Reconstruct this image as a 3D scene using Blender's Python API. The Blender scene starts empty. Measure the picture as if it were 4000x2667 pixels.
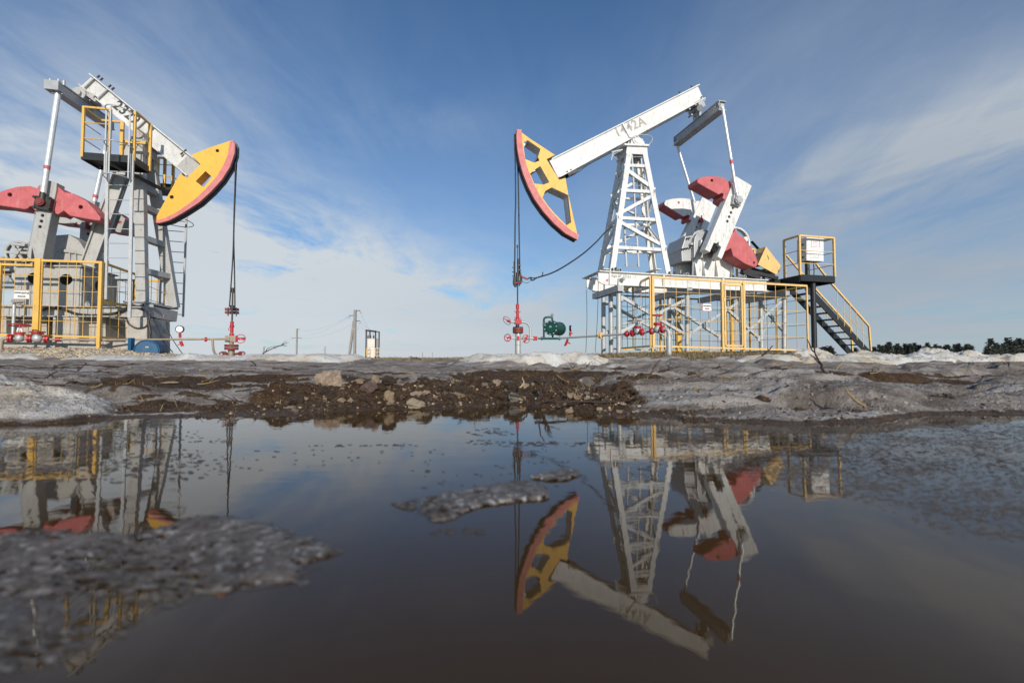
import bpy, bmesh, math, random
import numpy as np
from mathutils import Vector, Matrix
RAD = math.radians
random.seed(7)
sc = bpy.context.scene
COL = sc.collection
V = Vector

# ---------------------------------------------------------------- survey of the place
# measured picture points are turned into metres: camera 0.22 m above the puddle, 16 mm lens
F, H0 = 1778.0, 0.22
TH = math.atan(64 / F)
CT, ST = math.cos(TH), math.sin(TH)
def ray(px, py):
    xc = (px - 2000) / F; yc = (1333.5 - py) / F
    fw = CT - yc * ST
    return xc / fw, (yc * CT + ST) / fw
def at(px, py, D):
    a, b = ray(px, py)
    return V((a * D, D, H0 + b * D))
class Frame:
    def __init__(s, px, D, phi, z0):
        s.phi = RAD(phi); s.c = math.cos(s.phi); s.s = math.sin(s.phi)
        s.O = V((ray(px, 1398)[0] * D, D, z0))
    def L(s, p, y=0.0):
        a, b = ray(*p)
        D = (y - s.s * s.O.x + s.c * s.O.y) / (-s.s * a + s.c)
        dx, dy = a * D - s.O.x, D - s.O.y
        return V((dx * s.c + dy * s.s, y, H0 + b * D - s.O.z))
    def loc(s, w):                                   # world -> local
        d = V(w) - s.O
        return V((d.x * s.c + d.y * s.s, -d.x * s.s + d.y * s.c, d.z))
c1 = lambda x, y: (x / 2.24, 250 + y / 2.24)
c2 = lambda x, y: (x / 2.24, 750 + y / 2.24)
c3 = lambda x, y: (1900 + x / 2.24, 300 + y / 2.24)
c4 = lambda x, y: (1900 + x / 2.8, 850 + y / 2.8)
c5 = lambda x, y: (2200 + x / 2.8, 850 + y / 2.8)
c6 = lambda x, y: (2550 + x / 3.7333, 600 + y / 3.7333)
c7 = lambda x, y: (2850 + x / 3.015, 880 + y / 3.015)
c8 = lambda x, y: (900 + x / 2.94, 1150 + y / 2.94)
g1 = lambda x, y: (x / 2.352, 1350 + y / 2.352)
g2 = lambda x, y: (900 + x / 2.352, 1350 + y / 2.352)
g3 = lambda x, y: (1700 + x / 2.352, 1350 + y / 2.352)
g4 = lambda x, y: (2600 + x / 2.94, 1350 + y / 2.94)
g5 = lambda x, y: (3200 + x / 2.94, 1250 + y / 2.94)

# ---------------------------------------------------------------- objects
def tag(o, label=None, cat=None, group=None, kind=None):
    if label: o['label'] = label
    if cat: o['category'] = cat
    if group: o['group'] = group
    if kind: o['kind'] = kind
    return o
def thing(name, label, cat, loc=(0, 0, 0), rz=0.0, group=None):
    o = bpy.data.objects.new(name, None); COL.objects.link(o)
    o.location = loc; o.rotation_euler = (0, 0, rz); o.empty_display_size = .1
    return tag(o, label, cat, group)
def basis(d, up=None):
    d = V(d).normalized()
    up = V(up) if up is not None else V((0, 0, 1))
    if abs(d.dot(up)) > .985: up = V((0, 1, 0)) if abs(d.y) < .9 else V((1, 0, 0))
    s = d.cross(up).normalized(); n = s.cross(d).normalized()
    return d, s, n
SPLIT = {'bolt', 'stiffener', 'recess_shade', 'tower_brace', 'cross_brace', 'post', 'bolster', 'red_mark', 'lifting_pipe', 'baluster', 'anchor_bolt', 'foot_bolt', 'flange', 'drive_belt', 'insulator', 'lead_wire', 'bridle_rope', 'cable_hose', 'earth_wire', 'post_rung', 'rope_track', 'cross_member', 'crossarm', 'lifting_hole_shade', 'notice', 'rod_socket', 'pipe_coupling', 'valve_flange'}
class MB:
    def __init__(s): s.v = []; s.f = []; s.sm = []
    def add(s, vs, fs, smooth=False):
        o = len(s.v); s.v += [tuple(p) for p in vs]
        for f in fs: s.f.append([i + o for i in f]); s.sm.append(smooth)
        return s
    def bar(s, p, q, w, h=None, up=None):
        p, q = V(p), V(q); h = h or w
        d, a, n = basis(q - p, up)
        vs = []
        for e in (p, q):
            for i, j in ((-1, -1), (1, -1), (1, 1), (-1, 1)): vs.append(e + a * (i * w / 2) + n * (j * h / 2))
        return s.add(vs, [(3, 2, 1, 0), (4, 5, 6, 7), (0, 1, 5, 4), (1, 2, 6, 5), (2, 3, 7, 6), (3, 0, 4, 7)])
    def angle(s, p, q, w, t, da, db):                # L-section along p-q, flanges towards da and db
        p, q = V(p), V(q); d = (q - p).normalized()
        da = V(da); da = (da - d * da.dot(d)).normalized(); db = V(db); db = (db - d * db.dot(d) - da * db.dot(da)).normalized()
        prof = [(0, 0), (w, 0), (w, t), (t, t), (t, w), (0, w)]
        vs = [e + da * x + db * y for e in (p, q) for x, y in prof]
        n = 6
        return s.add(vs, [tuple(range(5, -1, -1)), tuple(range(6, 12))] + [(i, (i + 1) % n, n + (i + 1) % n, n + i) for i in range(n)])
    def box(s, c, size, rot=None):
        c = V(c); hx, hy, hz = [k / 2 for k in size]
        vs = []
        for z in (-hz, hz):
            for x, y in ((-hx, -hy), (hx, -hy), (hx, hy), (-hx, hy)):
                p = V((x, y, z)); vs.append(c + (rot @ p if rot else p))
        return s.add(vs, [(3, 2, 1, 0), (4, 5, 6, 7), (0, 1, 5, 4), (1, 2, 6, 5), (2, 3, 7, 6), (3, 0, 4, 7)])
    def cyl(s, p, q, r, r2=None, n=14, caps=True):
        return s.lathe(p, q, [(0, r), (1, r if r2 is None else r2)], n, caps)
    def lathe(s, p, q, prof, n=16, caps=True):       # prof: (fraction along, radius)
        p, q = V(p), V(q); d, a, b = basis(q - p)
        rings = []
        for t, r in prof:
            c = p.lerp(q, t) if 0 <= t <= 1 else p + (q - p) * t
            rings.append([c + a * (r * math.cos(k * 2 * math.pi / n)) + b * (r * math.sin(k * 2 * math.pi / n)) for k in range(n)])
        for i in range(len(rings) - 1):
            s.add(rings[i] + rings[i + 1], [(k, (k + 1) % n, n + (k + 1) % n, n + k) for k in range(n)], True)
        if caps:
            s.add(rings[0], [tuple(range(n))[::-1]]); s.add(rings[-1], [tuple(range(n))])
        return s
    def tube(s, pts, r, n=8, r2=None, caps=True):
        pts = [V(p) for p in pts]; m = len(pts); rings = []; ref = None
        for i, p in enumerate(pts):
            d = (pts[min(i + 1, m - 1)] - pts[max(i - 1, 0)]).normalized()
            if ref is None: _, a, b = basis(d)
            else:
                a = (ref - d * ref.dot(d)).normalized(); b = a.cross(d).normalized() * -1
            ref = a; b = d.cross(a)
            rr = r if r2 is None else r + (r2 - r) * i / (m - 1)
            rings.append([p + a * (rr * math.cos(k * 2 * math.pi / n)) + b * (rr * math.sin(k * 2 * math.pi / n)) for k in range(n)])
        vs = [q for g in rings for q in g]; fs = []
        for i in range(m - 1):
            fs += [(i * n + k, i * n + (k + 1) % n, (i + 1) * n + (k + 1) % n, (i + 1) * n + k) for k in range(n)]
        s.add(vs, fs, True)
        if caps: s.add(rings[0], [tuple(range(n))[::-1]]); s.add(rings[-1], [tuple(range(n))])
        return s
    def ring(s, c, ax, R_, r, n=28, k=8, a0=0, a1=360):
        c = V(c); d, a, b = basis(ax)
        full = abs(a1 - a0) >= 360
        cnt = n if full else n + 1
        rows = []
        for i in range(cnt):
            t = RAD(a0 + (a1 - a0) * i / n); e = a * math.cos(t) + b * math.sin(t)
            rows.append([c + e * (R_ + r * math.cos(j * 2 * math.pi / k)) + d * (r * math.sin(j * 2 * math.pi / k)) for j in range(k)])
        vs = [q for g in rows for q in g]; fs = []
        for i in range(n):
            i2 = (i + 1) % cnt
            fs += [(i * k + j, i * k + (j + 1) % k, i2 * k + (j + 1) % k, i2 * k + j) for j in range(k)]
        return s.add(vs, fs, True)
    def sphere(s, c, r, n=14, m=9, sc_=(1, 1, 1)):
        c = V(c); vs = []; fs = []
        for i in range(m + 1):
            ph = math.pi * i / m
            for j in range(n):
                t = 2 * math.pi * j / n
                vs.append(c + V((r * sc_[0] * math.sin(ph) * math.cos(t), r * sc_[1] * math.sin(ph) * math.sin(t), r * sc_[2] * math.cos(ph))))
        for i in range(m): fs += [(i * n + j, (i + 1) * n + j, (i + 1) * n + (j + 1) % n, i * n + (j + 1) % n) for j in range(n)]
        return s.add(vs, fs, True)
    def prism(s, pts, vec):
        pts = [V(p) for p in pts]; vec = V(vec); n = len(pts)
        s.add(pts, [tuple(range(n))]); s.add([p + vec for p in pts], [tuple(range(n))[::-1]])
        for i in range(n):
            j = (i + 1) % n
            s.add([pts[i], pts[j], pts[j] + vec, pts[i] + vec], [(0, 1, 2, 3)])
        return s
    def plate(s, outer, holes, y, th, bevel=0.0):    # outline in the local x-z plane at depth y, th thick going away
        cu = bpy.data.curves.new('tmp', 'CURVE'); cu.dimensions = '2D'; cu.fill_mode = 'BOTH'; cu.extrude = th / 2 - bevel
        if bevel: cu.bevel_depth = bevel; cu.bevel_resolution = 1; cu.offset = -bevel
        for lp in [outer] + list(holes):
            sp = cu.splines.new('POLY'); sp.points.add(len(lp) - 1)
            for k, p in enumerate(lp): sp.points[k].co = (p.x, p.z, 0, 1)
            sp.use_cyclic_u = True
        ob = bpy.data.objects.new('tmp', cu); COL.objects.link(ob)
        dg = bpy.context.evaluated_depsgraph_get(); ev = ob.evaluated_get(dg); me = ev.to_mesh()
        vs = [V((v.co.x, y + th / 2 + v.co.z, v.co.y)) for v in me.vertices]
        s.add(vs, [tuple(p.vertices)[::-1] for p in me.polygons])
        ev.to_mesh_clear(); bpy.data.objects.remove(ob); bpy.data.curves.remove(cu)
        return s
    def pieces(s):                                   # groups of faces that share corner positions
        key = {}; par = {}
        def find(a):
            while par[a] != a: par[a] = par[par[a]]; a = par[a]
            return a
        ids = []
        for p in s.v:
            k = (round(p[0], 5), round(p[1], 5), round(p[2], 5)); i = key.setdefault(k, len(key)); par.setdefault(i, i); ids.append(i)
        for f in s.f:
            r = find(ids[f[0]])
            for i in f[1:]: par[find(ids[i])] = r
        out = {}
        for k, f in enumerate(s.f): out.setdefault(find(ids[f[0]]), []).append(k)
        res = []
        for fl in out.values():
            m = MB(); mp = {}
            for k in fl:
                nf = []
                for i in s.f[k]:
                    if i not in mp: mp[i] = len(m.v); m.v.append(s.v[i])
                    nf.append(mp[i])
                m.f.append(nf); m.sm.append(s.sm[k])
            res.append(m)
        return res
    def build(s, name, mat, parent=None, label=None, fix=False):
        if name in SPLIT and parent is not None:
            ps = s.pieces()
            if len(ps) > 1:
                o = None
                for m in ps: o = m._build(name, mat, parent, label) if o is None else (m._build(name, mat, parent, label) and o)
                return o
        return s._build(name, mat, parent, label, fix)
    def _build(s, name, mat, parent=None, label=None, fix=False):
        me = bpy.data.meshes.new(name); me.from_pydata(s.v, [], s.f)
        me.polygons.foreach_set('use_smooth', s.sm)
        if fix:
            bm = bmesh.new(); bm.from_mesh(me); bmesh.ops.recalc_face_normals(bm, faces=bm.faces); bm.to_mesh(me); bm.free()
        me.materials.append(mat); me.update()
        o = bpy.data.objects.new(name, me); COL.objects.link(o)
        if parent: o.parent = parent
        if label: o['label'] = label
        return o
def circ(c, r, n=18, e=1.0):
    return [V((c.x + r * math.cos(k * 2 * math.pi / n), c.y, c.z + r * e * math.sin(k * 2 * math.pi / n))) for k in range(n)]
def text(name, body, mat, parent, o, xd, yd, size, ex=.003, sx=1.0, spacing=1.0, align='CENTER', bold=0.0):
    cu = bpy.data.curves.new('tmp', 'FONT'); cu.body = body; cu.size = 1.0; cu.extrude = ex / size; cu.align_x = align; cu.align_y = 'CENTER'
    cu.space_character = spacing; cu.offset = bold
    ob = bpy.data.objects.new('tmp', cu); COL.objects.link(ob)
    dg = bpy.context.evaluated_depsgraph_get(); me = bpy.data.meshes.new_from_object(ob.evaluated_get(dg))
    xd = V(xd).normalized(); yd = V(yd); yd = (yd - xd * yd.dot(xd)).normalized(); zd = xd.cross(yd)
    m = Matrix((xd * size * sx, yd * size, zd * size)).transposed().to_4x4(); m.translation = V(o)
    me.transform(m); me.materials.clear(); me.materials.append(mat); me.name = name
    bpy.data.objects.remove(ob); bpy.data.curves.remove(cu)
    r = bpy.data.objects.new(name, me); COL.objects.link(r); r.parent = parent
    return r
def arc(pts, n=6):                                   # smooth a polyline (Catmull-Rom)
    pts = [V(p) for p in pts]; out = []
    for i in range(len(pts) - 1):
        p0 = pts[max(i - 1, 0)]; p1 = pts[i]; p2 = pts[i + 1]; p3 = pts[min(i + 2, len(pts) - 1)]
        for k in range(n):
            t = k / n
            out.append(.5 * ((2 * p1) + (p2 - p0) * t + (2 * p0 - 5 * p1 + 4 * p2 - p3) * t * t + (3 * p1 - p0 - 3 * p2 + p3) * t ** 3))
    return out + [pts[-1]]

# ---------------------------------------------------------------- materials
def newmat(name):
    m = bpy.data.materials.new(name); m.use_nodes = True
    nt = m.node_tree; b = nt.nodes['Principled BSDF']
    return m, nt, b
def nd(nt, t, **kw):
    n = nt.nodes.new(t)
    for k, v in kw.items(): setattr(n, k, v)
    return n
def noise_node(nt, vec, scale, detail=4, rough=.55, dist=0.0):
    n = nd(nt, 'ShaderNodeTexNoise'); n.inputs['Scale'].default_value = scale; n.inputs['Detail'].default_value = detail
    n.inputs['Roughness'].default_value = rough; n.inputs['Distortion'].default_value = dist
    if vec is not None: nt.links.new(vec, n.inputs['Vector'])
    return n.outputs['Fac']
def ramp(nt, fac, lo, hi, c0=(0, 0, 0, 1), c1_=(1, 1, 1, 1)):
    n = nd(nt, 'ShaderNodeValToRGB'); n.color_ramp.elements[0].position = lo; n.color_ramp.elements[1].position = hi
    n.color_ramp.elements[0].color = c0; n.color_ramp.elements[1].color = c1_
    nt.links.new(fac, n.inputs[0]); return n.outputs[0]
def mix(nt, fac, a, b, mode='MIX'):
    n = nd(nt, 'ShaderNodeMix', data_type='RGBA', blend_type=mode)
    for sck, v in ((n.inputs[0], fac), (n.inputs[6], a), (n.inputs[7], b)):
        if isinstance(v, (int, float)): sck.default_value = v
        elif isinstance(v, tuple): sck.default_value = (*v[:3], 1)
        else: nt.links.new(v, sck)
    return n.outputs[2]
def maths(nt, op, a, b=0.0, c=0.0, clamp=False):
    n = nd(nt, 'ShaderNodeMath', operation=op, use_clamp=clamp)
    for i, v in enumerate((a, b, c)):
        if isinstance(v, (int, float)): n.inputs[i].default_value = v
        else: nt.links.new(v, n.inputs[i])
    return n.outputs[0]
def mapped(nt, vec, scale=(1, 1, 1), rot=(0, 0, 0), loc=(0, 0, 0)):
    n = nd(nt, 'ShaderNodeMapping'); n.inputs['Scale'].default_value = scale; n.inputs['Rotation'].default_value = rot
    n.inputs['Location'].default_value = loc; nt.links.new(vec, n.inputs['Vector']); return n.outputs[0]
def bump(nt, b, h, strength, dist):
    n = nd(nt, 'ShaderNodeBump'); n.inputs['Strength'].default_value = strength; n.inputs['Distance'].default_value = dist
    nt.links.new(h, n.inputs['Height']); nt.links.new(n.outputs[0], b.inputs['Normal'])
def paint(name, col, rough=.5, metal=0.0, var=.12, scale=3.0, dirt=(.12, .08, .05), damt=.25, dthr=.6, spec=.4, bmp=.15, rust=0.0):
    m, nt, b = newmat(name)
    tc = nd(nt, 'ShaderNodeTexCoord').outputs['Object']
    n1 = noise_node(nt, tc, scale, 5, .6)
    ca = tuple(max(0, k * (1 - var)) for k in col); cb = tuple(min(1, k * (1 + var)) for k in col)
    c = mix(nt, ramp(nt, n1, .3, .7), ca, cb)
    if damt > 0:
        streak = noise_node(nt, mapped(nt, tc, (9, 9, 1.6)), 1.6, 6, .65)
        spots = noise_node(nt, tc, 22, 3, .6)
        f = maths(nt, 'MULTIPLY', ramp(nt, streak, dthr - .04, dthr + .14), maths(nt, 'MULTIPLY_ADD', ramp(nt, spots, .4, .65), .7, .3))
        c = mix(nt, maths(nt, 'MULTIPLY', f, damt), c, dirt)
    if rust:
        rn = maths(nt, 'ADD', maths(nt, 'MULTIPLY', noise_node(nt, mapped(nt, tc, (5, 5, 1.1)), 2.3, 7, .75), .6), maths(nt, 'MULTIPLY', noise_node(nt, tc, 16, 5, .7), .4))
        c = mix(nt, maths(nt, 'MULTIPLY', ramp(nt, rn, .545, .62), rust), c, (.17, .085, .04))
    nt.links.new(c, b.inputs['Base Color'])
    b.inputs['Metallic'].default_value = metal
    b.inputs['Specular IOR Level'].default_value = spec
    nt.links.new(maths(nt, 'MULTIPLY_ADD', noise_node(nt, tc, 9, 3), .3, rough - .15), b.inputs['Roughness'])
    if bmp: bump(nt, b, noise_node(nt, tc, 14, 4), bmp, .01)
    return m
M = {}
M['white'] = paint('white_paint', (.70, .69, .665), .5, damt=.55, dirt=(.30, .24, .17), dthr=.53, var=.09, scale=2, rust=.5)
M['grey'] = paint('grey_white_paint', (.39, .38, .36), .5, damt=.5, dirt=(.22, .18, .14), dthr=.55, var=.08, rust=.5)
M['beamgrey'] = paint('pale_beam_paint', (.58, .57, .55), .5, damt=.4, dirt=(.25, .2, .15), dthr=.55, rust=.4)
M['steel'] = paint('grey_steel', (.40, .40, .40), .45, .3, damt=.3)
M['galv'] = paint('silver_pipe_paint', (.46, .46, .45), .52, .3, rust=.3, damt=.25, var=.1, scale=8)
M['silverrod'] = paint('silver_rod', (.66, .67, .67), .35, .35, damt=.12)
M['yel'] = paint('yellow_rail_paint', (.74, .48, .18), .5, rust=.35, damt=.4, dirt=(.22, .10, .03), var=.08)
M['yel2'] = paint('deep_yellow_paint', (.68, .40, .085), .5, rust=.35, damt=.4, dirt=(.25, .11, .03), var=.08)
M['head'] = paint('yellow_head_paint', (.80, .45, .10), .55, rust=.45, damt=.4, dirt=(.35, .16, .05), var=.1, scale=2)
M['head2'] = paint('deep_yellow_head_paint', (.76, .41, .05), .5, rust=.4, damt=.35, dirt=(.4, .2, .06), var=.06, scale=2)
M['pink'] = paint('faded_red_paint', (.50, .115, .12), .55, damt=.45, dirt=(.62, .40, .36), dthr=.57, var=.16, scale=5)
M['pink2'] = paint('pink_rim_paint', (.56, .17, .165), .6, damt=.5, dirt=(.62, .42, .36), dthr=.55, var=.15, scale=7)
M['red'] = paint('valve_red_paint', (.42, .018, .026), .4, damt=.25, dirt=(.09, .04, .03))
M['darkred'] = paint('rusty_red_paint', (.22, .035, .03), .6, damt=.6, dirt=(.06, .04, .03), dthr=.5)
M['green'] = paint('dark_green_paint', (.006, .060, .047), .35, damt=.15, var=.15)
M['black'] = paint('black_paint', (.018, .020, .022), .45, damt=.2, dirt=(.12, .09, .07))
M['rope'] = paint('greasy_wire_rope', (.03, .028, .027), .5, .3, damt=.1)
M['dark'] = paint('dark_greasy_steel', (.045, .040, .037), .45, .3, damt=.4, dirt=(.14, .08, .05))
M['rim'] = paint('dark_rope_track', (.10, .095, .09), .55, .2, damt=.5, dirt=(.03, .025, .02), dthr=.5)
M['hole'] = paint('bore_black', (.008, .008, .008), .8, damt=0, bmp=0)  # flat black put in for the shade inside holes; also colours the gauge needle
M['conc'] = paint('stained_concrete', (.42, .385, .335), .9, damt=.55, dirt=(.17, .11, .07), dthr=.52, var=.12, scale=4, bmp=.4)
M['rust'] = paint('rusty_pipe', (.33, .27, .20), .6, .3, damt=.5, dirt=(.12, .06, .03), dthr=.5)
M['blue'] = paint('blue_drum_paint', (.008, .075, .165), .55, damt=.3, dirt=(.04, .06, .07))
M['ink'] = paint('stencil_ink', (.05, .05, .05), .7, damt=0, bmp=0)
M['ink2'] = paint('grey_stencil_ink', (.36, .34, .31), .7, damt=0, var=.3, scale=30, bmp=0)
M['redink'] = paint('red_sign_ink', (.5, .04, .05), .6, damt=0, bmp=0)
M['sign'] = paint('sign_white', (.78, .77, .75), .45, damt=.15, dirt=(.5, .42, .3), var=.03)
M['cab'] = paint('cabinet_white', (.79, .79, .77), .45, damt=.1, var=.03)
M['dial'] = paint('gauge_dial', (.8, .8, .78), .3, damt=0, var=.02, bmp=0)
M['pole'] = paint('weathered_concrete_pole', (.25, .225, .20), .9, damt=.3, var=.1)
M['ptrans'] = paint('transformer_box_paint', (.66, .60, .53), .7, damt=.5, dirt=(.45, .36, .28), var=.08)
M['wire'] = paint('power_wire', (.22, .22, .23), .5, damt=0, bmp=0)
# ================================================================ right pump jack (1442A)
FR = Frame(2489, 13.0, 13, .30)
pj = thing('pump_jack', 'white pump jack on pipe legs with lattice tower and open horsehead, beam marked 1442A', 'pump jack', FR.O, FR.phi)
def A3(x, y, c=0.0): return FR.L(c3(x, y), c)
def A4(x, y, c=0.0): return FR.L(c4(x, y), c)
def A5(x, y, c=0.0): return FR.L(c5(x, y), c)
def A6(x, y, c=0.0): return FR.L(c6(x, y), c)
def A7(x, y, c=0.0): return FR.L(c7(x, y), c)
YV = V((0, 1, 0))
# walking beam: web plate box plus proud flanges
yb = .17
TL, TR, BR, BL = [A3(*p, -yb) for p in ((580, 725), (1850, 84), (1898, 193), (645, 870))]
w = MB(); w.prism([TL, TR, BR, BL], V((0, 2 * yb, 0)))
beam = w.build('walking_beam', M['white'], pj)
bd = (TR - TL).normalized(); bn = V((-bd.z, 0, bd.x))
f = MB()
for a, b, o in ((TL, TR, .016), (BL, BR, -.016)):
    a = a + V((0, yb, 0)); b = b + V((0, yb, 0)); d_ = (b - a).normalized()
    f.bar(a - d_ * .03 + V((-d_.z, 0, d_.x)) * o, b + d_ * .05 + V((-d_.z, 0, d_.x)) * o, .42, .03)
f.build('flange', M['white'], beam)
s_ = MB()
s_.prism([A3(1188, 410, -yb - .04), A3(1203, 404, -yb - .04), A3(1270, 525, -yb - .04), A3(1254, 532, -yb - .04)], V((0, .05, 0)))
s_.prism([A3(553, 736, -yb - .05), A3(580, 722, -yb - .05), A3(650, 872, -yb - .05), A3(628, 884, -yb - .05)], V((0, .44, 0)))
s_.build('stiffener', M['white'], beam)
text('lettering', '1442A', M['ink2'], beam, A3(1256, 440, -yb - .004), A3(1380, 388, -yb) - A3(1135, 490, -yb), bn, .37, .002, 1.0, 1.1, bold=.012)
bl = MB()
for x, y in ((1795, 96), (1690, 146)):
    p = A3(x, y, -.05); bl.cyl(p - V((0, 0, .06)), p + V((0, 0, .05)), .022, n=8)
for x, y in ((705, 832), (738, 816), (1880, 182)):
    p = A3(x, y, -yb - .02); bl.cyl(p, p + V((0, -.03, 0)), .022, n=8)
bl.build('bolt', M['dark'], beam)
lk = MB(); a, b = A3(705, 868, -.1), A3(785, 828, -.1); lk.bar(a, b, .2, .09); lk.cyl(A3(660, 885, -.16), A3(700, 868, .1), .06)
lk.tube(arc([A3(720, 860, -.19), A3(800, 835, -.2), A3(900, 765, -.2), A3(1090, 665, -.2)]), .012, 6)
lk.build('head_latch', M['dark'], beam)
# horsehead
hy = -.20
outer = [(308, 488), (385, 545), (600, 685), (526, 722), (636, 902), (692, 886), (716, 1030), (797, 1385), (740, 1345), (650, 1266), (560, 1170), (480, 1060), (410, 930), (360, 800), (328, 680), (310, 560)]
h1 = [(322, 577), (362, 556), (474, 632), (452, 705), (466, 735), (418, 752), (340, 722), (330, 650)]
h2 = [(382, 850), (408, 822), (472, 782), (552, 925), (500, 945), (418, 935)]
h3 = [(490, 1058), (514, 1000), (572, 968), (716, 1036), (742, 1275), (700, 1300), (600, 1200), (540, 1130)]
hh = MB(); hh.plate([A3(*p, hy) for p in outer], [[A3(*p, hy) for p in h] for h in (h1, h2, h3)], hy, .022)
head = hh.build('horse_head', M['head'], pj)
hb = MB(); hb.plate([A3(*p, hy) + V((0, .36, 0)) for p in outer], [[A3(*p, hy) + V((0, .36, 0)) for p in h] for h in (h1, h2, h3)], hy + .36, .02)
for a, b in (((362, 556), (474, 632)), ((716, 1036), (742, 1275)), ((472, 782), (552, 925)), ((572, 968), (716, 1036)), ((600, 685), (385, 545)), ((452, 705), (474, 632))):
    p, q = A3(*a, hy), A3(*b, hy); hb.add([p + YV * .024, q + YV * .024, q + YV * .358, p + YV * .358], [(0, 1, 2, 3)])
    n_ = V(((q - p).z, 0, -(q - p).x)).normalized() * .018
    hb.add([p + n_ + YV * .024, q + n_ + YV * .024, q + n_ + YV * .358, p + n_ + YV * .358], [(3, 2, 1, 0)])
hb.build('far_plate', M['white'], head)
ro = [(266, 460), (264, 520), (266, 580), (274, 650), (292, 745), (322, 850), (366, 960), (422, 1070), (500, 1180), (592, 1283), (692, 1370), (797, 1426)]
ri = [(812, 1386), (740, 1343), (650, 1266), (560, 1170), (480, 1060), (410, 930), (360, 800), (330, 690), (316, 610), (310, 560), (307, 500), (308, 462)]
rm = MB(); rm.plate([A3(*p, hy - .035) for p in ro + ri], [], hy - .035, .09)
rm.build('rim', M['pink2'], head)
tr_ = MB()
po = [A3(*p, hy) for p in ro]; pi = [A3(*p, hy).lerp(A3(*q, hy), .7) for p, q in zip(ro, ri[::-1])]
for o0, o1, th in ((.057, .10, .005), (.105, .195, -.02), (.20, .30, .005)):
    lp = []
    for p, q in zip(po, pi):
        lp.append((p + (p - q).normalized() * th, q))
    outl = [x[0] for x in lp] + [x[1] for x in lp[::-1]]
    tr_.plate(outl, [], hy + o0, o1 - o0)
tr_.build('rope_track', M['rim'], head)
# bridle ropes with carrier
rp = MB()
rp.tube(arc([A3(250, 520, -.08), A3(247, 620, -.08), A3(253, 760, -.08), A3(256, 1100, -.08), A4(315, 0, -.08), A4(309, 640, -.08)], 4), .019, 7)
rp.tube(arc([A3(263, 640, .05), A3(276, 820, .05), A3(284, 1200, .05), A4(355, 0, .05), A4(366, 640, .05)], 4), .019, 7)
rp.build('bridle_rope', M['rope'], pj)
cb = MB()
for x, y0, y1, r in ((306, 480, 735, .022), (350, 450, 620, .02), (372, 600, 730, .02), (340, 600, 700, .045), (318, 650, 760, .03), (360, 690, 748, .02)):
    cb.cyl(A4(x, y0, -.05), A4(x, y1, -.05), r, n=8)
for x, y in ((300, 545), (300, 593), (300, 640), (360, 522), (362, 575), (372, 632)):
    cb.bar(A4(x - 17, y, -.05), A4(x + 17, y, -.05), .05, .022)
cb.tube(arc([A4(300, 650, -.05), A4(296, 720, -.05), A4(318, 755, -.05), A4(330, 715, -.05)]), .02, 6)
cb.tube(arc([A4(382, 640, -.05), A4(386, 690, -.05), A4(370, 725, -.05)]), .016, 6)
cb.build('rope_clamp', M['dark'], pj)
cr = MB(); cr.bar(A4(302, 722, -.05), A4(390, 706, -.05), .10, .028); cr.bar(A4(384, 648, -.07), A4(449, 673, -.07), .03, .05)
cr.build('carrier_bar', M['darkred'], pj)
gr = MB()
gr.tube(arc([A4(449, 672, -.05), A4(470, 660, -.05), A4(490, 657, -.05), A4(488, 678, -.05), A4(510, 684, -.05), A4(560, 655, -.05), A4(700, 612, -.2), A4(850, 535, -.4), A4(1050, 400, -.6), A4(1200, 268, -.75), A4(1300, 160, -.8), A4(1380, 100, -.8)], 5), .021, 6)
gr.tube(arc([A4(490, 657, -.06), A4(530, 660, -.06), A4(600, 640, -.06), A4(616, 615, -.06), A4(614, 595, -.06)]), .014, 6)
gr.tube(arc([A4(395, 690, -.06), A4(420, 712, -.06), A4(455, 712, -.06), A4(490, 678, -.06)]), .006, 5)
gr.build('slack_rope', M['rope'], pj)
# lattice tower
T = {'nl': (A3(1238, 600, -.28), A5(512, 580, -.75)), 'nr': (A3(1396, 600, -.28), A5(1182, 612, -.75)),
     'fl': (A3(1160, 690, .28), A5(368, 628, .35)), 'fr': (A3(1332, 700, .28), A5(1000, 612, .35))}
for k, (a, b) in T.items():
    lg = MB()
    dx = 1 if k[1] == 'l' else -1; dy = 1 if k[0] == 'n' else -1
    lg.angle(a, b, .15, .03, V((dx, 0, 0)), V((0, dy, 0)))
    lg.build('tower_leg', M['white'], pj)
def on(k, t): a, b = T[k]; return a.lerp(b, t)
br = MB()
lv = [.0, .175, .38, .60, .83]
prev = None
for i, t in enumerate(lv[1:]):
    for (p, q, ny) in (('nl', 'nr', 1), ('fl', 'fr', -1)):
        br.angle(on(p, t) + V((.0, ny * .03, 0)), on(q, t) + V((.0, ny * .03, 0)), .085, .018, V((0, 0, 1)), V((0, ny, 0)))
    for p, q, nx in (('nl', 'fl', 1), ('nr', 'fr', -1)):
        br.angle(on(p, t) + V((nx * .03, 0, -.02)), on(q, t) + V((nx * .03, 0, -.02)), .075, .016, V((0, 0, 1)), V((nx, 0, 0)))
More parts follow.
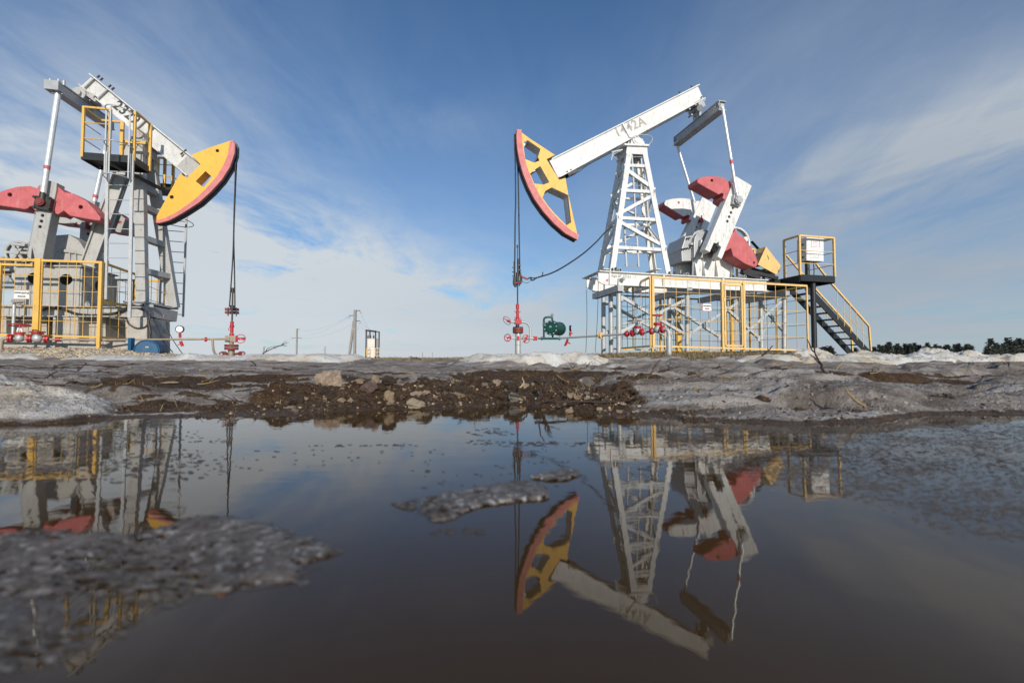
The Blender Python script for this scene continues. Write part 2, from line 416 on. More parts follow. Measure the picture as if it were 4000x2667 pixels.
for i in range(1, 4):
    t0, t1 = lv[i], lv[i + 1]
    p, q = ('nl', 'nr') if i % 2 else ('nr', 'nl')
    br.angle(on(p, t0 + .02) + V((0, .03, 0)), on(q, t1 - .02) + V((0, .03, 0)), .09, .018, V((0, 0, 1)), V((0, 1, 0)))
    p, q = p.replace('n', 'f'), q.replace('n', 'f')
    br.angle(on(q, t0 + .02) + V((0, -.03, 0)), on(p, t1 - .02) + V((0, -.03, 0)), .085, .018, V((0, 0, 1)), V((0, -1, 0)))
    for s in 'lr':
        nx = 1 if s == 'l' else -1
        p, q = (('n' + s, 'f' + s) if i % 2 == (s == 'l') else ('f' + s, 'n' + s))
        br.angle(on(p, t0) + V((nx * .03, 0, 0)), on(q, t1) + V((nx * .03, 0, 0)), .07, .014, V((0, 0, 1)), V((nx, 0, 0)))
br.angle(on('nl', .20) + V((0, .03, 0)), on('nr', .36) + V((0, .03, 0)), .09, .018, V((0, 0, 1)), V((0, 1, 0)))
br.build('tower_brace', M['white'], pj)
cap = MB()
a, b = A3(1210, 598, -.36), A3(1426, 606, -.36); cap.prism([a, b, b + V((0, 0, .05)), a + V((0, 0, .05))], V((0, .74, 0)))
q = [T['nl'][0] + V((-.06, -.005, -.06)), T['nr'][0] + V((.06, -.005, -.06))]
cap.prism([A3(1232, 607, -.3), A3(1406, 612, -.3), A3(1412, 682, -.31), A3(1222, 672, -.31)], V((0, .03, 0)))
cap.prism([A3(1232, 607, -.3) + V((0, .58, 0)), A3(1406, 612, -.3) + V((0, .58, 0)), A3(1412, 682, -.31) + V((0, .59, 0)), A3(1222, 672, -.31) + V((0, .59, 0))], V((0, .03, 0)))
for x in (1230, 1400):
    p = A3(x, 609, -.26); cap.add([p, p + V((0, .55, 0)), p + V((0, .55, -.22)), p + V((0, 0, -.22))], [(0, 1, 2, 3)])
cap.build('tower_cap', M['white'], pj)
sb = MB(); p = A3(1318, 552, -.30); sb.cyl(p, p + V((0, .6, 0)), .125, n=20); sb.cyl(p + V((0, -.02, 0)), p, .085, n=20)
a, b = A3(1262, 590, -.26), A3(1388, 594, -.26); sb.prism([a, b, A3(1365, 540, -.26), A3(1272, 540, -.26)], V((0, .5, 0)))
for x in (1245, 1375):
    p = A3(x, 582, -.24); sb.cyl(p + V((0, 0, -.08)), p + V((0, 0, .05)), .02, n=8)
sb.build('saddle_bearing', M['white'], pj)
hs = MB(); hs.tube(arc([A3(1250, 558, -.30), A3(1290, 522, -.36), A3(1380, 508, -.38), A3(1440, 522, -.36), A3(1452, 552, -.34), A3(1425, 592, -.33), A3(1396, 608, -.33)]), .012, 6)
hs.tube(arc([A3(1180, 650, -.2), A3(1130, 670, -.28), A3(1112, 692, -.28), A3(1130, 720, -.26), A3(1150, 724, -.2)]), .012, 6)
hs.bar(A3(1110, 655, -.25), A3(1092, 730, -.25), .02); hs.bar(A3(1095, 660, -.22), A3(1190, 640, -.22), .03)
hs.build('grease_hose', M['galv'], pj)
ld = MB()
for a, b in ((A3(1268, 620, -.25), A5(825, 540, -.55)), (A3(1375, 620, -.25), A3(1420, 1310, -.43)), (A3(1208, 1310, -.43), A5(692, 540, -.55))): ld.bar(a, b, .045, .03)
for y, x0, x1 in ((700, 1272, 1382), (865, 1285, 1392), (952, 1291, 1398), (1040, 1298, 1404), (1128, 1306, 1408), (1218, 1312, 1414), (1310, 1210, 1420), (1460, 1220, 1330)):
    c_ = -.25 - .3 * (y - 620) / 1300
    ld.cyl(A3(x0, y, c_), A3(x1, y + 3, c_), .012, n=6)
for y in (180, 285, 395, 515): ld.cyl(A5(672, y, -.5), A5(818, y + 4, -.5), .012, n=6)
ld.build('ladder', M['steel'], pj)
# equalizer, its bearing and the two pitmans
e0, e1 = A3(2066, 252, -1.12), A3(1664, 572, 1.12)
eq = MB(); ed = (e1 - e0).normalized()
for zz in (.125, -.125): eq.bar(e0 + V((0, 0, zz)), e1 + V((0, 0, zz)), .24, .025)
eq.bar(e0 + V((-.09, 0, 0)), e1 + V((-.09, 0, 0)), .02, .245); eq.bar(e0 + V((.03, .06, 0)), e1 + V((.03, 0, 0)), .02, .245)
eqo = eq.build('equalizer_beam', M['steel'], pj)
eb = MB()
for t in (.03, .97):
    c_ = e0.lerp(e1, t) + V((-.112, 0, .03)); eb.ring(c_, (1, 0, 0), .05, .012, 16, 6)
    c_ = e0.lerp(e1, t); eb.box(c_ + V((.0, 0, -.02)), (.12, .12, .16))
eb.build('rod_socket', M['galv'], eqo)
bq = MB(); m_ = A3(1838, 278, 0)
bq.cyl(m_ + V((0, -.26, 0)), m_ + V((0, .26, 0)), .11, n=16); bq.box(m_ + V((0, 0, .12)), (.42, .34, .09), Matrix.Rotation(-math.atan2(bd.z, bd.x), 3, 'Y'))
bq.cyl(A3(1868, 272, -.3), A3(1868, 272, -.2), .085, n=14); bq.bar(A3(1868, 275, -.22), A3(1866, 350, -.22), .06)
mid = e0.lerp(e1, .5)
bq.bar(m_ + V((-.03, -.12, -.05)), mid + V((-.03, -.12, .12)), .12, .08); bq.bar(m_ + V((.03, .12, -.05)), mid + V((.03, .12, .12)), .12, .08)
bq.cyl(mid + V((0, 0, .1)), mid + V((0, 0, .26)), .13, n=14)
for x, y in ((1770, 290), (1788, 340), (1895, 215), (1900, 260)): q = A3(x, y, -.12); bq.cyl(q + V((0, -.06, 0)), q + V((0, .1, 0)), .028, n=8)
bq.build('equalizer_bearing', M['dark'] if False else M['steel'], pj)
pins = (A6(1238, 682, -1.14), A6(690, 975, 1.12))
for k, (e, p, st) in enumerate(((e0, pins[0], .70), (e1, pins[1], .66))):
    pm = MB(); top = e + V((0, 0, -.05)); pm.cyl(top, p, .043, n=12)
    po_ = pm.build('pitman_arm', M['silverrod'], pj)
    rb = MB(); q = top.lerp(A6(1120, 120, -1.14) if k == 0 else A6(545, 505, 1.12), 1.0)
    t = (top.z - q.z) / (top.z - p.z); rb.cyl(top.lerp(p, t - .022), top.lerp(p, t + .022), .0455, n=12)
    rb.build('red_band', M['pink'], po_)
# cranks
c0, cth = -1.03, .26
co = [(1215, 330), (1447, 468), (1005, 1538), (945, 1503), (1000, 1365), (962, 1335), (968, 1285), (925, 1312), (893, 1298), (832, 1438), (765, 1400)]
ch = [circ(A6(x, y, c0), .040) for x, y in ((1170, 792), (1142, 860), (1117, 922), (1090, 988))]
ck = MB(); ck.plate([A6(*p, c0) for p in co], ch, c0, cth, .012)
for t in np.linspace(.16, .95, 22):
    for a, b, s in ((A6(1215, 330, c0), A6(765, 1400, c0), .06), (A6(1447, 468, c0), A6(1005, 1538, c0), -.05)):
        p = a.lerp(b, t) + V((s, -.003, 0)); ck.box(p, (.028, .012, .012), Matrix.Rotation(RAD(-22), 3, 'Y'))
crank = ck.build('crank', M['white'], pj)
hb_ = MB()
for x, y in ((1170, 792), (1142, 860), (1117, 922), (1090, 988)): p = A6(x, y, c0); hb_.cyl(p + V((0, .06, 0)), p + V((0, .2, 0)), .0405, n=14)
p = A6(925, 1385, c0); hb_.cyl(p + V((.03, .10, .02)), p + V((.03, .24, .02)), .10, n=18)
hb_.build('recess_shade', M['hole'], crank)  # black plugs stand for the shade inside the bores and the notch
pb = MB(); p = pins[0]; ax = V((0, 1, 0)); rot = Matrix.Rotation(RAD(12), 3, 'Y')
pb.box(p + V((0, .06, 0)), (.27, .10, .26), rot); pb.cyl(p + V((0, -.06, 0)), p, .115, n=20); pb.cyl(p + V((0, -.085, 0)), p + V((0, -.06, 0)), .085, n=20)
for k in range(6):
    t = k * math.pi / 3; q = p + V((.098 * math.cos(t), -.06, .098 * math.sin(t))); pb.cyl(q + V((0, -.02, 0)), q, .016, n=6)
pb.cyl(p + V((0, 0, 0)), p + V((-.03, 0, .22)), .065, .045, n=12)
pb.build('crank_pin', M['steel'], crank)
def offs(p, c): return A6(*p, c)
w0 = -.97
wu = [(650, 385), (690, 347), (800, 330), (930, 330), (1060, 352), (1076, 395), (1122, 402), (1150, 430), (1235, 470), (1130, 720), (1065, 682), (1020, 652), (1036, 592), (1008, 576), (960, 598), (660, 432)]
cw = MB(); cw.plate([A6(*p, w0) for p in wu], [circ(A6(865, 392, w0), .045, 14, .7)], w0, .46, .02); cwo = cw.build('counterweight', M['pink'], crank)
hb_ = MB(); p = A6(865, 392, w0); hb_.cyl(p + V((0, .10, 0)), p + V((0, .3, 0)), .047, n=12); hb_.build('lifting_hole_shade', M['hole'], cwo)
wl = [c5(*q) for q in ((1868, 160), (1885, 120), (1912, 180), (1990, 230), (2060, 330), (2105, 400), (2132, 500), (2120, 530), (2096, 546), (1990, 505), (1862, 420), (1838, 335), (1775, 370), (1690, 300), (1760, 170))]
cw = MB(); cw.plate([FR.L(p, w0) for p in wl], [circ(FR.L(c5(2090, 494), w0), .03, 12)], w0, .46, .02); cwo = cw.build('counterweight', M['pink'], crank)
hb_ = MB(); p = FR.L(c5(2090, 494), w0); hb_.cyl(p + V((0, .05, 0)), p + V((0, .3, 0)), .031, n=12); hb_.build('lifting_hole_shade', M['hole'], cwo)
# far crank
c9 = .70
co2 = [(725, 634), (935, 747), (640, 1500), (560, 1640), (420, 1650), (275, 1590), (300, 1520)]
ch2 = [[A6(x, y, c9) for x, y in ((675, 960), (705, 938), (735, 945), (742, 985), (690, 1120), (655, 1185), (615, 1200), (600, 1185), (640, 1050))]]
ck = MB(); ck.plate([A6(*p, c9) for p in co2], ch2, c9, .24, .012)
crank2 = ck.build('crank', M['white'], pj)
sl = MB(); sl.plate([A6(*p, c9) for p in ((665, 940), (740, 930), (750, 990), (660, 1200), (590, 1200))], [], c9 + .12, .02)
sl.build('pin_slot', M['white'], crank2)
nb = MB()
for x, y in ((657, 1056), (634, 1112)): p = A6(x, y, c9); nb.cyl(p + V((0, .10, 0)), p + V((0, .119, 0)), .045, n=14)
nb.build('recess_shade', M['hole'], crank2)
nb = MB(); p = A6(695, 975, c9); nb.cyl(p + V((0, -.05, 0)), p + V((0, .12, 0)), .055, n=10); nb.cyl(p + V((0, .3, 0)), p + V((0, .5, 0)), .1, n=14); nb.box(p + V((.03, -.02, .1)), (.03, .02, .12))
nb.build('crank_pin', M['red'], crank2)
w9 = .56
wf = [(168, 722), (190, 684), (290, 660), (420, 650), (550, 664), (582, 692), (618, 720), (640, 690), (690, 692), (566, 975), (532, 958), (546, 900), (512, 890), (452, 916), (178, 750)]
cw = MB(); cw.plate([A6(*p, w9) for p in wf], [circ(A6(377, 716, w9), .04, 12)], w9, .03, .0); cwo = cw.build('counterweight', M['white'], crank2)
cw = MB(); cw.plate([A6(*p, w9) + V((0, .032, 0)) for p in wf], [], w9 + .032, .44, .02); cw.build('weight_core', M['pink'], cwo)
wf2 = [A6(*p, w9) for p in ((560, 1180), (700, 1100), (900, 1350), (960, 1560), (900, 1620), (560, 1420))]
cw = MB(); cw.plate(wf2, [], c9 + .03, .3, .02); cw.build('counterweight', M['white'], crank2)
# gearbox on its pedestal
g0 = -.42
gb = MB()
gb.plate([A5(*p, g0) for p in ((1292, 350), (1340, 205), (1420, 190), (1436, 160), (1480, 135), (1560, 130), (1610, 150), (1720, 290), (1800, 450), (1300, 480))], [], g0, .86, .02)
gb.plate([A5(*p, g0 - .03) for p in ((1295, 338), (1410, 318), (1410, 332), (1295, 352))], [], g0 - .03, .92)
p = A5(1500, 250, g0); gb.plate([A5(*q, g0 - .14) for q in ((1432, 440), (1432, 270), (1440, 215), (1465, 175), (1500, 155), (1545, 150), (1590, 165), (1590, 440))], [], g0 - .14, .15, .015)
gb.prism([A5(1396, 278, g0 - .1), A5(1500, 262, g0 - .1), A5(1500, 285, g0 - .1), A5(1396, 300, g0 - .1)], V((0, .1, 0)))
gb.cyl(A5(1508, 250, g0 - .17), A5(1502, 322, g0 - .17), .06, n=12)
gbo = gb.build('gearbox', M['steel'], pj)
bt = MB()
for x, y in ((1305, 345), (1330, 340), (1355, 335), (1385, 330), (1402, 300), (1505, 330), (1525, 310), (1545, 205), (1545, 240), (1355, 230), (1380, 225)):
    p = A5(x, y, g0 - .05); bt.cyl(p + V((0, -.03, 0)), p + V((0, .06, 0)), .022, n=7)
bt.build('bolt', M['dark'], gbo)
pe = MB(); y0 = -.50
a = A5(1450, 432, y0); b = A5(1885, 470, y0)
pe.prism([A5(1448, 432, y0), A5(1882, 462, y0), A5(1882, 474, y0), A5(1448, 448, y0)], V((0, 1.0, 0)))
pe.prism([A5(1418, 452, y0 + .03), A5(1500, 455, y0 + .03), A5(1862, 478, y0 + .03), A5(1866, 660, y0 + .03), A5(1412, 642, y0 + .03)], V((0, .03, 0)))
pe.prism([A5(1418, 452, y0 + .03), A5(1420, 470, y0 + .9), A5(1412, 632, y0 + .9), A5(1412, 642, y0 + .03)], V((.03, 0, 0)))
pe.prism([A5(1286, 500, y0 + .55), A5(1430, 480, y0 + .55), A5(1430, 640, y0 + .55), A5(1284, 632, y0 + .55)], V((0, .4, 0)))
for x in (1435, 1530, 1668, 1835):
    pe.prism([A5(x, 452, y0), A5(x + 8, 452, y0), A5(x + 8, 650, y0), A5(x, 650, y0)], V((0, .05, 0)))
    pe.add([A5(x, 470, y0), A5(x + 28, 650, y0 - .14), A5(x, 650, y0)], [(0, 1, 2)])
pe.build('gearbox_pedestal', M['white'], pj)
pt = MB()
for x, y, r in ((625, 572, .05), (1362, 618, .05), (1990, 645, .05)): q = A5(x, y, -.92); pt.lathe(q, q + V((-.12, .5, 0)), [(0, r), (.02, r), (1, r)], 12, False); pt.ring(q, (-.2, 1, 0), r - .008, .01, 14, 5)
pt.build('lifting_pipe', M['galv'], pj)
# pulley, belt, motor and guard
pu = MB(); p = A7(80, 203, .10); rr = .455
pu.ring(p, (0, 1, 0), rr, .035, 40, 8); pu.ring(p + V((0, .10, 0)), (0, 1, 0), rr, .035, 40, 8); pu.lathe(p, p + V((0, .1, 0)), [(0, rr + .02), (1, rr + .02)], 40, False)
pu.lathe(p + V((0, .02, 0)), p + V((0, .08, 0)), [(0, rr - .04), (1, rr - .04)], 40, False)
for k in range(5):
    t = 2 * math.pi * k / 5 + .3; pu.bar(p + V((0, .05, 0)), p + V((rr * math.cos(t), .05, rr * math.sin(t))), .05, .04, (0, 1, 0))
pu.cyl(p + V((0, -.4, 0)), p + V((0, .15, 0)), .08)
pu.build('pulley_wheel', M['white'], pj)
be = MB(); be.bar(A7(258, 190, .15), A7(392, 338, .15), .10, .02); be.bar(A7(150, 360, .15), A7(330, 560, .15), .10, .02); be.build('drive_belt', M['rope'], pj)
mo = MB(); a, b = A7(380, 400, -.2), A7(300, 420, .5)
mo.cyl(a, b, .19, n=18); mo.box(A7(430, 545, .0), (.5, .5, .08))
for k in range(10): q = a.lerp(b, .1 + k * .085); mo.ring(q, b - a, .195, .012, 20, 4)
mo.build('motor', M['dark'], pj)
sk = MB(); sk.bar(A7(180, 530, -.3), A7(560, 625, -.3), .1, .1); sk.bar(A7(250, 515, .3), A7(520, 590, .3), .1, .1)
sk.bar(A7(140, 545, -.35), A7(345, 625, -.35), .12, .12); sk.bar(A7(100, 605, -.3), A7(330, 640, -.3), .12, .04); sk.bar(A7(150, 460, -.1), A7(140, 560, -.1), .05); sk.bar(A7(400, 560, -.05), A7(402, 640, -.05), .06)
sk.build('motor_slide', M['dark'], pj)
pg = MB(); yg = -.28; pg.plate([A7(*q, yg) for q in ((430, 250), (604, 475), (552, 580), (334, 463))], [], yg, .02); pg.prism([A7(430, 250, yg + .02), A7(334, 463, yg + .02), A7(336, 468, yg + .02), A7(440, 262, yg + .02)], V((0, .35, 0)))
pg.build('belt_guard', M['yel'], pj)
gt = MB(); gt.prism([A7(430, 250, yg + .03), A7(436, 258, yg + .03), A7(604, 475, yg + .03), A7(598, 478, yg + .03)], V((0, .34, 0))); gt.build('guard_top', M['black'], pj)
# base frame
nb_ = MB(); yn = -.92
ln = [(385, 592), (1090, 632), (1750, 665), (2225, 692)]
bt_ = [A5(*q, yn) for q in ln]
bb = [A5(*q, yn) for q in ((2225, 800), (1750, 785), (1090, 755), (600, 735), (440, 728), (385, 700))]
nb_.prism(bt_ + bb, V((0, .05, 0)))
for q, s in ((bt_, 1),):
    for i in range(3): nb_.bar(q[i] + V((0, .04, .012)), q[i + 1] + V((0, .04, .012)), .22, .024)
for i in (0, 1, 2): nb_.bar(bb[i] + V((0, .04, -.012)), bb[i + 1] + V((0, .04, -.012)), .22, .024)
for x, y0_, y1_ in ((508, 598, 733), (1095, 630, 755), (1745, 664, 786)): nb_.prism([A5(x, y0_, yn - .06), A5(x + 16, y0_, yn - .06), A5(x + 16, y1_, yn - .06), A5(x, y1_, yn - .06)], V((0, .06, 0)))
nbo = nb_.build('base_beam', M['white'], pj)
text('lettering', 'Инв.№ 37555', M['ink2'], nbo, A5(633, 643, yn - .004), A5(740, 647, yn) - A5(530, 637, yn), (0, 0, 1), .098, .002, .9, 1.12, bold=.012)
rs = MB(); rs.plate([A5(*q, yn - .006) for q in ((470, 672), (492, 672), (492, 698), (470, 698))], [], yn - .006, .005); rs.build('red_mark', M['pink'], nbo)
fb = MB(); yf = .80
tf = [A5(*q, yf) for q in ((255, 668), (330, 668), (1000, 700), (2120, 752))]; bf_ = [A5(*q, yf) for q in ((2120, 838), (1000, 818), (800, 812), (400, 800), (330, 798), (258, 765))]
fb.prism(tf + bf_, V((0, .05, 0)))
for i in range(3): fb.bar(tf[i] + V((0, .02, .012)), tf[i + 1] + V((0, .02, .012)), .2, .024)
for i in range(4): fb.bar(bf_[i] + V((0, .02, -.012)), bf_[i + 1] + V((0, .02, -.012)), .2, .024)
fb.build('base_beam', M['white'], pj)
xb = MB()
for k, (x, zt) in enumerate(((1095, 680), (1750, 710), (2200, 730))):
    a = A5(x, zt, yn + .05); xb.bar(a + V((0, .05, 0)), a + V((0, 1.66, 0)), .1, .24)
for x in (430, 990): p = A5(x, 592, -.75); xb.box(p + V((0, .5, .03)), (.16, 1.5, .02))
xb.build('cross_member', M['white'], pj)
# bolsters, pipe legs and bracing
legs = [((607, 752), (607, 1478), (440, 850), (440, 1468)), ((1355, 775), (1355, 1480), (1160, 850), (1160, 1470)), ((1935, 800), (1965, 1500), (1742, 880), (1745, 1480)), ((2420, 815), (2414, 1505), (2160, 900), (2168, 1495))]
bo = MB(); ends = []
for k, (a, b, c_, d) in enumerate(legs):
    p, q = A5(*a, yn + .05), A5(*c_, .80)
    bo.bar(p + V((0, -.12, -.06)), V((p.x, .95 if k else .70, p.z - .06)), .16, .16); ends.append(p)
bo.build('bolster', M['steel'], pj)
for k, (a, b, c_, d) in enumerate(legs):
    for y, (u, v) in ((yn + .1, (a, b)), (.80, (c_, d))):
        top, bot = A5(*u, y), A5(*v, y)
        lg = MB(); lg.cyl(V((top.x, y, top.z)), V((bot.x, y, -.15)), .064 if y < 0 else .066, n=14); lg.build('support_leg', M['galv'], pj)
m_ = A5(519, 850, -.1); lg = MB(); lg.cyl(m_ + V((0, 0, .1)), V((m_.x, -.1, -.15)), .064, n=14); lg.build('support_leg', M['galv'], pj)
xs = MB(); yc = yn + .12
for (a, b, y) in (((640, 880), (1335, 1290), yc), ((650, 1255), (1335, 915), yc), ((1190, 980), (1710, 1312), yc), ((1385, 1285), (1925, 940), yc), ((1770, 990), (2140, 1325), yc), ((1992, 1285), (2420, 905), yc),
                   ((470, 935), (1120, 1300), .78), ((480, 1265), (1120, 965), .78), ((1170, 1000), (1330, 1260), .6), ((1320, 990), (1180, 1255), .6), ((2175, 970), (2420, 1260), .78), ((2180, 1280), (2400, 1000), .78)):
    p, q = A5(*a, y), A5(*b, y); xs.angle(p, q, .075, .014, V((0, 0, 1)), V((0, 1, 0)))
    for e in (p, q): xs.box(e, (.09, .02, .13))
xs.build('cross_brace', M['galv'], pj)
lr = MB()
for a, b in ((A4(1095, 790, -.8), A4(1088, 1470, -.8)), (A4(1224, 700, -.95), A4(1190, 1470, -.95))): lr.tube(arc([a, a.lerp(b, .5) + V((.02, 0, 0)), b]), .007, 5)
lr.build('earth_wire', M['rope'], pj)
st = MB(); q = A5(668, 668, yn - .14); st.cyl(q, q + V((-.1, .3, -.03)), .045, n=12)
st.bar(A5(600, 730, yn - .03), A5(602, 668, yn - .03), .02, .06); st.build('lifting_stub', M['galv'], pj)
tb = MB()
for x, y in ((455, 578), (540, 572), (575, 565), (1165, 610), (1218, 610), (1300, 612), (1860, 645)): q = A5(x, y, -.78); tb.cyl(q + V((0, 0, -.04)), q + V((0, 0, .05)), .026, n=7)
tb.build('anchor_bolt', M['dark'], pj)

# ---------------------------------------------------------------- fence round the right pump
FF = Frame(2553, 11.4, 13, .30)
fr = thing('safety_fence', 'yellow wire mesh fence with a gate round the pipe legs under the 1442A pump jack', 'fence', FF.O, FF.phi)
def G5(x, y, c=0.0): return FF.L(c5(x, y), c)
def G7(x, y, c=0.0): return FF.L(c7(x, y), c)
def panel(root, tl, tr, br_, bl_, nv, nh, fw=.043, rw=.007, mat=None, wire=None, posts=True, bow=0):
    f = MB()
    f.bar(tl, tr, fw, fw * 1.2); f.bar(bl_, br_, fw, fw)
    if posts: f.bar(tl, bl_, .034, .034); f.bar(tr, br_, .034, .034)
    f.build('panel_frame', mat or M['yel'], root)
    w = MB()
    for k in range(1, nv): w.cyl(tl.lerp(tr, k / nv), bl_.lerp(br_, k / nv), rw, n=5, caps=False)
    for k in range(1, nh): w.cyl(tl.lerp(bl_, k / nh), tr.lerp(br_, k / nh), rw, n=5, caps=False)
    w.build('wire_mesh', wire or mat or M['yel'], root)
ftl, ftr, fbr, fbl = G5(975, 652), G7(905, 714), G7(908, 1474), G5(990, 1404)
zt, zb = .5 * (ftl.z + ftr.z), .5 * (fbl.z + fbr.z)
g0x, g1x = G5(1732, 700).x, G5(1966, 712).x
def tz(x): t = (x - ftl.x) / (ftr.x - ftl.x); return ftl.z + (ftr.z - ftl.z) * t, fbl.z + (fbr.z - fbl.z) * t
def P(x, y, k): return V((x, y, tz(x)[k]))
panel(fr, P(ftl.x, 0, 0), P(g0x, 0, 0), P(g0x, 0, 1), P(ftl.x, 0, 1), 6, 5)
panel(fr, P(g1x, 0, 0), P(ftr.x, 0, 0), P(ftr.x, 0, 1), P(g1x, 0, 1), 6, 5)
fm = MB(); fm.bar(P(g0x, 0, 0), P(g1x, 0, 0), .055, .066); fm.bar(P(g0x, 0, 1), P(g1x, 0, 1), .055, .055)
for x in (ftl.x, g0x, g1x): fm.bar(P(x, -.01, 0) + V((0, 0, .03)), P(x, -.01, 1) + V((0, 0, -.03)), .062, .062)
fm.build('post', M['yel'], fr)
ga = thing('gate', None, None); ga.parent = fr
gx0, gx1 = g0x + .07, g1x - .07
gp = [P(gx0, -.02, 0) - V((0, 0, .09)), P(gx1, -.02, 0) - V((0, 0, .09)), P(gx1, -.02, 1) + V((0, 0, .07)), P(gx0, -.02, 1) + V((0, 0, .07))]
gf = MB()
for i in range(4): gf.bar(gp[i], gp[(i + 1) % 4], .045, .045)
for k in (.25, .8): q = gp[0].lerp(gp[3], k); gf.cyl(q + V((-.04, -.02, -.05)), q + V((-.04, -.02, .05)), .022, n=8)
gf.build('gate_frame', M['yel'], ga)
gw = MB()
for k in (1, 2): gw.cyl(gp[0].lerp(gp[1], k / 3), gp[3].lerp(gp[2], k / 3), .007, n=5)
for k in range(1, 5): gw.cyl(gp[0].lerp(gp[3], k / 5), gp[1].lerp(gp[2], k / 5), .007, n=5)
gw.build('wire_mesh', M['yel'], ga)
DY = 3.25
lx = ftl.x - .05
lr_ = lx + .50
panel(fr, P(lx, .03, 0), P(lx + .2, DY * .4, 0), P(lx + .2, DY * .4, 1), P(lx, .03, 1), 4, 5)
panel(fr, P(lx + .2, DY * .4, 0), P(lr_, DY, 0), P(lr_, DY, 1), P(lx + .2, DY * .4, 1), 4, 5, mat=M['yel2'], wire=M['rope'])
mxm = .5 * (lx + ftr.x)
panel(fr, P(lr_, DY, 0), P(mxm, DY, 0), P(mxm, DY, 1), P(lr_, DY, 1), 7, 5, mat=M['yel2'], wire=M['rope'])
panel(fr, P(mxm, DY, 0), P(ftr.x, DY, 0), P(ftr.x, DY, 1), P(mxm, DY, 1), 7, 5, mat=M['yel2'], wire=M['rope'])
for k in range(3):
    y0_, y1_ = .02 + k * DY / 3, (k + 1) * DY / 3
    panel(fr, P(ftr.x + .03, y0_, 0), P(ftr.x + .03, y1_, 0), P(ftr.x + .03, y1_, 1), P(ftr.x + .03, y0_, 1), 3, 5, mat=M['yel2'], wire=M['yel2'])
fq = MB()
for x, w_ in ((G5(1058, 880, DY).x, .06), (G5(1250, 900, DY).x, .15), (G5(1835, 900, DY).x, .1)): fq.bar(V((x, DY - .02, zt)), V((x, DY - .02, -.1)), w_, w_)
for x in (ftl.x, ftr.x, g0x, g1x): fq.bar(V((x, .03, zb)), V((x, .03, -.15)), .05, .05)
fq.build('post', M['yel2'], fr)
FSIGN = [G5(1520, 938, -.05), G5(1624, 940, -.05), G5(1625, 1022, -.05), G5(1521, 1020, -.05)]
def sign(frame, quad, label, border, lines, size, bx, loc=None, group=None):
    c_ = (quad[0] + quad[1] + quad[2] + quad[3]) / 4
    root = thing('warning_sign', label, 'sign', frame.O + Matrix.Rotation(frame.phi, 3, 'Z') @ c_, frame.phi)
    q = [p - c_ for p in quad]
    b = MB(); b.prism(q, V((0, .008, 0))); b.build('sign_plate', M['sign'], root)
    if border:
        f = MB()
        for i in range(4): f.bar(q[i] * .97 + V((0, -.004, 0)), q[(i + 1) % 4] * .97 + V((0, -.004, 0)), .005, .014, (0, 1, 0))
        f.build('border', border, root)
    for k, ln_ in enumerate(lines):
        text('lettering', ln_, M['ink'], root, V((0, -.006, bx[k])), (q[1] - q[0]), (0, 0, 1), size, .001, .66, bold=.018)
    return root
sign(FF, FSIGN, 'small white sign with a red border hung on the fence mesh left of the gate', M['redink'], ['СЕРОВОДОРОД', 'ОПАСНО'], .045, (.03, -.04))

# ---------------------------------------------------------------- platform with stairs
FP = Frame(3123, 13.2, 13, .22)
pl = thing('stair_platform', 'black steel stair and raised platform with thin yellow railings right of the 1442A pump jack', 'platform', FP.O, FP.phi)
def P7(x, y, c=0.0): return FP.L(c7(x, y), c)
d0, d1 = P7(830, 600), P7(1237, 620)
dz = .5 * (d0.z + d1.z); x0, x1 = d0.x, d1.x; yd = 1.75
dk = MB()
dk.bar(V((x0, 0, dz - .04)), V((x1, 0, dz - .04)), .03, .19); dk.bar(V((x0, yd, dz - .06)), V((x1, yd, dz - .06)), .03, .2)
for x in (x0, x1): dk.bar(V((x, .016, dz - .06)), V((x, yd - .016, dz - .06)), .03, .2)
for k in range(30): y = .05 + k * (yd - .1) / 29; dk.bar(V((x0 + .02, y, dz - .02)), V((x1 - .02, y, dz - .02)), .035, .012)
for y in (.5, 1.1): dk.bar(V((x0 + .02, y, dz - .09)), V((x1 - .02, y, dz - .09)), .06, .1)
dk.bar(V((x0 - .75, .7, dz - .05)), V((x0 - .016, .7, dz - .05)), .06, .12); dk.bar(V((x0 - .75, yd, dz - .05)), V((x0 - .016, yd, dz - .05)), .06, .12)
for k in range(12): y = .75 + k * (yd - .8) / 11; dk.bar(V((x0 - .75, y, dz - .02)), V((x0 - .02, y, dz - .02)), .035, .012)
dk.build('deck', M['black'], pl)
ps = MB(); a = P7(980, 650, .15); b = P7(1020, 1510, .15); ps.cyl(V((a.x, .15, dz - .1)), V((a.x, .15, -.1)), .075, n=14); ps.build('support_post', M['black'], pl)
rt = P7(822, 122).z
rl = MB()
for x, y in ((x0, 0), (x1, 0), (x0, .55), (x1, .9)): rl.bar(V((x, y, dz + .04)), V((x, y, rt)), .055, .055)
for a, b in (((x0, 0), (x1, 0)), ((x0, 0), (x0, .55)), ((x1, 0), (x1, .9))): rl.bar(V((*a, rt)), V((*b, rt)), .05, .05)
for h in (.33, .64):
    for a, b in (((x0, 0), (x1, 0)), ((x0, 0), (x0, .55)), ((x1, 0), (x1, .9))): rl.cyl(V((*a, dz + (rt - dz) * h)), V((*b, dz + (rt - dz) * h)), .011, n=6)
rl.build('railing', M['yel'], pl)
rl = MB()
for x in (x0 - .7, x0 - .02): rl.bar(V((x, yd, dz)), V((x, yd, rt)), .05, .05)
rl.bar(V((x0 - .7, yd, rt)), V((x0, yd, rt)), .05, .05)
for h in (.33, .64): rl.cyl(V((x0 - .7, yd, dz + (rt - dz) * h)), V((x0, yd, dz + (rt - dz) * h)), .011, n=6)
rl.build('railing', M['yel'], pl)
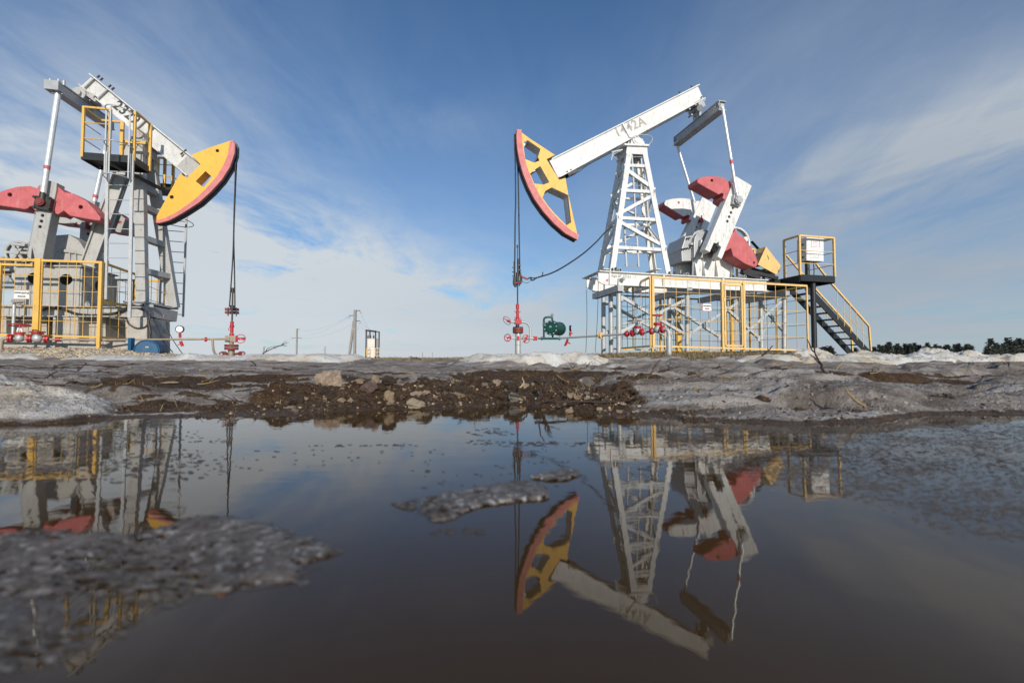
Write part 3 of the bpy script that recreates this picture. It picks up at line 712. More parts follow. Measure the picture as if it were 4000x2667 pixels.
yn_, yf_ = 1.0, 1.62
s0, s1 = P7(905, 730, yn_), P7(1590, 1455, yn_)
dirs = (s1 - s0).normalized(); nrm = V((dirs.z, 0, -dirs.x))
for y in (yn_, yf_):
    sg = MB(); sg.bar(V((s0.x, y, s0.z)), V((s1.x, y, s1.z)) + dirs * .25, .03, .2, ); sg.build('stringer', M['black'], pl)
for k in range(9):
    t = .075 + k * .105
    p = s0.lerp(s1, t); tr = MB(); tr.box(V((p.x, (yn_ + yf_) / 2, p.z - .03)), (.24, yf_ - yn_ - .03, .035)); tr.build('tread', M['black'], pl)
for y, pts in ((yn_ - .03, ((1010, 440), (1190, 675), (1640, 1185), (1663, 1470))), (yf_ + .03, ((662, 345), (820, 530), (1000, 738), (1430, 1212), (1445, 1470)))):
    q = [P7(*p, y) for p in pts]; hr = MB()
    for i in range(len(q) - 1): hr.bar(q[i], q[i + 1] + (q[i + 1] - q[i]).normalized() * .02, .05, .05)
    hr.build('handrail', M['yel'], pl)
    bl_ = MB()
    a, b = q[-3], q[-2]
    sA = V((s0.x, y, s0.z)); sB = V((s1.x, y, s1.z))
    for k in range(1, 6):
        p = a.lerp(b, k / 6); t = (p.x - s0.x) / (s1.x - s0.x); r_ = sA.lerp(sB, t); bl_.cyl(p, r_, .009, n=5)
    m0 = a.lerp(sA.lerp(sB, (a.x - s0.x) / (s1.x - s0.x)), .5); m1 = b.lerp(sA.lerp(sB, (b.x - s0.x) / (s1.x - s0.x)), .5); bl_.cyl(m0, m1, .009, n=5)
    bl_.build('baluster', M['yel'], pl)
# control cabinet on a post
FC = Frame(3185, 13.5, 13, .22 + FP.O.z * 0)
cq = [FC.L(c7(*p)) for p in ((906, 142), (1106, 152), (1106, 426), (906, 414))]
cb0 = thing('control_cabinet', 'white metal control cabinet with a red bordered notice standing behind the platform railing', 'cabinet', V(FC.O) + V((0, 0, FP.O.z + dz - FC.O.z)), FC.phi)
dzz = V((0, 0, FP.O.z + dz - FC.O.z))
q = [p - dzz for p in cq]
b = MB(); b.prism(q, V((0, .34, 0))); b.build('case', M['cab'], cb0)
b = MB(); fx = q[0] + V((.03, 0, -.03)); b.prism([q[0] + V((.02, -.012, -.02)), q[1] + V((-.02, -.012, -.02)), q[2] + V((-.02, -.012, .02)), q[3] + V((.02, -.012, .02))], V((0, .011, 0))); b.build('door', M['cab'], cb0)
def qu(pts): return [FC.L(c7(*p)) - dzz + V((0, -.018, 0)) for p in pts]
for pts, m_, nl in (([(955, 177), (1052, 182), (1054, 258), (956, 254)], M['redink'], 4), ([(940, 342), (1040, 346), (1041, 386), (940, 382)], M['ink2'], 2)):
    r_ = qu(pts); b = MB()
    for i in range(4): b.bar(r_[i], r_[(i + 1) % 4], .004, .012, (0, 1, 0))
    for k in range(nl):
        t = (k + 1) / (nl + 1); a_ = r_[0].lerp(r_[3], t); e_ = r_[1].lerp(r_[2], t); b.bar(a_.lerp(e_, .2), a_.lerp(e_, .8), .003, .008, (0, 1, 0))
    b.build('notice', m_, cb0)
b = MB(); q3 = q[3].lerp(q[2], .32); b.cyl(V((q3.x, .17, q3.z + .0)), V((q3.x, .17, .0)), .065, n=12); b.build('post', M['black'], cb0)
b = MB()
for zz in (.12, .32, .50): b.box(q[3] + V((-.012, .12, zz)), (.02, .04, .05))
q4 = q[3].lerp(q[2], .55)
b.tube(arc([V((q4.x, .1, q4.z)), V((q4.x + .03, .1, q4.z - .2)), V((q4.x - .02, .1, .05)), V((q3.x - .2, .1, .04))]), .014, 6); b.build('cable', M['black'], cb0)

# ---------------------------------------------------------------- right wellhead, flow line, separator
FW = Frame(2024, 12.2, 13, .22)
wh = thing('wellhead', 'red and silver wellhead on a thick casing pipe under the open pink rimmed horsehead', 'wellhead', FW.O, FW.phi)
def W4(x, y, c=0.0): return FW.L(c4(x, y), c)
def wheel(mb, c_, ax, R_, r=.008, sp=3):
    mb.ring(c_, ax, R_, r, 24, 6); d, a, b = basis(ax)
    for k in range(sp):
        t = 2 * math.pi * k / sp + .5; mb.bar(c_, V(c_) + (a * math.cos(t) + b * math.sin(t)) * R_, .018, .012)
    mb.cyl(V(c_) - d * .02, V(c_) + d * .03, .018, n=8)
pxw = lambda n: n / 2.8 * 12.2 / F
b = MB(); b.cyl(W4(339, 300), W4(341, 640), .012, n=8); b.cyl(W4(338, 300), W4(338, 330), .022, n=8); b.cyl(W4(341, 640), W4(341, 950), .019, n=8); b.build('polished_rod', M['dark'], wh)
b = MB(); x = W4(340, 1000).x
def zc(y): return W4(340, y).z
b.cyl(V((x, 0, zc(1002))), V((x, 0, zc(945))), pxw(18)); b.cyl(V((x, 0, zc(1080))), V((x, 0, zc(1018))), pxw(16)); b.cyl(V((x, 0, zc(1016))), V((x, 0, zc(1004))), pxw(12))
b.lathe(V((x, 0, zc(1125))), V((x, 0, zc(1080))), [(0, pxw(27)), (.5, pxw(22)), (1, pxw(14))]); b.cyl(V((x, 0, zc(1170))), V((x, 0, zc(1125))), pxw(20))
b.bar(W4(308, 1140), W4(380, 1140), .12, .12)
for y in (1030, 1098):
    for s in (-1, 1): b.ring(V((x + s * pxw(24), 0, zc(y))), (0, 1, 0), .022, .006, 12, 5)
b.build('stuffing_box', M['red'], wh)
b = MB(); b.cyl(V((x, 0, zc(1205))), V((x, 0, zc(1165))), pxw(21)); b.build('spool', M['dark'], wh)
b = MB(); xf = W4(345, 1230).x; b.cyl(V((xf, 0, zc(1228))), V((xf, 0, zc(1205))), pxw(58), n=24); b.cyl(V((xf, 0, zc(1256))), V((xf, 0, zc(1232))), pxw(58), n=24)
fl = b.build('flange', M['darkred'], wh)
b = MB()
for k in range(10):
    t = k * math.pi / 5; c_ = V((xf + pxw(48) * math.cos(t), pxw(48) * math.sin(t), 0)); b.cyl(c_ + V((0, 0, zc(1268))), c_ + V((0, 0, zc(1193))), .016, n=6)
b.build('bolt', M['dark'], fl)
b = MB(); b.cyl(V((xf, 0, -.2)), V((xf, 0, zc(1256))), pxw(32), n=20); b.ring(V((xf, 0, zc(1390))), (0, 0, 1), pxw(32), .006, 20, 5); b.build('casing_pipe', M['galv'], wh)
b = MB(); b.tube(arc([W4(360, 1142), W4(405, 1142), W4(445, 1156), W4(470, 1185), W4(480, 1225), W4(481, 1310)], 5), pxw(12), 10)
b.cyl(W4(270, 1313), W4(520, 1321), pxw(12), n=10); b.cyl(W4(262, 1136), W4(310, 1140), pxw(13), n=10); b.cyl(W4(565, 1322), W4(600, 1322), pxw(9), n=10)
b.build('bypass_pipe', M['galv'], wh)
b = MB(); wheel(b, W4(232, 1313), (-.55, -.8, 0), pxw(38), .012); b.cyl(W4(232, 1313), W4(276, 1314), .02, n=8); b.build('handwheel', M['red'], wh)
b = MB(); wheel(b, W4(436, 1325, -.12), (.25, -.95, .1), pxw(44), .007, 2); b.bar(W4(412, 1366, -.12), W4(452, 1288, -.12), .05, .02, (0, 1, 0)); b.build('handwheel', M['red'], wh)
b = MB(); cc = W4(224, 1126, -.02); b.ring(cc, (-.75, -.45, -.55), pxw(50), .008, 22, 6); b.bar(W4(196, 1100), W4(262, 1150), .03, .02); b.cyl(W4(224, 1128), W4(266, 1137), .03, n=8); b.build('handwheel', M['red'], wh)
b = MB(); b.bar(W4(326, 1320), W4(353, 1320), .17, .12); b.bar(W4(516, 1320), W4(552, 1322), .10, .11); b.build('pipe_coupling', M['red'], wh)

FL = Frame(2185, 11.75, -47, .25)
def F4(x, y, c=0.0): return FL.L(c4(x, y), c)
fl_ = thing('flow_line', 'grey flow line pipe with red valves running from the green drum to the fence', 'pipeline', FL.O, FL.phi)
def fr_(x, y, n): p = at(*c4(x, y), 1); return n / 2.8 * (FL.O + Matrix.Rotation(FL.phi, 3, 'Z') @ F4(x, y)).y / F
b = MB(); b.tube([F4(795, 1319), F4(1235, 1291), F4(1540, 1272), F4(1720, 1250), F4(1800, 1246)], fr_(1200, 1290, 11), 12)
b.tube(arc([F4(1925, 1222), F4(1965, 1222), F4(1990, 1245), F4(1995, 1290), F4(1995, 1480)], 5), fr_(1995, 1300, 22), 14)
q = F4(1995, 1330); b.cyl(V((q.x, 0, -.12)), q + V((0, 0, .05)), fr_(1995, 1300, 28), n=18)
b.build('pipe', M['galv'], fl_)
b = MB()
for x, y, rr_, th in ((1240, 1287, 33, 8), (1258, 1286, 33, 8)): a = F4(x - th / 2, y); e = F4(x + th / 2, y); b.cyl(a, e, fr_(x, y, rr_), n=18)
b.build('yellow_flange', M['yel'], fl_)
ax_ = (F4(1800, 1246) - F4(1500, 1275)).normalized()
b = MB()
for x, y, n_ in ((1598, 1262, 37), (1702, 1252, 37), (1806, 1240, 37), (1926, 1221, 40)):
    c_ = F4(x, y); b.cyl(c_ - ax_ * .026, c_ - ax_ * .005, fr_(x, y, n_), n=20); b.cyl(c_ + ax_ * .005, c_ + ax_ * .026, fr_(x, y, n_), n=20)
for x, y, n_ in ((1652, 1197, 42), (1874, 1163, 46)):
    c_ = F4(x, y); b.cyl(c_ + V((0, 0, -.026)), c_ + V((0, 0, -.003)), fr_(x, y, n_), n=20); b.cyl(c_ + V((0, 0, .005)), c_ + V((0, 0, .026)), fr_(x, y, n_), n=20)
c_ = F4(1538, 1270); b.lathe(c_ - ax_ * .055, c_ + ax_ * .05, [(0, .04), (.2, .055), (.5, .065), (.8, .055), (1, .035)], 14); b.cyl(c_ + V((0, 0, -.085)), c_ + V((0, 0, .075)), .02, n=8)
b.build('valve_flange', M['red'], fl_)
b = MB(); r1 = fr_(1650, 1240, 36)
b.sphere(F4(1650, 1245), r1, sc_=(1.1, .9, 1)); b.cyl(F4(1650, 1245), F4(1651, 1200), r1 * .85)
b.sphere(F4(1868, 1222), r1 * 1.05, sc_=(1, .9, 1.05)); b.cyl(F4(1868, 1222), F4(1873, 1168), r1 * .8); b.cyl(F4(1810, 1240), F4(1925, 1222), r1 * .62)
for s in (-14, 16): b.bar(F4(1872 + s * 1.5, 1160), F4(1868 + s * .5, 1085), .02, .03)
b.cyl(F4(1868, 1100), F4(1868, 1065), .03); b.cyl(F4(1868, 1160), F4(1868, 1025), .012, n=8)
b.build('valve_body', M['galv'], fl_)
b = MB(); wheel(b, F4(1869, 1067), (0, 0, 1), fr_(1869, 1067, 52), .013, 4); b.build('handwheel', M['red'], fl_)
b = MB(); gc = F4(918, 1210); ga_ = Matrix.Rotation(-FL.phi, 3, 'Z') @ V((.955, -.295, 0)); b.cyl(gc - ga_ * .02, gc + ga_ * .035, .075, n=20); b.cyl(F4(916, 1300), F4(917, 1240), .012); pg_ = b.build('pressure_gauge', M['black'], fl_)
b = MB(); b.cyl(gc + ga_ * .0352, gc + ga_ * .037, .066, n=20); b.build('dial', M['dial'], pg_)
b = MB(); b.cyl(F4(914, 1292), F4(915, 1250), .026); b.bar(F4(915, 1272), F4(940, 1262), .03, .02)
b.cyl(F4(890, 1330), F4(866, 1392), .03); b.bar(F4(884, 1362), F4(916, 1378), .02, .025); b.cyl(F4(866, 1380), F4(856, 1402), .02)
b.build('drain_valve', M['red'], fl_)

FS = Frame(2155, 11.9, 0, .25)
def S4(x, y, c=0.0): return FS.L(c4(x, y), c)
sp = thing('separator_drum', 'dark green bolted steel drum with a lifting loop on the right flow line', 'drum', FS.O, 0)
pxs = lambda n: n / 2.8 * 11.9 / F
fc = S4(705, 1205, -.12); dv = V((.42, .80, .01)).normalized(); bkc = fc + dv * .62
b = MB(); b.lathe(fc, bkc, [(0, pxs(80)), (.03, pxs(82)), (.10, pxs(82)), (.10, pxs(74)), (.9, pxs(74)), (.9, pxs(78)), (.97, pxs(78)), (1.0, pxs(60)), (1.05, pxs(20))], 28); dr = b.build('drum_body', M['green'], sp)
b = MB(); d_, a_, e_ = basis(dv)
for k in range(10):
    t = k * math.pi / 5 + .2; c_ = fc + (a_ * math.cos(t) + e_ * math.sin(t)) * pxs(70); b.cyl(c_ - dv * .03, c_ + dv * .01, pxs(7.5), n=6)
b.build('bolt', M['galv'], dr)
b = MB(); b.lathe(fc - dv * .02, fc, [(0, pxs(52)), (1, pxs(56))], 24); b.build('end_cover', M['green'], dr)
b = MB(); b.box(fc - dv * .03 + V((0, 0, .03)), (.05, .008, .05), Matrix.Rotation(math.atan2(-.42, .8), 3, 'Z')); b.build('plate', M['ink2'], dr)
b = MB(); b.tube(arc([S4(628, 1320), S4(629, 1180), S4(629, 1120), S4(636, 1100), S4(655, 1090), S4(700, 1088), S4(718, 1096), S4(722, 1135)], 5), pxs(11), 10)
b.cyl(S4(604, 1321), S4(800, 1321), pxs(13), n=12); b.cyl(S4(726, 1285, .1), S4(722, 1325), pxs(10), n=10); b.ring(S4(719, 1064), (0, 1, 0), pxs(11), pxs(3.5), 16, 6); b.cyl(S4(719, 1085), S4(719, 1074), pxs(5))
for x in (604, 800): b.cyl(S4(x - 8, 1321), S4(x + 8, 1321), pxs(19), n=14)
b.bar(S4(615, 1160), S4(645, 1160), .05, .12)
b.build('loop_pipe', M['green'], sp)
# ================================================================ left pump jack (2329)
FLP = Frame(545, 12.0, 11, .50)
pk = thing('pump_jack', 'grey white pump jack with closed yellow horsehead, ladders and platforms, beam marked 2329', 'pump jack', FLP.O, FLP.phi)
def B1(x, y, c=0.0): return FLP.L(c1(x, y), c)
def B2(x, y, c=0.0): return FLP.L(c2(x, y), c)
yb = .17
w = MB(); w.prism([B1(803, 112, -.03), B1(1752, 880, -.03), B1(1652, 985, -.03), B1(714, 192, -.03)], V((0, .06, 0)))
bt_, bb_ = [B1(803, 105, 0), B1(1755, 878, 0)], [B1(712, 196, 0), B1(1650, 988, 0)]
d_ = (bt_[1] - bt_[0]).normalized(); bn = V((-d_.z, 0, d_.x))
for e in (bt_, bb_): w.bar(e[0], e[1], .22, .03)
beam = w.build('walking_beam', M['beamgrey'], pk)
s_ = MB()
for a, b in (((833, 138), (742, 226)), ((952, 232), (866, 312)), ((1280, 502), (1205, 572)), ((1348, 562), (1275, 632))):
    s_.bar(B1(*a, -.03), B1(*b, -.03), .03, .13, (0, 1, 0))
s_.prism([B1(1752, 880, -.18), B1(1762, 888, -.18), B1(1655, 992, -.18), B1(1645, 984, -.18)], V((0, .36, 0)))
s_.prism([B1(1640, 800, -.10), B1(1752, 885, -.10), B1(1650, 985, -.10), B1(1545, 895, -.10)], V((0, .2, 0)))
s_.build('stiffener', M['grey'], beam)
b = MB()
for x, y in ((850, 122), (878, 145), (950, 205), (978, 228), (1580, 795), (1610, 770)): p = B1(x, y, -.1); b.cyl(p, p + bn * .09, .022, n=7)
b.build('bolt', M['dark'], beam)
text('lettering', '2329', M['ink'], beam, B1(1107, 428, -.035), d_, bn, .36, .002, .92, 1.08, bold=.022)
# horsehead
hy = -.19
yo = [(1675, 797), (1840, 730), (2030, 668), (2012, 700), (1998, 790), (1962, 880), (1900, 985), (1800, 1098), (1700, 1190), (1565, 1288), (1450, 1345), (1345, 1380), (1400, 1275), (1575, 960), (1640, 1000), (1648, 985), (1755, 880)]
hol = [(1798, 938), (1858, 990), (1780, 1080), (1712, 1026)]
h = MB(); h.plate([B1(*p, hy) for p in yo], [[B1(*p, hy) for p in hol], circ(B1(1902, 760, hy), .045), circ(B1(1502, 1165, hy), .05)], hy, .03)
head = h.build('horse_head', M['head2'], pk)
h = MB(); far = .30
h.plate([B1(*p, hy) + YV * far for p in yo], [[B1(*p, hy) + YV * far for p in hol]], hy + far, .03)
for i in range(4):
    p, q = B1(*hol[i], hy), B1(*hol[(i + 1) % 4], hy); h.add([p + YV * .031, q + YV * .031, q + YV * far, p + YV * far], [(0, 1, 2, 3)])
for i in (0, 1, 11, 12, 13): 
    p, q = B1(*yo[i], hy), B1(*yo[i + 1], hy); h.add([p + YV * .031, q + YV * .031, q + YV * far, p + YV * far], [(0, 1, 2, 3)])
h.build('far_plate', M['head2'], head)
h = MB()
for x, y in ((1902, 760), (1502, 1165)): p = B1(x, y, hy); h.cyl(p + V((0, .035, 0)), p + V((0, .06, 0)), .052, n=14)
h.build('lifting_hole_shade', M['hole'], head)
ro = [(2038, 664), (2056, 700), (2052, 780), (2012, 900), (1942, 1010), (1850, 1112), (1740, 1212), (1600, 1302), (1480, 1368), (1400, 1390), (1342, 1390)]
ri = [(2015, 676), (2008, 700), (1994, 790), (1958, 880), (1896, 985), (1796, 1098), (1696, 1190), (1560, 1288), (1450, 1345), (1390, 1364), (1346, 1376)]
h = MB(); h.plate([B1(*p, hy - .03) for p in ro + ri[::-1]], [], hy - .03, .075); h.build('rim', M['pink2'], head)
h = MB(); po = [B1(*p, hy) for p in ro]; pi = [B1(*p, hy) for p in ri]
for o0, o1, th, m_ in ((.048, .11, .0, 'rim'), (.112, .20, -.02, 'rim'), (.202, .30, .005, 'rim')):
    a_ = [p + (p - q).normalized() * th for p, q in zip(po, pi)]
    h.plate(a_ + pi[::-1], [], hy + o0, o1 - o0)
h.build('rope_track', M['rim'], head)
r = MB()
r.tube(arc([B1(2062, 755, -.02), B1(2058, 1000, -.02), B2(2048, 200, -.02), B2(2038, 560, -.02), B2(2008, 1005, -.02)], 4), .017, 7)
r.tube(arc([B1(2072, 830, .10), B1(2056, 1200, .10), B2(2046, 400, .10), B2(2052, 700, .10), B2(2056, 1015, .10)], 4), .017, 7)
r.build('bridle_rope', M['rope'], pk)
r = MB(); 
for y in (1026, 1054): r.bar(B2(1976, y), B2(2084, y + 2), .14, .065)
r.build('carrier_bar', M['darkred'], pk)
# post: two front columns, rungs, rear leg
nc = (B1(1222, 672, -.26), B2(1248, 985, -.46)); fcn = (B1(1290, 700, .30), B2(1522, 1012, .48))
for a, b, w_ in ((nc[0], nc[1], .215), (fcn[0], fcn[1], .24)):
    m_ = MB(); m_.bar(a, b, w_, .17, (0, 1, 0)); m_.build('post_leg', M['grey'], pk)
m_ = MB()
def tat(c_, z): t = (c_[0].z - z) / (c_[0].z - c_[1].z); return c_[0].lerp(c_[1], t)
for y in (-60, 118, 400, 690):
    z = B2(1290, y, -.4).z; m_.bar(tat(nc, z), tat(fcn, z), .2, .14)
m_.build('post_rung', M['grey'], pk)
for dy in (-.28, .28):
    m_ = MB(); a = B1(1165, 690, dy); b = B2(775, 650, dy * 1.4)
    m_.bar(a, b, .05, .34); m_.bar(a + V((.14, 0, 0)), b + V((.15, 0, .0)), .2, .03); m_.bar(a - V((.14, 0, 0)), b - V((.15, 0, 0)), .2, .03); m_.build('rear_leg', M['grey'], pk)
m_ = MB(); a, b = B1(1068, 655, -.34), B1(1278, 672, -.34); m_.prism([a, b, b - V((0, 0, .06)), a - V((0, 0, .06))], V((0, .72, 0)))
m_.prism([B1(1090, 672, -.3), B1(1262, 690, -.3), B1(1250, 770, -.3), B1(1120, 740, -.3)], V((0, .62, 0)))
m_.build('post_cap', M['grey'], pk)
m_ = MB(); p = B1(1205, 606, -.30); m_.cyl(p, p + V((0, .6, 0)), .12, n=18); m_.prism([B1(1140, 652, -.25), B1(1265, 665, -.25), B1(1240, 610, -.25), B1(1165, 605, -.25)], V((0, .5, 0))); m_.build('saddle_bearing', M['grey'], pk)
# equalizer, pitmans
e0, e1 = B1(512, 222, -1.12), B1(968, 540, 1.12)
m_ = MB()
m_.bar(e0 + V((0, 0, .0)), e1, .17, .22); m_.bar(e0 + V((0, -.05, .12)), e1 + V((0, 0, .12)), .22, .02); m_.bar(e0 + V((0, -.05, -.12)), e1 + V((0, 0, -.12)), .22, .02)
m_.box(e0 + V((-.05, -.04, .02)), (.29, .22, .22)); eqo = m_.build('equalizer_beam', M['steel'], pk)
m_ = MB()
for dx, dz_ in ((-.14, .15), (.03, .16), (.14, .14)): m_.cyl(e0 + V((dx, -.05, dz_ - .06)), e0 + V((dx, -.05, dz_ + .05)), .03, n=8)
m_.build('bolt', M['galv'], eqo)
m_ = MB(); p = B1(760, 312, 0); m_.cyl(p + V((0, -.3, 0)), p + V((0, .3, 0)), .16, n=18); m_.cyl(p + V((0, -.36, 0)), p + V((0, -.3, 0)), .08, n=12); m_.bar(p, B1(800, 262, 0), .4, .3, (0, 1, 0)); m_.bar(B1(725, 240, -.2), B1(850, 335, -.2), .12, .06); m_.bar(p + V((0, 0, -.1)), e0.lerp(e1, .5), .2, .2)
m_.build('equalizer_bearing', M['grey'], pk)
pins = (B1(366, 1212, -1.14), B2(820, 110, 1.10))
for k, (e, p, y0_, y1_) in enumerate(((e0, pins[0], 890, 922), (e1, pins[1], 1120, 1150))):
    m_ = MB(); m_.cyl(e, p, .058, n=14); po_ = m_.build('pitman_arm', M['silverrod'], pk)
    z0_, z1_ = B1(400, y0_, -1.14 if k == 0 else 1.1).z, B1(400, y1_, -1.14 if k == 0 else 1.1).z
    t0, t1 = (e.z - z0_) / (e.z - p.z), (e.z - z1_) / (e.z - p.z)
    m_ = MB(); m_.cyl(e.lerp(p, t0), e.lerp(p, t1), .061, n=14); m_.build('red_band', M['pink'], po_)
# near crank with its pink weights
c0 = -1.03
ko = [c1(365, 1018), c1(400, 1012), c1(495, 1040), c1(492, 1100), c2(372, 590), c2(300, 578), c2(278, 480), c2(268, 590), c2(235, 560)]
kh = [circ(FLP.L(c2(x, y), c0), .036) for x, y in ((370, 206), (360, 256), (348, 304))]
m_ = MB(); m_.plate([FLP.L(p, c0) for p in ko], kh, c0, .26, .012)
a_, b_ = B1(365, 1018, c0), B2(235, 560, c0); e_, f_ = B1(495, 1040, c0), B2(372, 590, c0)
for t in np.linspace(.2, .97, 40):
    m_.box(a_.lerp(b_, t) + V((.0, -.004, 0)), (.022, .016, .012)); m_.box(e_.lerp(f_, t) + V((.0, -.004, 0)), (.022, .016, .012))
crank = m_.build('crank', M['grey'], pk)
m_ = MB()
for x, y in ((370, 206), (360, 256), (348, 304)): p = B2(x, y, c0); m_.cyl(p + V((0, .05, 0)), p + V((0, .2, 0)), .037, n=12)
m_.build('recess_shade', M['hole'], crank)
m_ = MB(); p = pins[0]; m_.box(p + V((.01, .05, -.01)), (.32, .11, .30), Matrix.Rotation(RAD(8), 3, 'Y')); m_.cyl(p, p + V((.02, 0, .24)), .075, .058, n=12)
for dx in (-.15, .15):
    for z in (-.12, .12): m_.cyl(p + V((dx, -.03, z)), p + V((dx, .05, z)), .03, n=7)
m_.build('crank_pin', M['dark'], crank)
m_ = MB(); p = pins[0]; m_.cyl(p + V((0, -.07, 0)), p, .09, n=10); m_.cyl(p + V((0, -.09, 0)), p + V((0, -.07, 0)), .06, n=12); m_.build('pin_cap', M['darkred'], crank)
w0 = -.98
wl = [(340, 1058), (320, 1086), (258, 1066), (150, 1072), (50, 1098), (-60, 1140), (-180, 1200), (-190, 1225), (0, 1240), (210, 1272), (235, 1268), (265, 1242), (290, 1268), (330, 1300), (440, 1290), (470, 1060)]
wr = [(470, 1062), (510, 1075), (560, 1122), (640, 1132), (690, 1160), (760, 1202), (835, 1285), (878, 1345), (872, 1372), (830, 1368), (610, 1330), (555, 1285), (505, 1318), (470, 1302), (400, 1295), (420, 1060)]
for o_, hl in ((wl, (82, 1144)), (wr, (702, 1252))):
    m_ = MB(); m_.plate([B1(*p, w0) for p in o_], [circ(B1(*hl, w0), .045)], w0, .42, .02); wo = m_.build('counterweight', M['pink'], crank)
    m_ = MB(); p = B1(*hl, w0); m_.cyl(p + V((0, .08, 0)), p + V((0, .3, 0)), .047, n=12); m_.build('lifting_hole_shade', M['hole'], wo)
# far crank and weights
c9 = .72
m_ = MB(); m_.plate([B2(*p, c9) for p in ((745, 82), (800, 70), (898, 100), (830, 300), (765, 500), (690, 500), (700, 300))], [circ(B2(x, y, c9), .035) for x, y in ((785, 262), (778, 312), (768, 365))], c9, .26, .01)
crank2 = m_.build('crank', M['grey'], pk)
m_ = MB()
for x, y in ((785, 262), (778, 312), (768, 365)): p = B2(x, y, c9); m_.cyl(p + V((0, .05, 0)), p + V((0, .2, 0)), .036, n=12)
m_.build('recess_shade', M['hole'], crank2)
w9 = .56
for o_, hl in ((((380, 170), (500, 190), (600, 235), (670, 250), (720, 230), (760, 200), (740, 320), (690, 300), (672, 262), (640, 285), (500, 268), (380, 240)), None),
           (((820, 130), (960, 150), (1022, 172), (1095, 235), (1160, 300), (1188, 340), (1180, 372), (960, 342), (920, 330), (800, 330)), (1052, 268))):
    m_ = MB(); m_.plate([B2(*p, w9) for p in o_], [circ(B2(*hl, w9), .045)] if hl else [], w9, .03); wo = m_.build('counterweight', M['grey'], crank2)
    m_ = MB(); m_.plate([B2(*p, w9) + V((0, .032, 0)) for p in o_], [], w9 + .032, .4, .02); m_.build('weight_core', M['pink'], wo)
# gearbox, pedestal
g0 = -.40
m_ = MB(); m_.plate([B2(*p, g0) for p in ((450, 660), (462, 470), (475, 378), (598, 370), (690, 425), (735, 500), (750, 560), (742, 660))], [], g0, .8, .02)
m_.plate([B2(*p, g0 - .05) for p in ((525, 495), (668, 512), (745, 540), (745, 558), (668, 540), (525, 522))], [], g0 - .05, .9, .01)
for x in (600, 655): m_.prism([B2(x, 520, g0 - .04), B2(x + 12, 520, g0 - .04), B2(x + 12, 655, g0 - .04), B2(x, 655, g0 - .04)], V((0, .05, 0)))
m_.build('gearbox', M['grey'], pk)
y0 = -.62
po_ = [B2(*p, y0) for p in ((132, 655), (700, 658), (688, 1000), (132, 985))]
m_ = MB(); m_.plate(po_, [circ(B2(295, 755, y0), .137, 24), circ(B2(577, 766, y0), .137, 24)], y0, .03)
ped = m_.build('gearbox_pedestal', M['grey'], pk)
m_ = MB(); pr = [po_[1] + V((-.0, .031, 0)), po_[1] + V((0, 1.25, 0)), po_[2] + V((0, 1.25, 0)), po_[2] + V((0, .031, 0))]
m_.prism(pr, V((.03, 0, 0))); m_.prism([po_[0] + V((0, .031, 0)), po_[0] + V((0, 1.25, 0)), po_[3] + V((0, 1.25, 0)), po_[3] + V((0, .031, 0))], V((.03, 0, 0)))
m_.add([p + V((0, 1.25, 0)) for p in po_], [(0, 1, 2, 3)])
a, b = B2(125, 650, y0 - .06), B2(712, 653, y0 - .06); m_.prism([a, b, b + V((0, 0, .035)), a + V((0, 0, .035))], V((0, 1.4, 0)))
m_.build('side_plate', M['grey'], ped)
m_ = MB(); q = po_[1].lerp(po_[2], .38) + V((.034, .62, 0)); m_.cyl(q, q + V((.006, 0, 0)), .135, n=22); m_.build('side_opening_shade', M['hole'], ped)  # black disc on the closed plate, painted shade of an opening
m_ = MB()
for x in (180, 320, 440, 560, 640): p = B2(x, 645, y0); m_.box(p + V((0, .05, .05)), (.14, .14, .09))
m_.build('foot_bolt', M['dark'], ped)
m_ = MB(); m_.bar(B2(735, 660, -.3), B2(860, 705, -.1), .09, .05); m_.cyl(B2(770, 965, y0 + .4), B2(762, 985, y0 - .05), .05); m_.build('lifting_pipe', M['galv'], pk)
# pulley and motor group at the left
m_ = MB(); p = B2(158, 530, -.1); m_.ring(p, (0, 1, 0), .27, .03, 32, 8); m_.lathe(p, p + V((0, .14, 0)), [(0, .29), (1, .29)], 32, False)
for k in range(6): t = k * math.pi / 3; m_.bar(p, p + V((.27 * math.cos(t), 0, .27 * math.sin(t))), .06, .04, (0, 1, 0))
m_.cyl(p + V((0, -.06, 0)), p + V((0, .4, 0)), .06); m_.build('pulley_wheel', M['grey'], pk)
m_ = MB(); m_.plate([B2(*q, -.05) for q in ((95, 600), (100, 500), (120, 460), (170, 440), (230, 400), (300, 400), (300, 640))], [], 0.1, .5, .02); m_.bar(B2(110, 455, -.2), B2(230, 468, -.2), .1, .06); m_.build('brake_housing', M['grey'], pk)
m_ = MB()
m_.cyl(B2(-120, 640, -.3), B2(60, 640, -.3), .2, n=18); m_.bar(B2(-150, 690, -.3), B2(130, 690, -.3), .3, .05); m_.bar(B2(30, 690, -.2), B2(110, 790, -.2), .06); m_.bar(B2(75, 690, -.2), B2(70, 780, -.2), .08); m_.bar(B2(-60, 548, -.2), B2(110, 590, -.2), .3, .04)
m_.build('motor', M['steel'], pk)
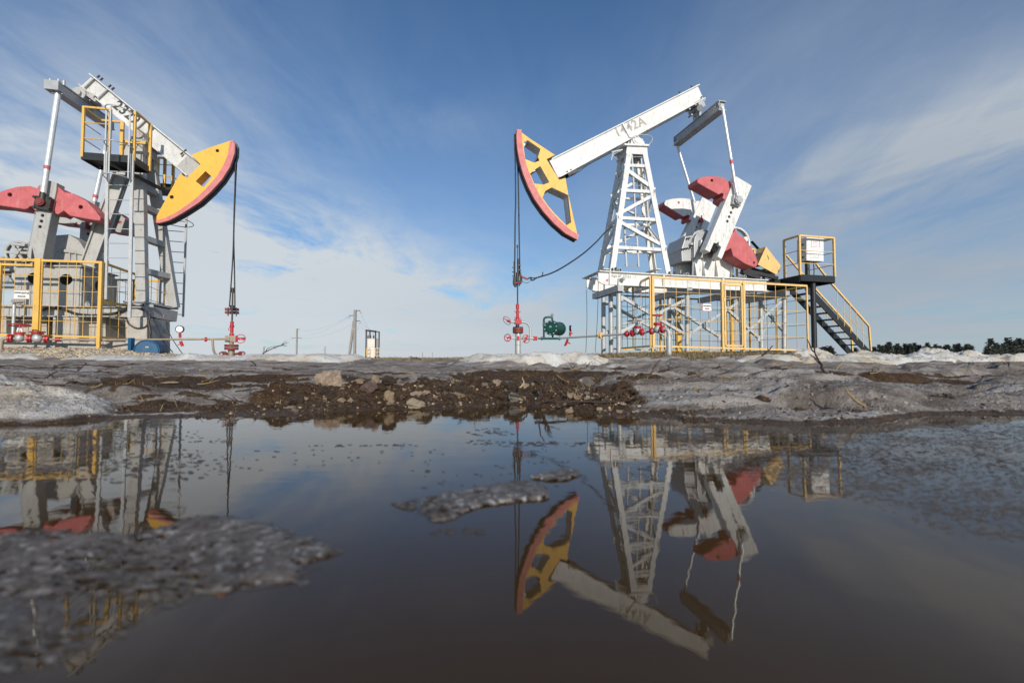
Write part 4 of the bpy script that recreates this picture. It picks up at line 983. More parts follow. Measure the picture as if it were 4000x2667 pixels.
# base skid
m_ = MB()
for y, tp in ((-.66, ((-150, 998), (1275, 1010), (1275, 1090), (-150, 1086))), (.56, ((-150, 998), (1275, 1010), (1275, 1090), (-150, 1086)))):
    q = [B2(*p, -.66) + V((0, y + .66, 0)) for p in tp]; m_.prism(q, V((0, .04, 0)))
    for i, j in ((0, 1), (3, 2)): m_.bar(q[i] + V((0, .02, 0)), q[j] + V((0, .02, 0)), .2, .025)
for x in (0, 460, 900, 1200): p = B2(x, 1045, -.64); m_.bar(p + V((0, .03, 0)), p + V((0, 1.2, 0)), .08, .24)
for y_ in (795, 830): m_.bar(B2(-120, y_, -.4), B2(135, y_ + 3, -.4), .08, .06)
m_.build('base_beam', M['grey'], pk)
m_ = MB()
m_.prism([B2(1272, 985, -.58), B2(1558, 1045, .62), B2(1545, 1135, .62), B2(1262, 1080, -.58)], V((-.34, .0, 0)))
a, b = B2(1275, 972, -.6), B2(1562, 1030, .64); m_.prism([a, b, b + V((0, 0, .05)), a + V((0, 0, .05))], V((-.5, 0, 0)))
bs = m_.build('front_crossbeam', M['grey'], pk)
m_ = MB()
for x, y in ((1310, 1065), (1435, 1085)): p = B2(x, y, 0 if x > 1400 else -.45); m_.box(p + V((.02, -.02, 0)), (.02, .06, .06))
m_.build('red_mark', M['pink'], bs)
m_ = MB(); p = B2(1120, 985, -.7); m_.cyl(p, p + V((.4, .3, 0)), .05); m_.build('lifting_stub', M['galv'], pk)
# hoses
m_ = MB()
m_.tube(arc([B2(360, 1035, -.72), B2(450, 1010, -.74), B2(560, 1025, -.75), B2(680, 1065, -.74), B2(860, 1075, -.72), B2(1060, 1045, -.72), B2(1130, 985, -.75)]), .026, 6)
m_.tube(arc([B2(1130, 970, -.75), B2(1200, 1000, -.7), B2(1260, 985, -.62)]), .03, 6)
m_.tube(arc([B2(1185, 1005, -.7), B2(1270, 1040, -.72), B2(1310, 1080, -.75), B2(1295, 1150, -.78), B2(1260, 1185, -.8), B2(1190, 1190, -.8), B2(1125, 1150, -.8), B2(1118, 1105, -.75)]), .02, 6)
m_.tube(arc([B2(1300, 1150, -.78), B2(1315, 1220, -.8), B2(1318, 1290, -.82), B2(1420, 1335, -.9)]), .03, 6)
m_.tube(arc([B2(1340, 1115, -.6), B2(1380, 1190, -.7), B2(1420, 1290, -.8), B2(1510, 1400, -1.0)]), .012, 5)
m_.tube(arc([B2(1455, 1130, .1), B2(1470, 1210, .0), B2(1530, 1320, -.2), B2(1600, 1420, -.4)]), .010, 5)
m_.build('cable_hose', M['dark'], pk)
# near platform
zd = B1(705, 795, -1.30).z; xa, xc = B1(712, 780, -1.30).x, B1(1172, 825, -1.30).x; xb = B1(955, 800, -1.30).x
yA, yE = -1.30, -.68
m_ = MB(); zt = B1(745, 378, -1.30).z
m_.bar(V((xa, yA, zd - .02)), V((xc, yA, zd - .02)), .02, .17); m_.bar(V((xa, yE, zd - .02)), V((xc, yE, zd - .02)), .02, .17)
for x in (xa, xc): m_.bar(V((x, yA + .011, zd - .02)), V((x, yE - .011, zd - .02)), .02, .17)
for k in range(26): x = xa + .06 + k * (xc - xa - .1) / 25; m_.bar(V((x, yA + .02, zd - .03)), V((x, yE - .02, zd - .03)), .05, .02)
m_.bar(V((xb, yA, zd - .14)), V((xc + .35, .55, zd - .42)), .05, .08)
dk = m_.build('platform', M['black'], pk)
m_ = MB()
for x, y in ((xa + .02, yA), (xb, yA), (xc, yA), (xc, yE), (xb - .1, yE)): m_.bar(V((x, y, zd - .05)), V((x, y, zt)), .05 if y == yA else .075, .05)
for a, b in (((xa, yA), (xb, yA)), ((xc, yA), (xc, yE)), ((xa, yA), (xa, yE)), ((xa, yE), (xb - .1, yE))): m_.bar(V((*a, zt)), V((*b, zt)), .042, .042)
m_.bar(V((xb - .1, yE, zt - .5)), V((xc, yE, zt - .5)), .06, .06)
for hh_ in (.35, .68):
    for a, b in (((xa, yA), (xb, yA)), ((xc, yA), (xc, yE)), ((xa, yA), (xa, yE))): m_.cyl(V((*a, zd + (zt - zd) * hh_)), V((*b, zd + (zt - zd) * hh_)), .011, n=6)
m_.build('platform_railing', M['yel2'], dk)
# caged ladder on the near side
l0, l1 = (B1(950, 790, -1.30), B2(932, 940, -1.30)), (B1(1165, 830, -1.30), B2(1140, 1100, -1.30))
m_ = MB()
for a, b in (l0, l1): m_.bar(V((a.x, -1.33, zd + .1)), V((b.x, -1.33, b.z)), .065, .04)
for y in (1180 - 1120 + 8, 192, 322, 447, 575, 704, 828):
    m_.cyl(B2(940, y, -1.33), B2(1148, y + 4, -1.33), .011, n=6)
for y in (935, 830): m_.cyl(B1(950, 1060 if y == 935 else 940, -1.33), B1(1160, 1064 if y == 935 else 946, -1.33), .011, n=6)
lad = m_.build('ladder', M['galv'], pk)
m_ = MB()
cx = (xb + xc) / 2; rr = (xc - xb) / 2
for y1_ in (440, 738, 1018):
    z = B1(1060, y1_, -1.3).z; pts = [V((cx + rr * math.cos(t), -1.33 - 1.35 * rr * math.sin(t) * 1.15, z)) for t in np.linspace(0, math.pi, 17)]
    m_.tube(pts, .012, 6)
za, zb_ = B1(1060, 440, -1.3).z, B1(1060, 1018, -1.3).z
for t in (.35, math.pi / 2, math.pi - .35):
    x, y = cx + rr * math.cos(t), -1.33 - 1.55 * rr * math.sin(t); m_.bar(V((x, y, za)), V((x, y, zb_)), .03, .012)
m_.build('ladder_cage', M['galv'], lad)
# far platform and ladder
zf = B1(1400, 1080, .75).z; xf0, xf1 = B1(1270, 1080, .75).x, B1(1510, 1080, .75).x
m_ = MB(); m_.box(V(((xf0 + xf1) / 2, 1.05, zf)), (xf1 - xf0, .6, .1)); m_.bar(V((xf0, .76, zf + .06)), V((xf1, .76, zf + .06)), .02, .12); dk2 = m_.build('platform', M['black'], pk)
m_ = MB(); ztf = zf + 1.08
for x, y in ((B1(1440, 1000, .76).x, .76), (xf1, .76), (xf1, 1.34), (xf0, 1.34)): m_.bar(V((x, y, zf)), V((x, y, ztf)), .06, .06)
m_.bar(V((xf1, .76, ztf)), V((xf1, 1.34, ztf)), .05, .05); m_.bar(V((xf0, 1.34, ztf)), V((xf1, 1.34, ztf)), .05, .05)
for k in (.33, .66): m_.cyl(V((xf0, .76, zf + k)), V((xf1, .76, zf + k)), .011, n=6); m_.cyl(V((xf1, .76, zf + k)), V((xf1, 1.34, zf + k)), .011, n=6)
m_.build('platform_railing', M['yel2'], dk2)
m_ = MB()
a, b = B2(1632, 235, 1.36), B2(1602, 1092, 1.36); m_.bar(a + V((0, 0, .5)), b, .05, .03)
off = V((-.62, 0, .02)); m_.bar(a + off + V((0, 0, .5)), b + off, .05, .03)
for k in range(10): p = a.lerp(b, k / 9.5 + .03); m_.cyl(p, p + off, .012, n=6)
ld2 = m_.build('ladder', M['steel'], pk)
m_ = MB(); c_ = a + off / 2 + V((0, 0, -.1))
for dz_ in (0, .5): m_.tube([V((c_.x + .42 * math.cos(t), c_.y + .62 * math.sin(t), c_.z + dz_)) for t in np.linspace(-.4, math.pi + .4, 16)], .012, 6)
m_.build('ladder_cage', M['steel'], ld2)

# ---------------------------------------------------------------- left foundation blocks
FB = Frame(560, 11.4, 11, .30)
def C2(x, y, c=0.0): return FB.L(c2(x, y), c)
def block(name, label, top, bot, y, dep):
    t0, t1, b1, b0 = C2(*top[0], y), C2(*top[1], y), C2(*bot[1], y), C2(*bot[0], y)
    c_ = (b0 + b1) / 2 + V((0, dep / 2, 0))
    root_loc = FB.O + Matrix.Rotation(FB.phi, 3, 'Z') @ c_
    m_ = MB(); m_.prism([p - c_ for p in (t0, t1, b1, b0)], V((0, dep, 0)))
    o = m_.build(name, M['conc'], None); o.location = root_loc; o.rotation_euler = (0, 0, FB.phi)
    return tag(o, label, 'foundation')
block('concrete_foundation', 'rust streaked concrete pier under the front end of the 2329 pump jack', ((1118, 1093), (1285, 1098)), ((1112, 1420), (1288, 1420)), -.08, 1.05)
block('concrete_foundation', 'pale concrete block under the middle of the 2329 pump jack skid', ((465, 1085), (690, 1090)), ((455, 1345), (690, 1345)), .0, 1.0)
block('concrete_foundation', 'dark concrete block behind the corner post of the left yellow fence', ((770, 1092), (922, 1096)), ((775, 1345), (925, 1345)), .35, .8)
block('concrete_foundation', 'concrete block at the left edge of the photo under the pump jack skid', ((165, 1085), (408, 1088)), ((160, 1345), (410, 1345)), .35, .8)
block('concrete_foundation', 'concrete block cut by the left border of the photo', ((-160, 1080), (55, 1084)), ((-160, 1345), (55, 1345)), .0, 1.0)
block('concrete_slab', 'long low concrete footing strip along the ground behind the left yellow fence', ((-160, 1308), (1118, 1312)), ((-160, 1390), (1118, 1390)), -.25, 1.6)

# ---------------------------------------------------------------- left fence
FFL = Frame(393, 10.6, 11, .45)
fl2 = thing('safety_fence', 'yellow wire mesh safety fence with thick gate posts in front of the 2329 pump jack', 'fence', FFL.O, FFL.phi)
def H2(x, y, c=0.0): return FFL.L(c2(x, y), c)
tl, tr, br_, bl_ = H2(-330, 578), H2(890, 616), H2(862, 1270), H2(-330, 1238)
xq = H2(345, 600).x
def Z(x): t = (x - tl.x) / (tr.x - tl.x); return tl.z + (tr.z - tl.z) * t, bl_.z + (br_.z - bl_.z) * t
def Q(x, y, k): return V((x, y, Z(x)[k]))
panel(fl2, Q(tl.x, 0, 0), Q(xq - .06, 0, 0), Q(xq - .06, 0, 1), Q(tl.x, 0, 1), 7, 5, mat=M['yel2'])
panel(fl2, Q(xq + .06, 0, 0), Q(tr.x, 0, 0), Q(tr.x, 0, 1), Q(xq + .06, 0, 1), 7, 5, mat=M['yel2'])
m_ = MB()
m_.bar(Q(xq, -.01, 0) + V((0, 0, .04)), Q(xq, -.01, 1) + V((0, 0, -.02)), .115, .09); m_.bar(Q(tr.x, -.01, 0) + V((0, 0, .02)), V((tr.x, -.01, -.1)), .066, .066)
m_.bar(Q(xq - .1, 0, 0), Q(xq + .1, 0, 0), .055, .066); m_.bar(Q(tl.x, -.02, 0) + V((0, 0, -.12)), Q(xq - .1, -.02, 0) + V((0, 0, -.12)), .05, .05)
q = H2(13, 615); m_.bar(V((q.x, -.02, q.z - .02)), V((q.x, -.02, Z(q.x)[1])), .06, .06)
m_.build('post', M['yel2'], fl2)
DX = tr.x
panel(fl2, Q(DX, .04, 0), Q(DX, 1.3, 0) + V((0, 0, -.05)), Q(DX, 1.3, 1), Q(DX, .04, 1), 4, 6, mat=M['yel2'])
m_ = MB(); m_.bar(Q(DX, .04, 0).lerp(Q(DX, .04, 1), .52), Q(DX, 1.3, 0).lerp(Q(DX, 1.3, 1), .52), .06, .06); m_.build('rail', M['yel2'], fl2)
yr = 2.9; xr = H2(1440, 780, yr).x; xl = H2(895, 775, yr).x
zr, zr1 = H2(1100, 770, yr).z, H2(1100, 1290, yr).z
for k in range(2):
    a, b = xl + (xr - xl) * k / 2, xl + (xr - xl) * (k + 1) / 2
    panel(fl2, V((a, yr, zr)), V((b, yr, zr)), V((b, yr, zr1)), V((a, yr, zr1)), 4, 5, mat=M['yel2'])
panel(fl2, V((xr, 1.6, zr + .15)), V((xr, yr, zr)), V((xr, yr, zr1)), V((xr, 1.6, zr1)), 4, 5, mat=M['yel2'])
m_ = MB(); p = H2(1000, 780, yr); m_.bar(V((p.x, yr - .05, zr)), V((p.x, yr - .05, -.1)), .14, .12); m_.build('post', M['yel2'], fl2)
sq = [H2(120, 858, -.04), H2(262, 862, -.04), H2(259, 936, -.04), H2(117, 932, -.04)]
sign(FFL, sq, 'white sign with faded lettering and a yellow edge on the left fence mesh', M['yel'], ['СЕРОВОДОРОД', 'ОПАСНО'], .054, (.035, -.045))

# ---------------------------------------------------------------- left wellhead and flow line
FWL = Frame(906, 12.2, 11, .20)
w2 = thing('wellhead', 'rusty brown and red wellhead with thin rod below the closed yellow horsehead', 'wellhead', FWL.O, FWL.phi)
def X2(x, y, c=0.0): return FWL.L(c2(x, y), c)
px2 = lambda n: n / 2.24 * 12.2 / F
x = X2(2029, 1200).x; zc = lambda y: X2(2029, y).z
b = MB(); b.cyl(V((x, 0, zc(1140))), V((x, 0, zc(870))), .022, n=8); b.cyl(V((x, 0, zc(880))), V((x, 0, zc(838))), .035, n=8); b.cyl(V((x, 0, zc(1024))), V((x, 0, zc(992))), .055, n=10); b.cyl(V((x - .1, 0, zc(1085))), V((x - .1, 0, zc(1010))), .015, n=6); b.cyl(V((x + .1, 0, zc(1085))), V((x + .1, 0, zc(1010))), .015, n=6); b.build('polished_rod', M['dark'], w2)
b = MB()
for y0_, y1_, n_ in ((1165, 1133, 14), (1182, 1166, 18), (1235, 1182, 13), (1262, 1238, 18)): b.cyl(V((x, 0, zc(y0_))), V((x, 0, zc(y1_))), px2(n_))
b.ring(V((x - px2(18), 0, zc(1200))), (0, 1, 0), .03, .008, 12, 5); b.build('stuffing_box', M['red'], w2)
b = MB(); b.lathe(V((x, 0, zc(1345))), V((x, 0, zc(1260))), [(0, px2(15)), (.4, px2(18)), (.5, px2(28)), (.85, px2(28)), (1, px2(16))], 16); b.bar(V((x - px2(45), 0, zc(1285))), V((x + px2(40), 0, zc(1285))), .15, .17)
b.cyl(V((x, 0, -.2)), V((x, 0, zc(1375))), px2(26), n=16); b.build('spool', M['rust'], w2)
b = MB(); b.cyl(V((x, 0, zc(1356))), V((x, 0, zc(1334))), px2(54), n=22); b.cyl(V((x, 0, zc(1380))), V((x, 0, zc(1360))), px2(54), n=22); b.build('flange', M['darkred'], w2)
b = MB(); wheel(b, X2(2105, 1283, -.1), (.2, -.97, .1), px2(37), .009, 2); b.cyl(X2(2055, 1285), X2(2108, 1283, -.08), .03, n=8); b.bar(X2(2065, 1282, -.1), X2(2140, 1282, -.1), .05, .06); b.build('handwheel', M['red'], w2)
for xx in (1952, 2112):
    b = MB(); wheel(b, X2(xx, 1412, -.1), (.1, -.55, .8), px2(27), .014, 3); b.cyl(X2(2029, 1420), X2(xx, 1412, -.1), .03, n=8); b.build('handwheel', M['darkred'], w2)

FLL = Frame(880, 11.95, 31.5, .30)
fl3 = thing('flow_line', 'pale grey flow line pipe with red flanged valves running in front of the left fence', 'pipeline', FLL.O, FLL.phi)
def K2(x, y, c=0.0): return FLL.L(c2(x, y), c)
def kr(x, y, n): return n / 2.24 * (FLL.O + Matrix.Rotation(FLL.phi, 3, 'Z') @ K2(x, y)).y / F
b = MB(); b.tube([K2(1990, 1286), K2(1600, 1288), K2(860, 1294), K2(430, 1288)], kr(1200, 1290, 9), 10); b.cyl(K2(430, 1287), K2(110, 1281), kr(300, 1285, 12))
b.tube(arc([K2(85, 1280), K2(40, 1283), K2(18, 1300), K2(10, 1340), K2(8, 1415)], 5), kr(40, 1300, 15), 12)
b.tube(arc([K2(1860, 1290), K2(1864, 1350), K2(1872, 1395), K2(1895, 1425), K2(1935, 1437)], 5), kr(1860, 1350, 9), 10)
b.cyl(K2(1575, 1290), K2(1573, 1230), .012, n=6)
b.build('pipe', M['rust'], fl3)
ax_ = (K2(600, 1290) - K2(100, 1281)).normalized()
b = MB()
for x_, y_, n_ in ((90, 1279, 37), (258, 1282, 34), (406, 1285, 34)):
    c_ = K2(x_, y_); b.cyl(c_ - ax_ * .034, c_ - ax_ * .005, kr(x_, y_, n_), n=18); b.cyl(c_ + ax_ * .005, c_ + ax_ * .034, kr(x_, y_, n_), n=18)
for x_, y_, n_ in ((328, 1232, 52), (172, 1238, 38)):
    c_ = K2(x_, y_); b.cyl(c_ + V((0, 0, -.034)), c_ + V((0, 0, -.005)), kr(x_, y_, n_ * .8), n=18); b.cyl(c_ + V((0, 0, .004)), c_ + V((0, 0, .032)), kr(x_, y_, n_), n=18)
b.cyl(K2(485, 1290), K2(522, 1290), kr(500, 1290, 17), n=8); b.cyl(K2(1790, 1289), K2(1812, 1289), kr(1800, 1289, 20), n=10)
b.build('valve_flange', M['red'], fl3)
b = MB(); r1 = kr(325, 1280, 36); b.sphere(K2(325, 1280), r1, sc_=(1.1, .9, 1)); b.cyl(K2(325, 1280), K2(327, 1235), r1 * .8)
b.sphere(K2(172, 1278), r1 * .9); b.cyl(K2(172, 1278), K2(172, 1240), r1 * .75)
for s in (-22, 22): b.bar(K2(172 + s, 1230), K2(172 + s * .4, 1180), .025, .03)
b.cyl(K2(172, 1235), K2(172, 1150), .015, n=6); b.build('valve_body', M['galv'], fl3)
b = MB(); wheel(b, K2(173, 1166), (0, .1, 1), kr(173, 1166, 68), .014, 4); b.build('handwheel', M['red'], fl3)
gc = K2(1573, 1200); gx = V((.35, -.93, 0)); gx = Matrix.Rotation(-FLL.phi, 3, 'Z') @ V((.25, -.96, 0))
b = MB(); b.cyl(gc - gx * .03, gc + gx * .02, kr(1573, 1200, 33), n=22); g_ = b.build('pressure_gauge', M['dark'], fl3)
b = MB(); b.cyl(gc + gx * .021, gc + gx * .024, kr(1573, 1200, 26), n=22); dl = b.build('dial', M['dial'], g_)
b = MB(); b.bar(gc + gx * .027 - V((.04, 0, -.03)), gc + gx * .027 + V((.03, 0, -.03)), .006, .006); b.build('needle', M['hole'], g_)
b = MB(); b.cyl(K2(1576, 1272), K2(1574, 1236), .03); b.cyl(K2(1580, 1305), K2(1598, 1348), .035); b.bar(K2(1555, 1340), K2(1590, 1322), .03, .02); b.build('drain_valve', M['red'], fl3)
b = MB(); b.cyl(K2(858, 1262), K2(858, 1325), .05, n=4); b.build('pipe_clamp', M['yel'], fl3)
b = MB(); b.cyl(K2(125, 975, .35), K2(110, 1300, .25), .03, n=8); b.cyl(K2(105, 960, .3), K2(195, 955, .4), .05, n=8); b.build('drain_pipe', M['galv'], fl3)

# blue drum
FD = Frame(570, 9.9, 0, .22)
bd_ = thing('blue_drum', 'blue steel drum lying in the gravel in front of the concrete pier', 'drum', FD.O, 0)
def D2(x, y, c=0.0): return FD.L(c2(x, y), c)
r_ = 92 / 2.24 * 9.9 / F; fc = D2(1285, 1385, -.15); dv = V((-.42, .85, 0)).normalized()
b = MB(); b.lathe(fc, fc + dv * .75, [(0, r_ * .93), (.0, r_), (.03, r_ * 1.02), (.06, r_), (.4, r_), (.43, r_ * 1.02), (.46, r_), (.97, r_), (1, r_ * .95)], 28); dr = b.build('drum_body', M['blue'], bd_)
b = MB(); b.lathe(fc - dv * .012, fc + dv * .0, [(0, r_ * .86), (1, r_ * .9)], 28); b.ring(fc, dv, r_ * .96, .012, 28, 6); b.build('lid', M['blue'], dr)
b = MB(); b.box(fc - dv * .02 + V((0.01, 0, .07)), (.06, .01, .035), Matrix.Rotation(.45, 3, 'Z')); b.build('tag_plate', M['ink2'], dr)
b = MB(); q = D2(1148, 1360, .1); b.box(q + V((0, 0, -.04)), (.07, .1, .5)); b.build('stand', M['blue'], bd_)
# ================================================================ terrain
def _hash(ix, iy, sd):
    n = (ix.astype(np.int64) * 374761393 + iy.astype(np.int64) * 668265263 + sd * 982451653) & 0x7fffffff
    n = ((n ^ (n >> 13)) * 1274126177) & 0x7fffffff
    return ((n ^ (n >> 16)) & 0xffff) / 65535.0
def vnoise(x, y, sd=0):
    ix, iy = np.floor(x), np.floor(y); fx, fy = x - ix, y - iy
    ux, uy = fx * fx * fx * (fx * (fx * 6 - 15) + 10), fy * fy * fy * (fy * (fy * 6 - 15) + 10)
    a, b = _hash(ix, iy, sd), _hash(ix + 1, iy, sd); c, d = _hash(ix, iy + 1, sd), _hash(ix + 1, iy + 1, sd)
    return (a + (b - a) * ux) * (1 - uy) + (c + (d - c) * ux) * uy
def fbm(x, y, o=4, sd=0, g=.5):
    s = 0; a = 1; t = 0
    for k in range(o):
        s = s + a * vnoise(x * 2 ** k + 17.3 * k, y * 2 ** k - 9.1 * k, sd + k); t += a; a *= g
    return s / t - .5
def sst(x, a, b):
    t = np.clip((x - a) / (b - a), 0, 1); return t * t * (3 - 2 * t)
def shore(px):
    return np.interp(px, [-3000, 0, 300, 510, 1020, 1530, 1800, 2020, 2300, 2600, 2720, 3100, 3400, 3600, 4000, 7000],
                     [1.50, 1.52, 1.58, 1.64, 1.72, 1.95, 2.02, 2.12, 1.80, 1.66, 1.55, 1.50, 1.56, 1.75, 1.80, 1.8])
BANKS = [  # px, half px, depth, half depth, height : the leftover snow ridges
    (2085, 340, 6.4, .75, .115), (3420, 420, 6.2, .8, .105), (3050, 230, 6.0, .6, .055), (3840, 330, 6.6, .8, .085), (1190, 330, 7.4, .8, .085), (520, 300, 8.2, .8, .045), (830, 150, 8.0, .6, .07), (60, 330, 2.0, .40, .035), (60, 130, 8.6, .5, .06)]
def land(x, y, full=False):
    x = np.asarray(x, float); y = np.asarray(y, float)
    D = np.maximum(y, .05); px = 2000 + F * x / D
    Ds = shore(px) + .13 * fbm(x * 3.1, y * 3.1, 4, 3) + .05 * fbm(x * 14, y * 14, 3, 5)
    s = D - Ds
    z = np.interp(s, [-3, -.6, -.12, 0, .12, .45, .9, 1.4, 2.4, 4.2, 5.6, 7.5, 12, 18, 26, 60, 4000], [-.2, -.08, -.02, 0, .018, .045, .075, .095, .115, .13, .165, .21, .22, .16, -.6, -2.2, -2.4])
    # plateau differs along the front
    pl_ = np.interp(px, [-2500, -200, 100, 500, 720, 900, 1400, 1800, 2300, 2600, 3300, 4000, 6000], [.22, .25, .24, .20, .06, -.02, -.03, -.03, .03, .09, .05, .02, 0])
    z = z + pl_ * sst(D, 8.4, 10.6) * (1 - sst(D, 17, 28))
    gr_m = sst(D, 8.3, 9.6) * (1 - sst(px, 640, 760)) * (1 - sst(D, 16, 18))
    # melted humps, longer than deep, with creases between them
    am = sst(s, -.02, .45)
    far = 1 - sst(D, 7.5, 11)
    wx = .5 * fbm(x * 1.2, y * 1.2, 3, 9); wy = .35 * fbm(x * 1.1 + 9, y * 1.6, 3, 10)
    n1 = fbm((x + wx) * 1.25, (y + wy) * 2.5, 3, 11)
    bil = np.abs(n1); bi2 = np.abs(fbm((x + wx) * 3.4, (y + wy) * 6.5, 3, 12))
    far = far * (1 - .55 * (1 - sst(px, 1700, 2500)) * sst(s, .5, 1.0))
    z = z + am * far * (.38 * np.minimum(bil, .22) + .055 * np.minimum(bi2, .2) - .055)
    z = z + am * far * .05 * fbm(x * .8, y * 1.2, 3, 14)
    led = fbm(x * 1.2 + 5, y * 3.0, 4, 36); z = z + am * far * (.030 * sst(led, -.02, .02) + .018 * sst(led, .10, .125) - .02)
    gn = (1 - sst(D, 3.5, 6)) * sst(s, .0, .12)
    z = z + gn * (.013 * fbm(x * 30, y * 30, 3, 33, .6) + .010 * np.abs(fbm(x * 55, y * 55, 2, 34)))
    snow = np.zeros_like(z)
    for k, (bp, hw, bd0, hd, h) in enumerate(BANKS):
        wob = fbm(x * 1.8 + k * 7, y * 1.8, 4, 41 + k)
        r = np.sqrt(((px - bp) / hw) ** 2 + ((D - bd0) / hd) ** 2) + (.42 if bd0 > 3 else 1.3) * wob
        m = 1 - sst(r, .60, 1.0)
        z = z + h * m * (1 + .38 * fbm(x * 2.6, y * 2.6, 4, 51 + k)) + m * (.024 * fbm(x * 12, y * 12, 3, 61) + .022 * np.abs(fbm(x * 26, y * 26, 3, 62)))
        snow = np.maximum(snow, (1 - sst(r, .78, .97)) * (1 if bd0 > 3 else .52))
    # dark soil mound heaped on the shore
    win = sst(px, 800, 1350) * (1 - sst(px, 2050, 2700))
    dm = win * np.exp(-((s - .34) / .26) ** 2)
    lump = fbm(x * 5.5, y * 6, 5, 71, .6); cl = np.abs(fbm(x * 17, y * 17, 3, 73))
    z = z - .55 * dm * am * far * (.38 * np.minimum(bil, .22) + .055 * np.minimum(bi2, .2) - .055)
    z = z + dm * (.004 + .085 * np.clip(lump + .02, -.2, .4) + .045 * (.16 - cl)) * sst(s, -.01, .10)
    mud = np.clip(1.35 * win * (1 - sst(s, .40, .78)) + dm + 1.6 * fbm(x * 3, y * 6, 4, 77) * win, 0, 1) * (s < 1.3)
    streak = sst(fbm(x * 1.4, y * 3.6, 5, 81) - .25 * sst(led, -.02, .03) + .12 + .20 * np.exp(-((s - 1.35) / .3) ** 2) + .11 * sst(px, 2000, 2700) * (1 - sst(px, 3400, 4200)) * np.exp(-((s - .9) / .7) ** 2), .13, .22) * sst(s, .05, .2) * (1 - sst(D, 6, 8))
    mud = np.maximum(mud, streak * .9)
    w2 = sst(px, -100, 700) * (1 - sst(px, 2500, 3100)); spread = sst(fbm(x * 1.3, y * 4.2, 5, 97, .6) + .16 * np.exp(-((s - .55) / .45) ** 2) + .07 * (1 - sst(px, 1100, 1700)), .02, .12) * w2 * sst(s, .03, .12) * (1 - sst(s, 1.1, 1.6))
    mud = np.maximum(mud, spread * .85)
    pat = fbm(x * .8, y * 1.7, 4, 88) + .10 * sst(px, 300, 1500)
    hol = (1 - sst(bil + .5 * np.minimum(bi2, .1), .03, .13)) * sst(s, .05, .2) * (1 - sst(D, 6.0, 8.0)) * sst(pat + .05 * (1 - sst(px, 900, 2600)), -.12, .08)  # soil tone in the creases: mud, plus shade painted in for relief
    mud = np.maximum(mud, hol * .95)
    mud = np.maximum(mud, (1 - sst(s, .03, .10 + .30 * sst(fbm(x * 2, y * 2, 3, 95), -.1, .2) * (1 - sst(px, 2300, 2900)))) * .78)
    z = z - .018 * streak * far * am * (1 - dm)
    top = sst(D, 8.0, 9.2) * (1 - sst(D, 20, 30)) * sst(px, 1250, 1500)
    grass = top * sst(fbm(x * 1.3, y * 1.3, 3, 91) + .35 * sst(px, 2300, 2500), -.05, .12)
    mud = mud * (1 - snow)
    if full: return z, mud, snow, gr_m * (1 - snow), grass * (1 - snow), s, Ds
    return z
def Zg(x, y): return float(land(np.array([x]), np.array([y]))[0])

tt = np.concatenate([np.linspace(-3.2, -1.22, 60)[:-1], np.linspace(-1.22, 1.22, 900), np.linspace(1.22, 3.2, 60)[1:]])
dd = np.concatenate([np.geomspace(.35, 1.35, 30)[:-1], np.geomspace(1.35, 10, 470)[:-1], np.geomspace(10, 60, 70)[:-1], np.geomspace(60, 6000, 24)])
TT, DD = np.meshgrid(tt, dd); XX = TT * DD
zz, mud, snow, grav, grass, ss, _ = land(XX, DD, True)
me = bpy.data.meshes.new('ground'); nr, nc_ = XX.shape
me.vertices.add(nr * nc_); me.vertices.foreach_set('co', np.stack([XX, DD, zz], -1).astype(np.float32).ravel())
ii = np.arange(nr * nc_).reshape(nr, nc_); qd = np.stack([ii[:-1, :-1], ii[:-1, 1:], ii[1:, 1:], ii[1:, :-1]], -1).reshape(-1, 4)
me.loops.add(qd.size); me.loops.foreach_set('vertex_index', qd.ravel().astype(np.int32))
me.polygons.add(len(qd)); me.polygons.foreach_set('loop_start', (np.arange(len(qd)) * 4).astype(np.int32)); me.polygons.foreach_set('loop_total', np.full(len(qd), 4, np.int32))
me.polygons.foreach_set('use_smooth', np.ones(len(qd), bool)); me.update()
wet = np.exp(-np.clip(ss, 0, 9) / .16)
for nm, arr in (('mud', mud), ('snow', snow), ('gravel', grav), ('turf', grass), ('wet', wet)):
    a = me.attributes.new(nm, 'FLOAT', 'POINT'); a.data.foreach_set('value', arr.astype(np.float32).ravel())
ground = bpy.data.objects.new('ground', me); COL.objects.link(ground)
tag(ground, 'wet ground of grey melting ice, dark soil and dirty snow ridges', 'ground', kind='structure')

m, nt, b = newmat('thawing_ground')
tc = nd(nt, 'ShaderNodeTexCoord').outputs['Object']
def att(n_): a = nd(nt, 'ShaderNodeAttribute', attribute_name=n_); return a.outputs['Fac']
def soft(a, fac_noise, w=.35, lo=.42, hi=.58): return ramp(nt, maths(nt, 'MULTIPLY_ADD', maths(nt, 'SUBTRACT', fac_noise, .5), w * 2, a), lo, hi)
nA = noise_node(nt, tc, 2.2, 8, .6); nB = noise_node(nt, tc, 26, 6, .65); nC = noise_node(nt, tc, 130, 3, .6); nD = noise_node(nt, mapped(nt, tc, (.7, 2.2, 1)), 5, 8, .68, .6)
ice = mix(nt, ramp(nt, nD, .30, .72), (.115, .088, .069), (.52, .455, .40))
ice = mix(nt, ramp(nt, nB, .35, .75), ice, mix(nt, .5, ice, (.13, .108, .092)))
ice = mix(nt, maths(nt, 'MULTIPLY', ramp(nt, nC, .62, .70), .6), ice, (.60, .58, .56))
ice = mix(nt, maths(nt, 'MULTIPLY', ramp(nt, noise_node(nt, tc, 55, 2, .5), .66, .72), .8), ice, (.06, .043, .032))
soil = mix(nt, ramp(nt, nB, .3, .7), (.026, .0150, .0085), (.120, .070, .037))
soil = mix(nt, ramp(nt, nC, .57, .70), soil, (.27, .175, .10))
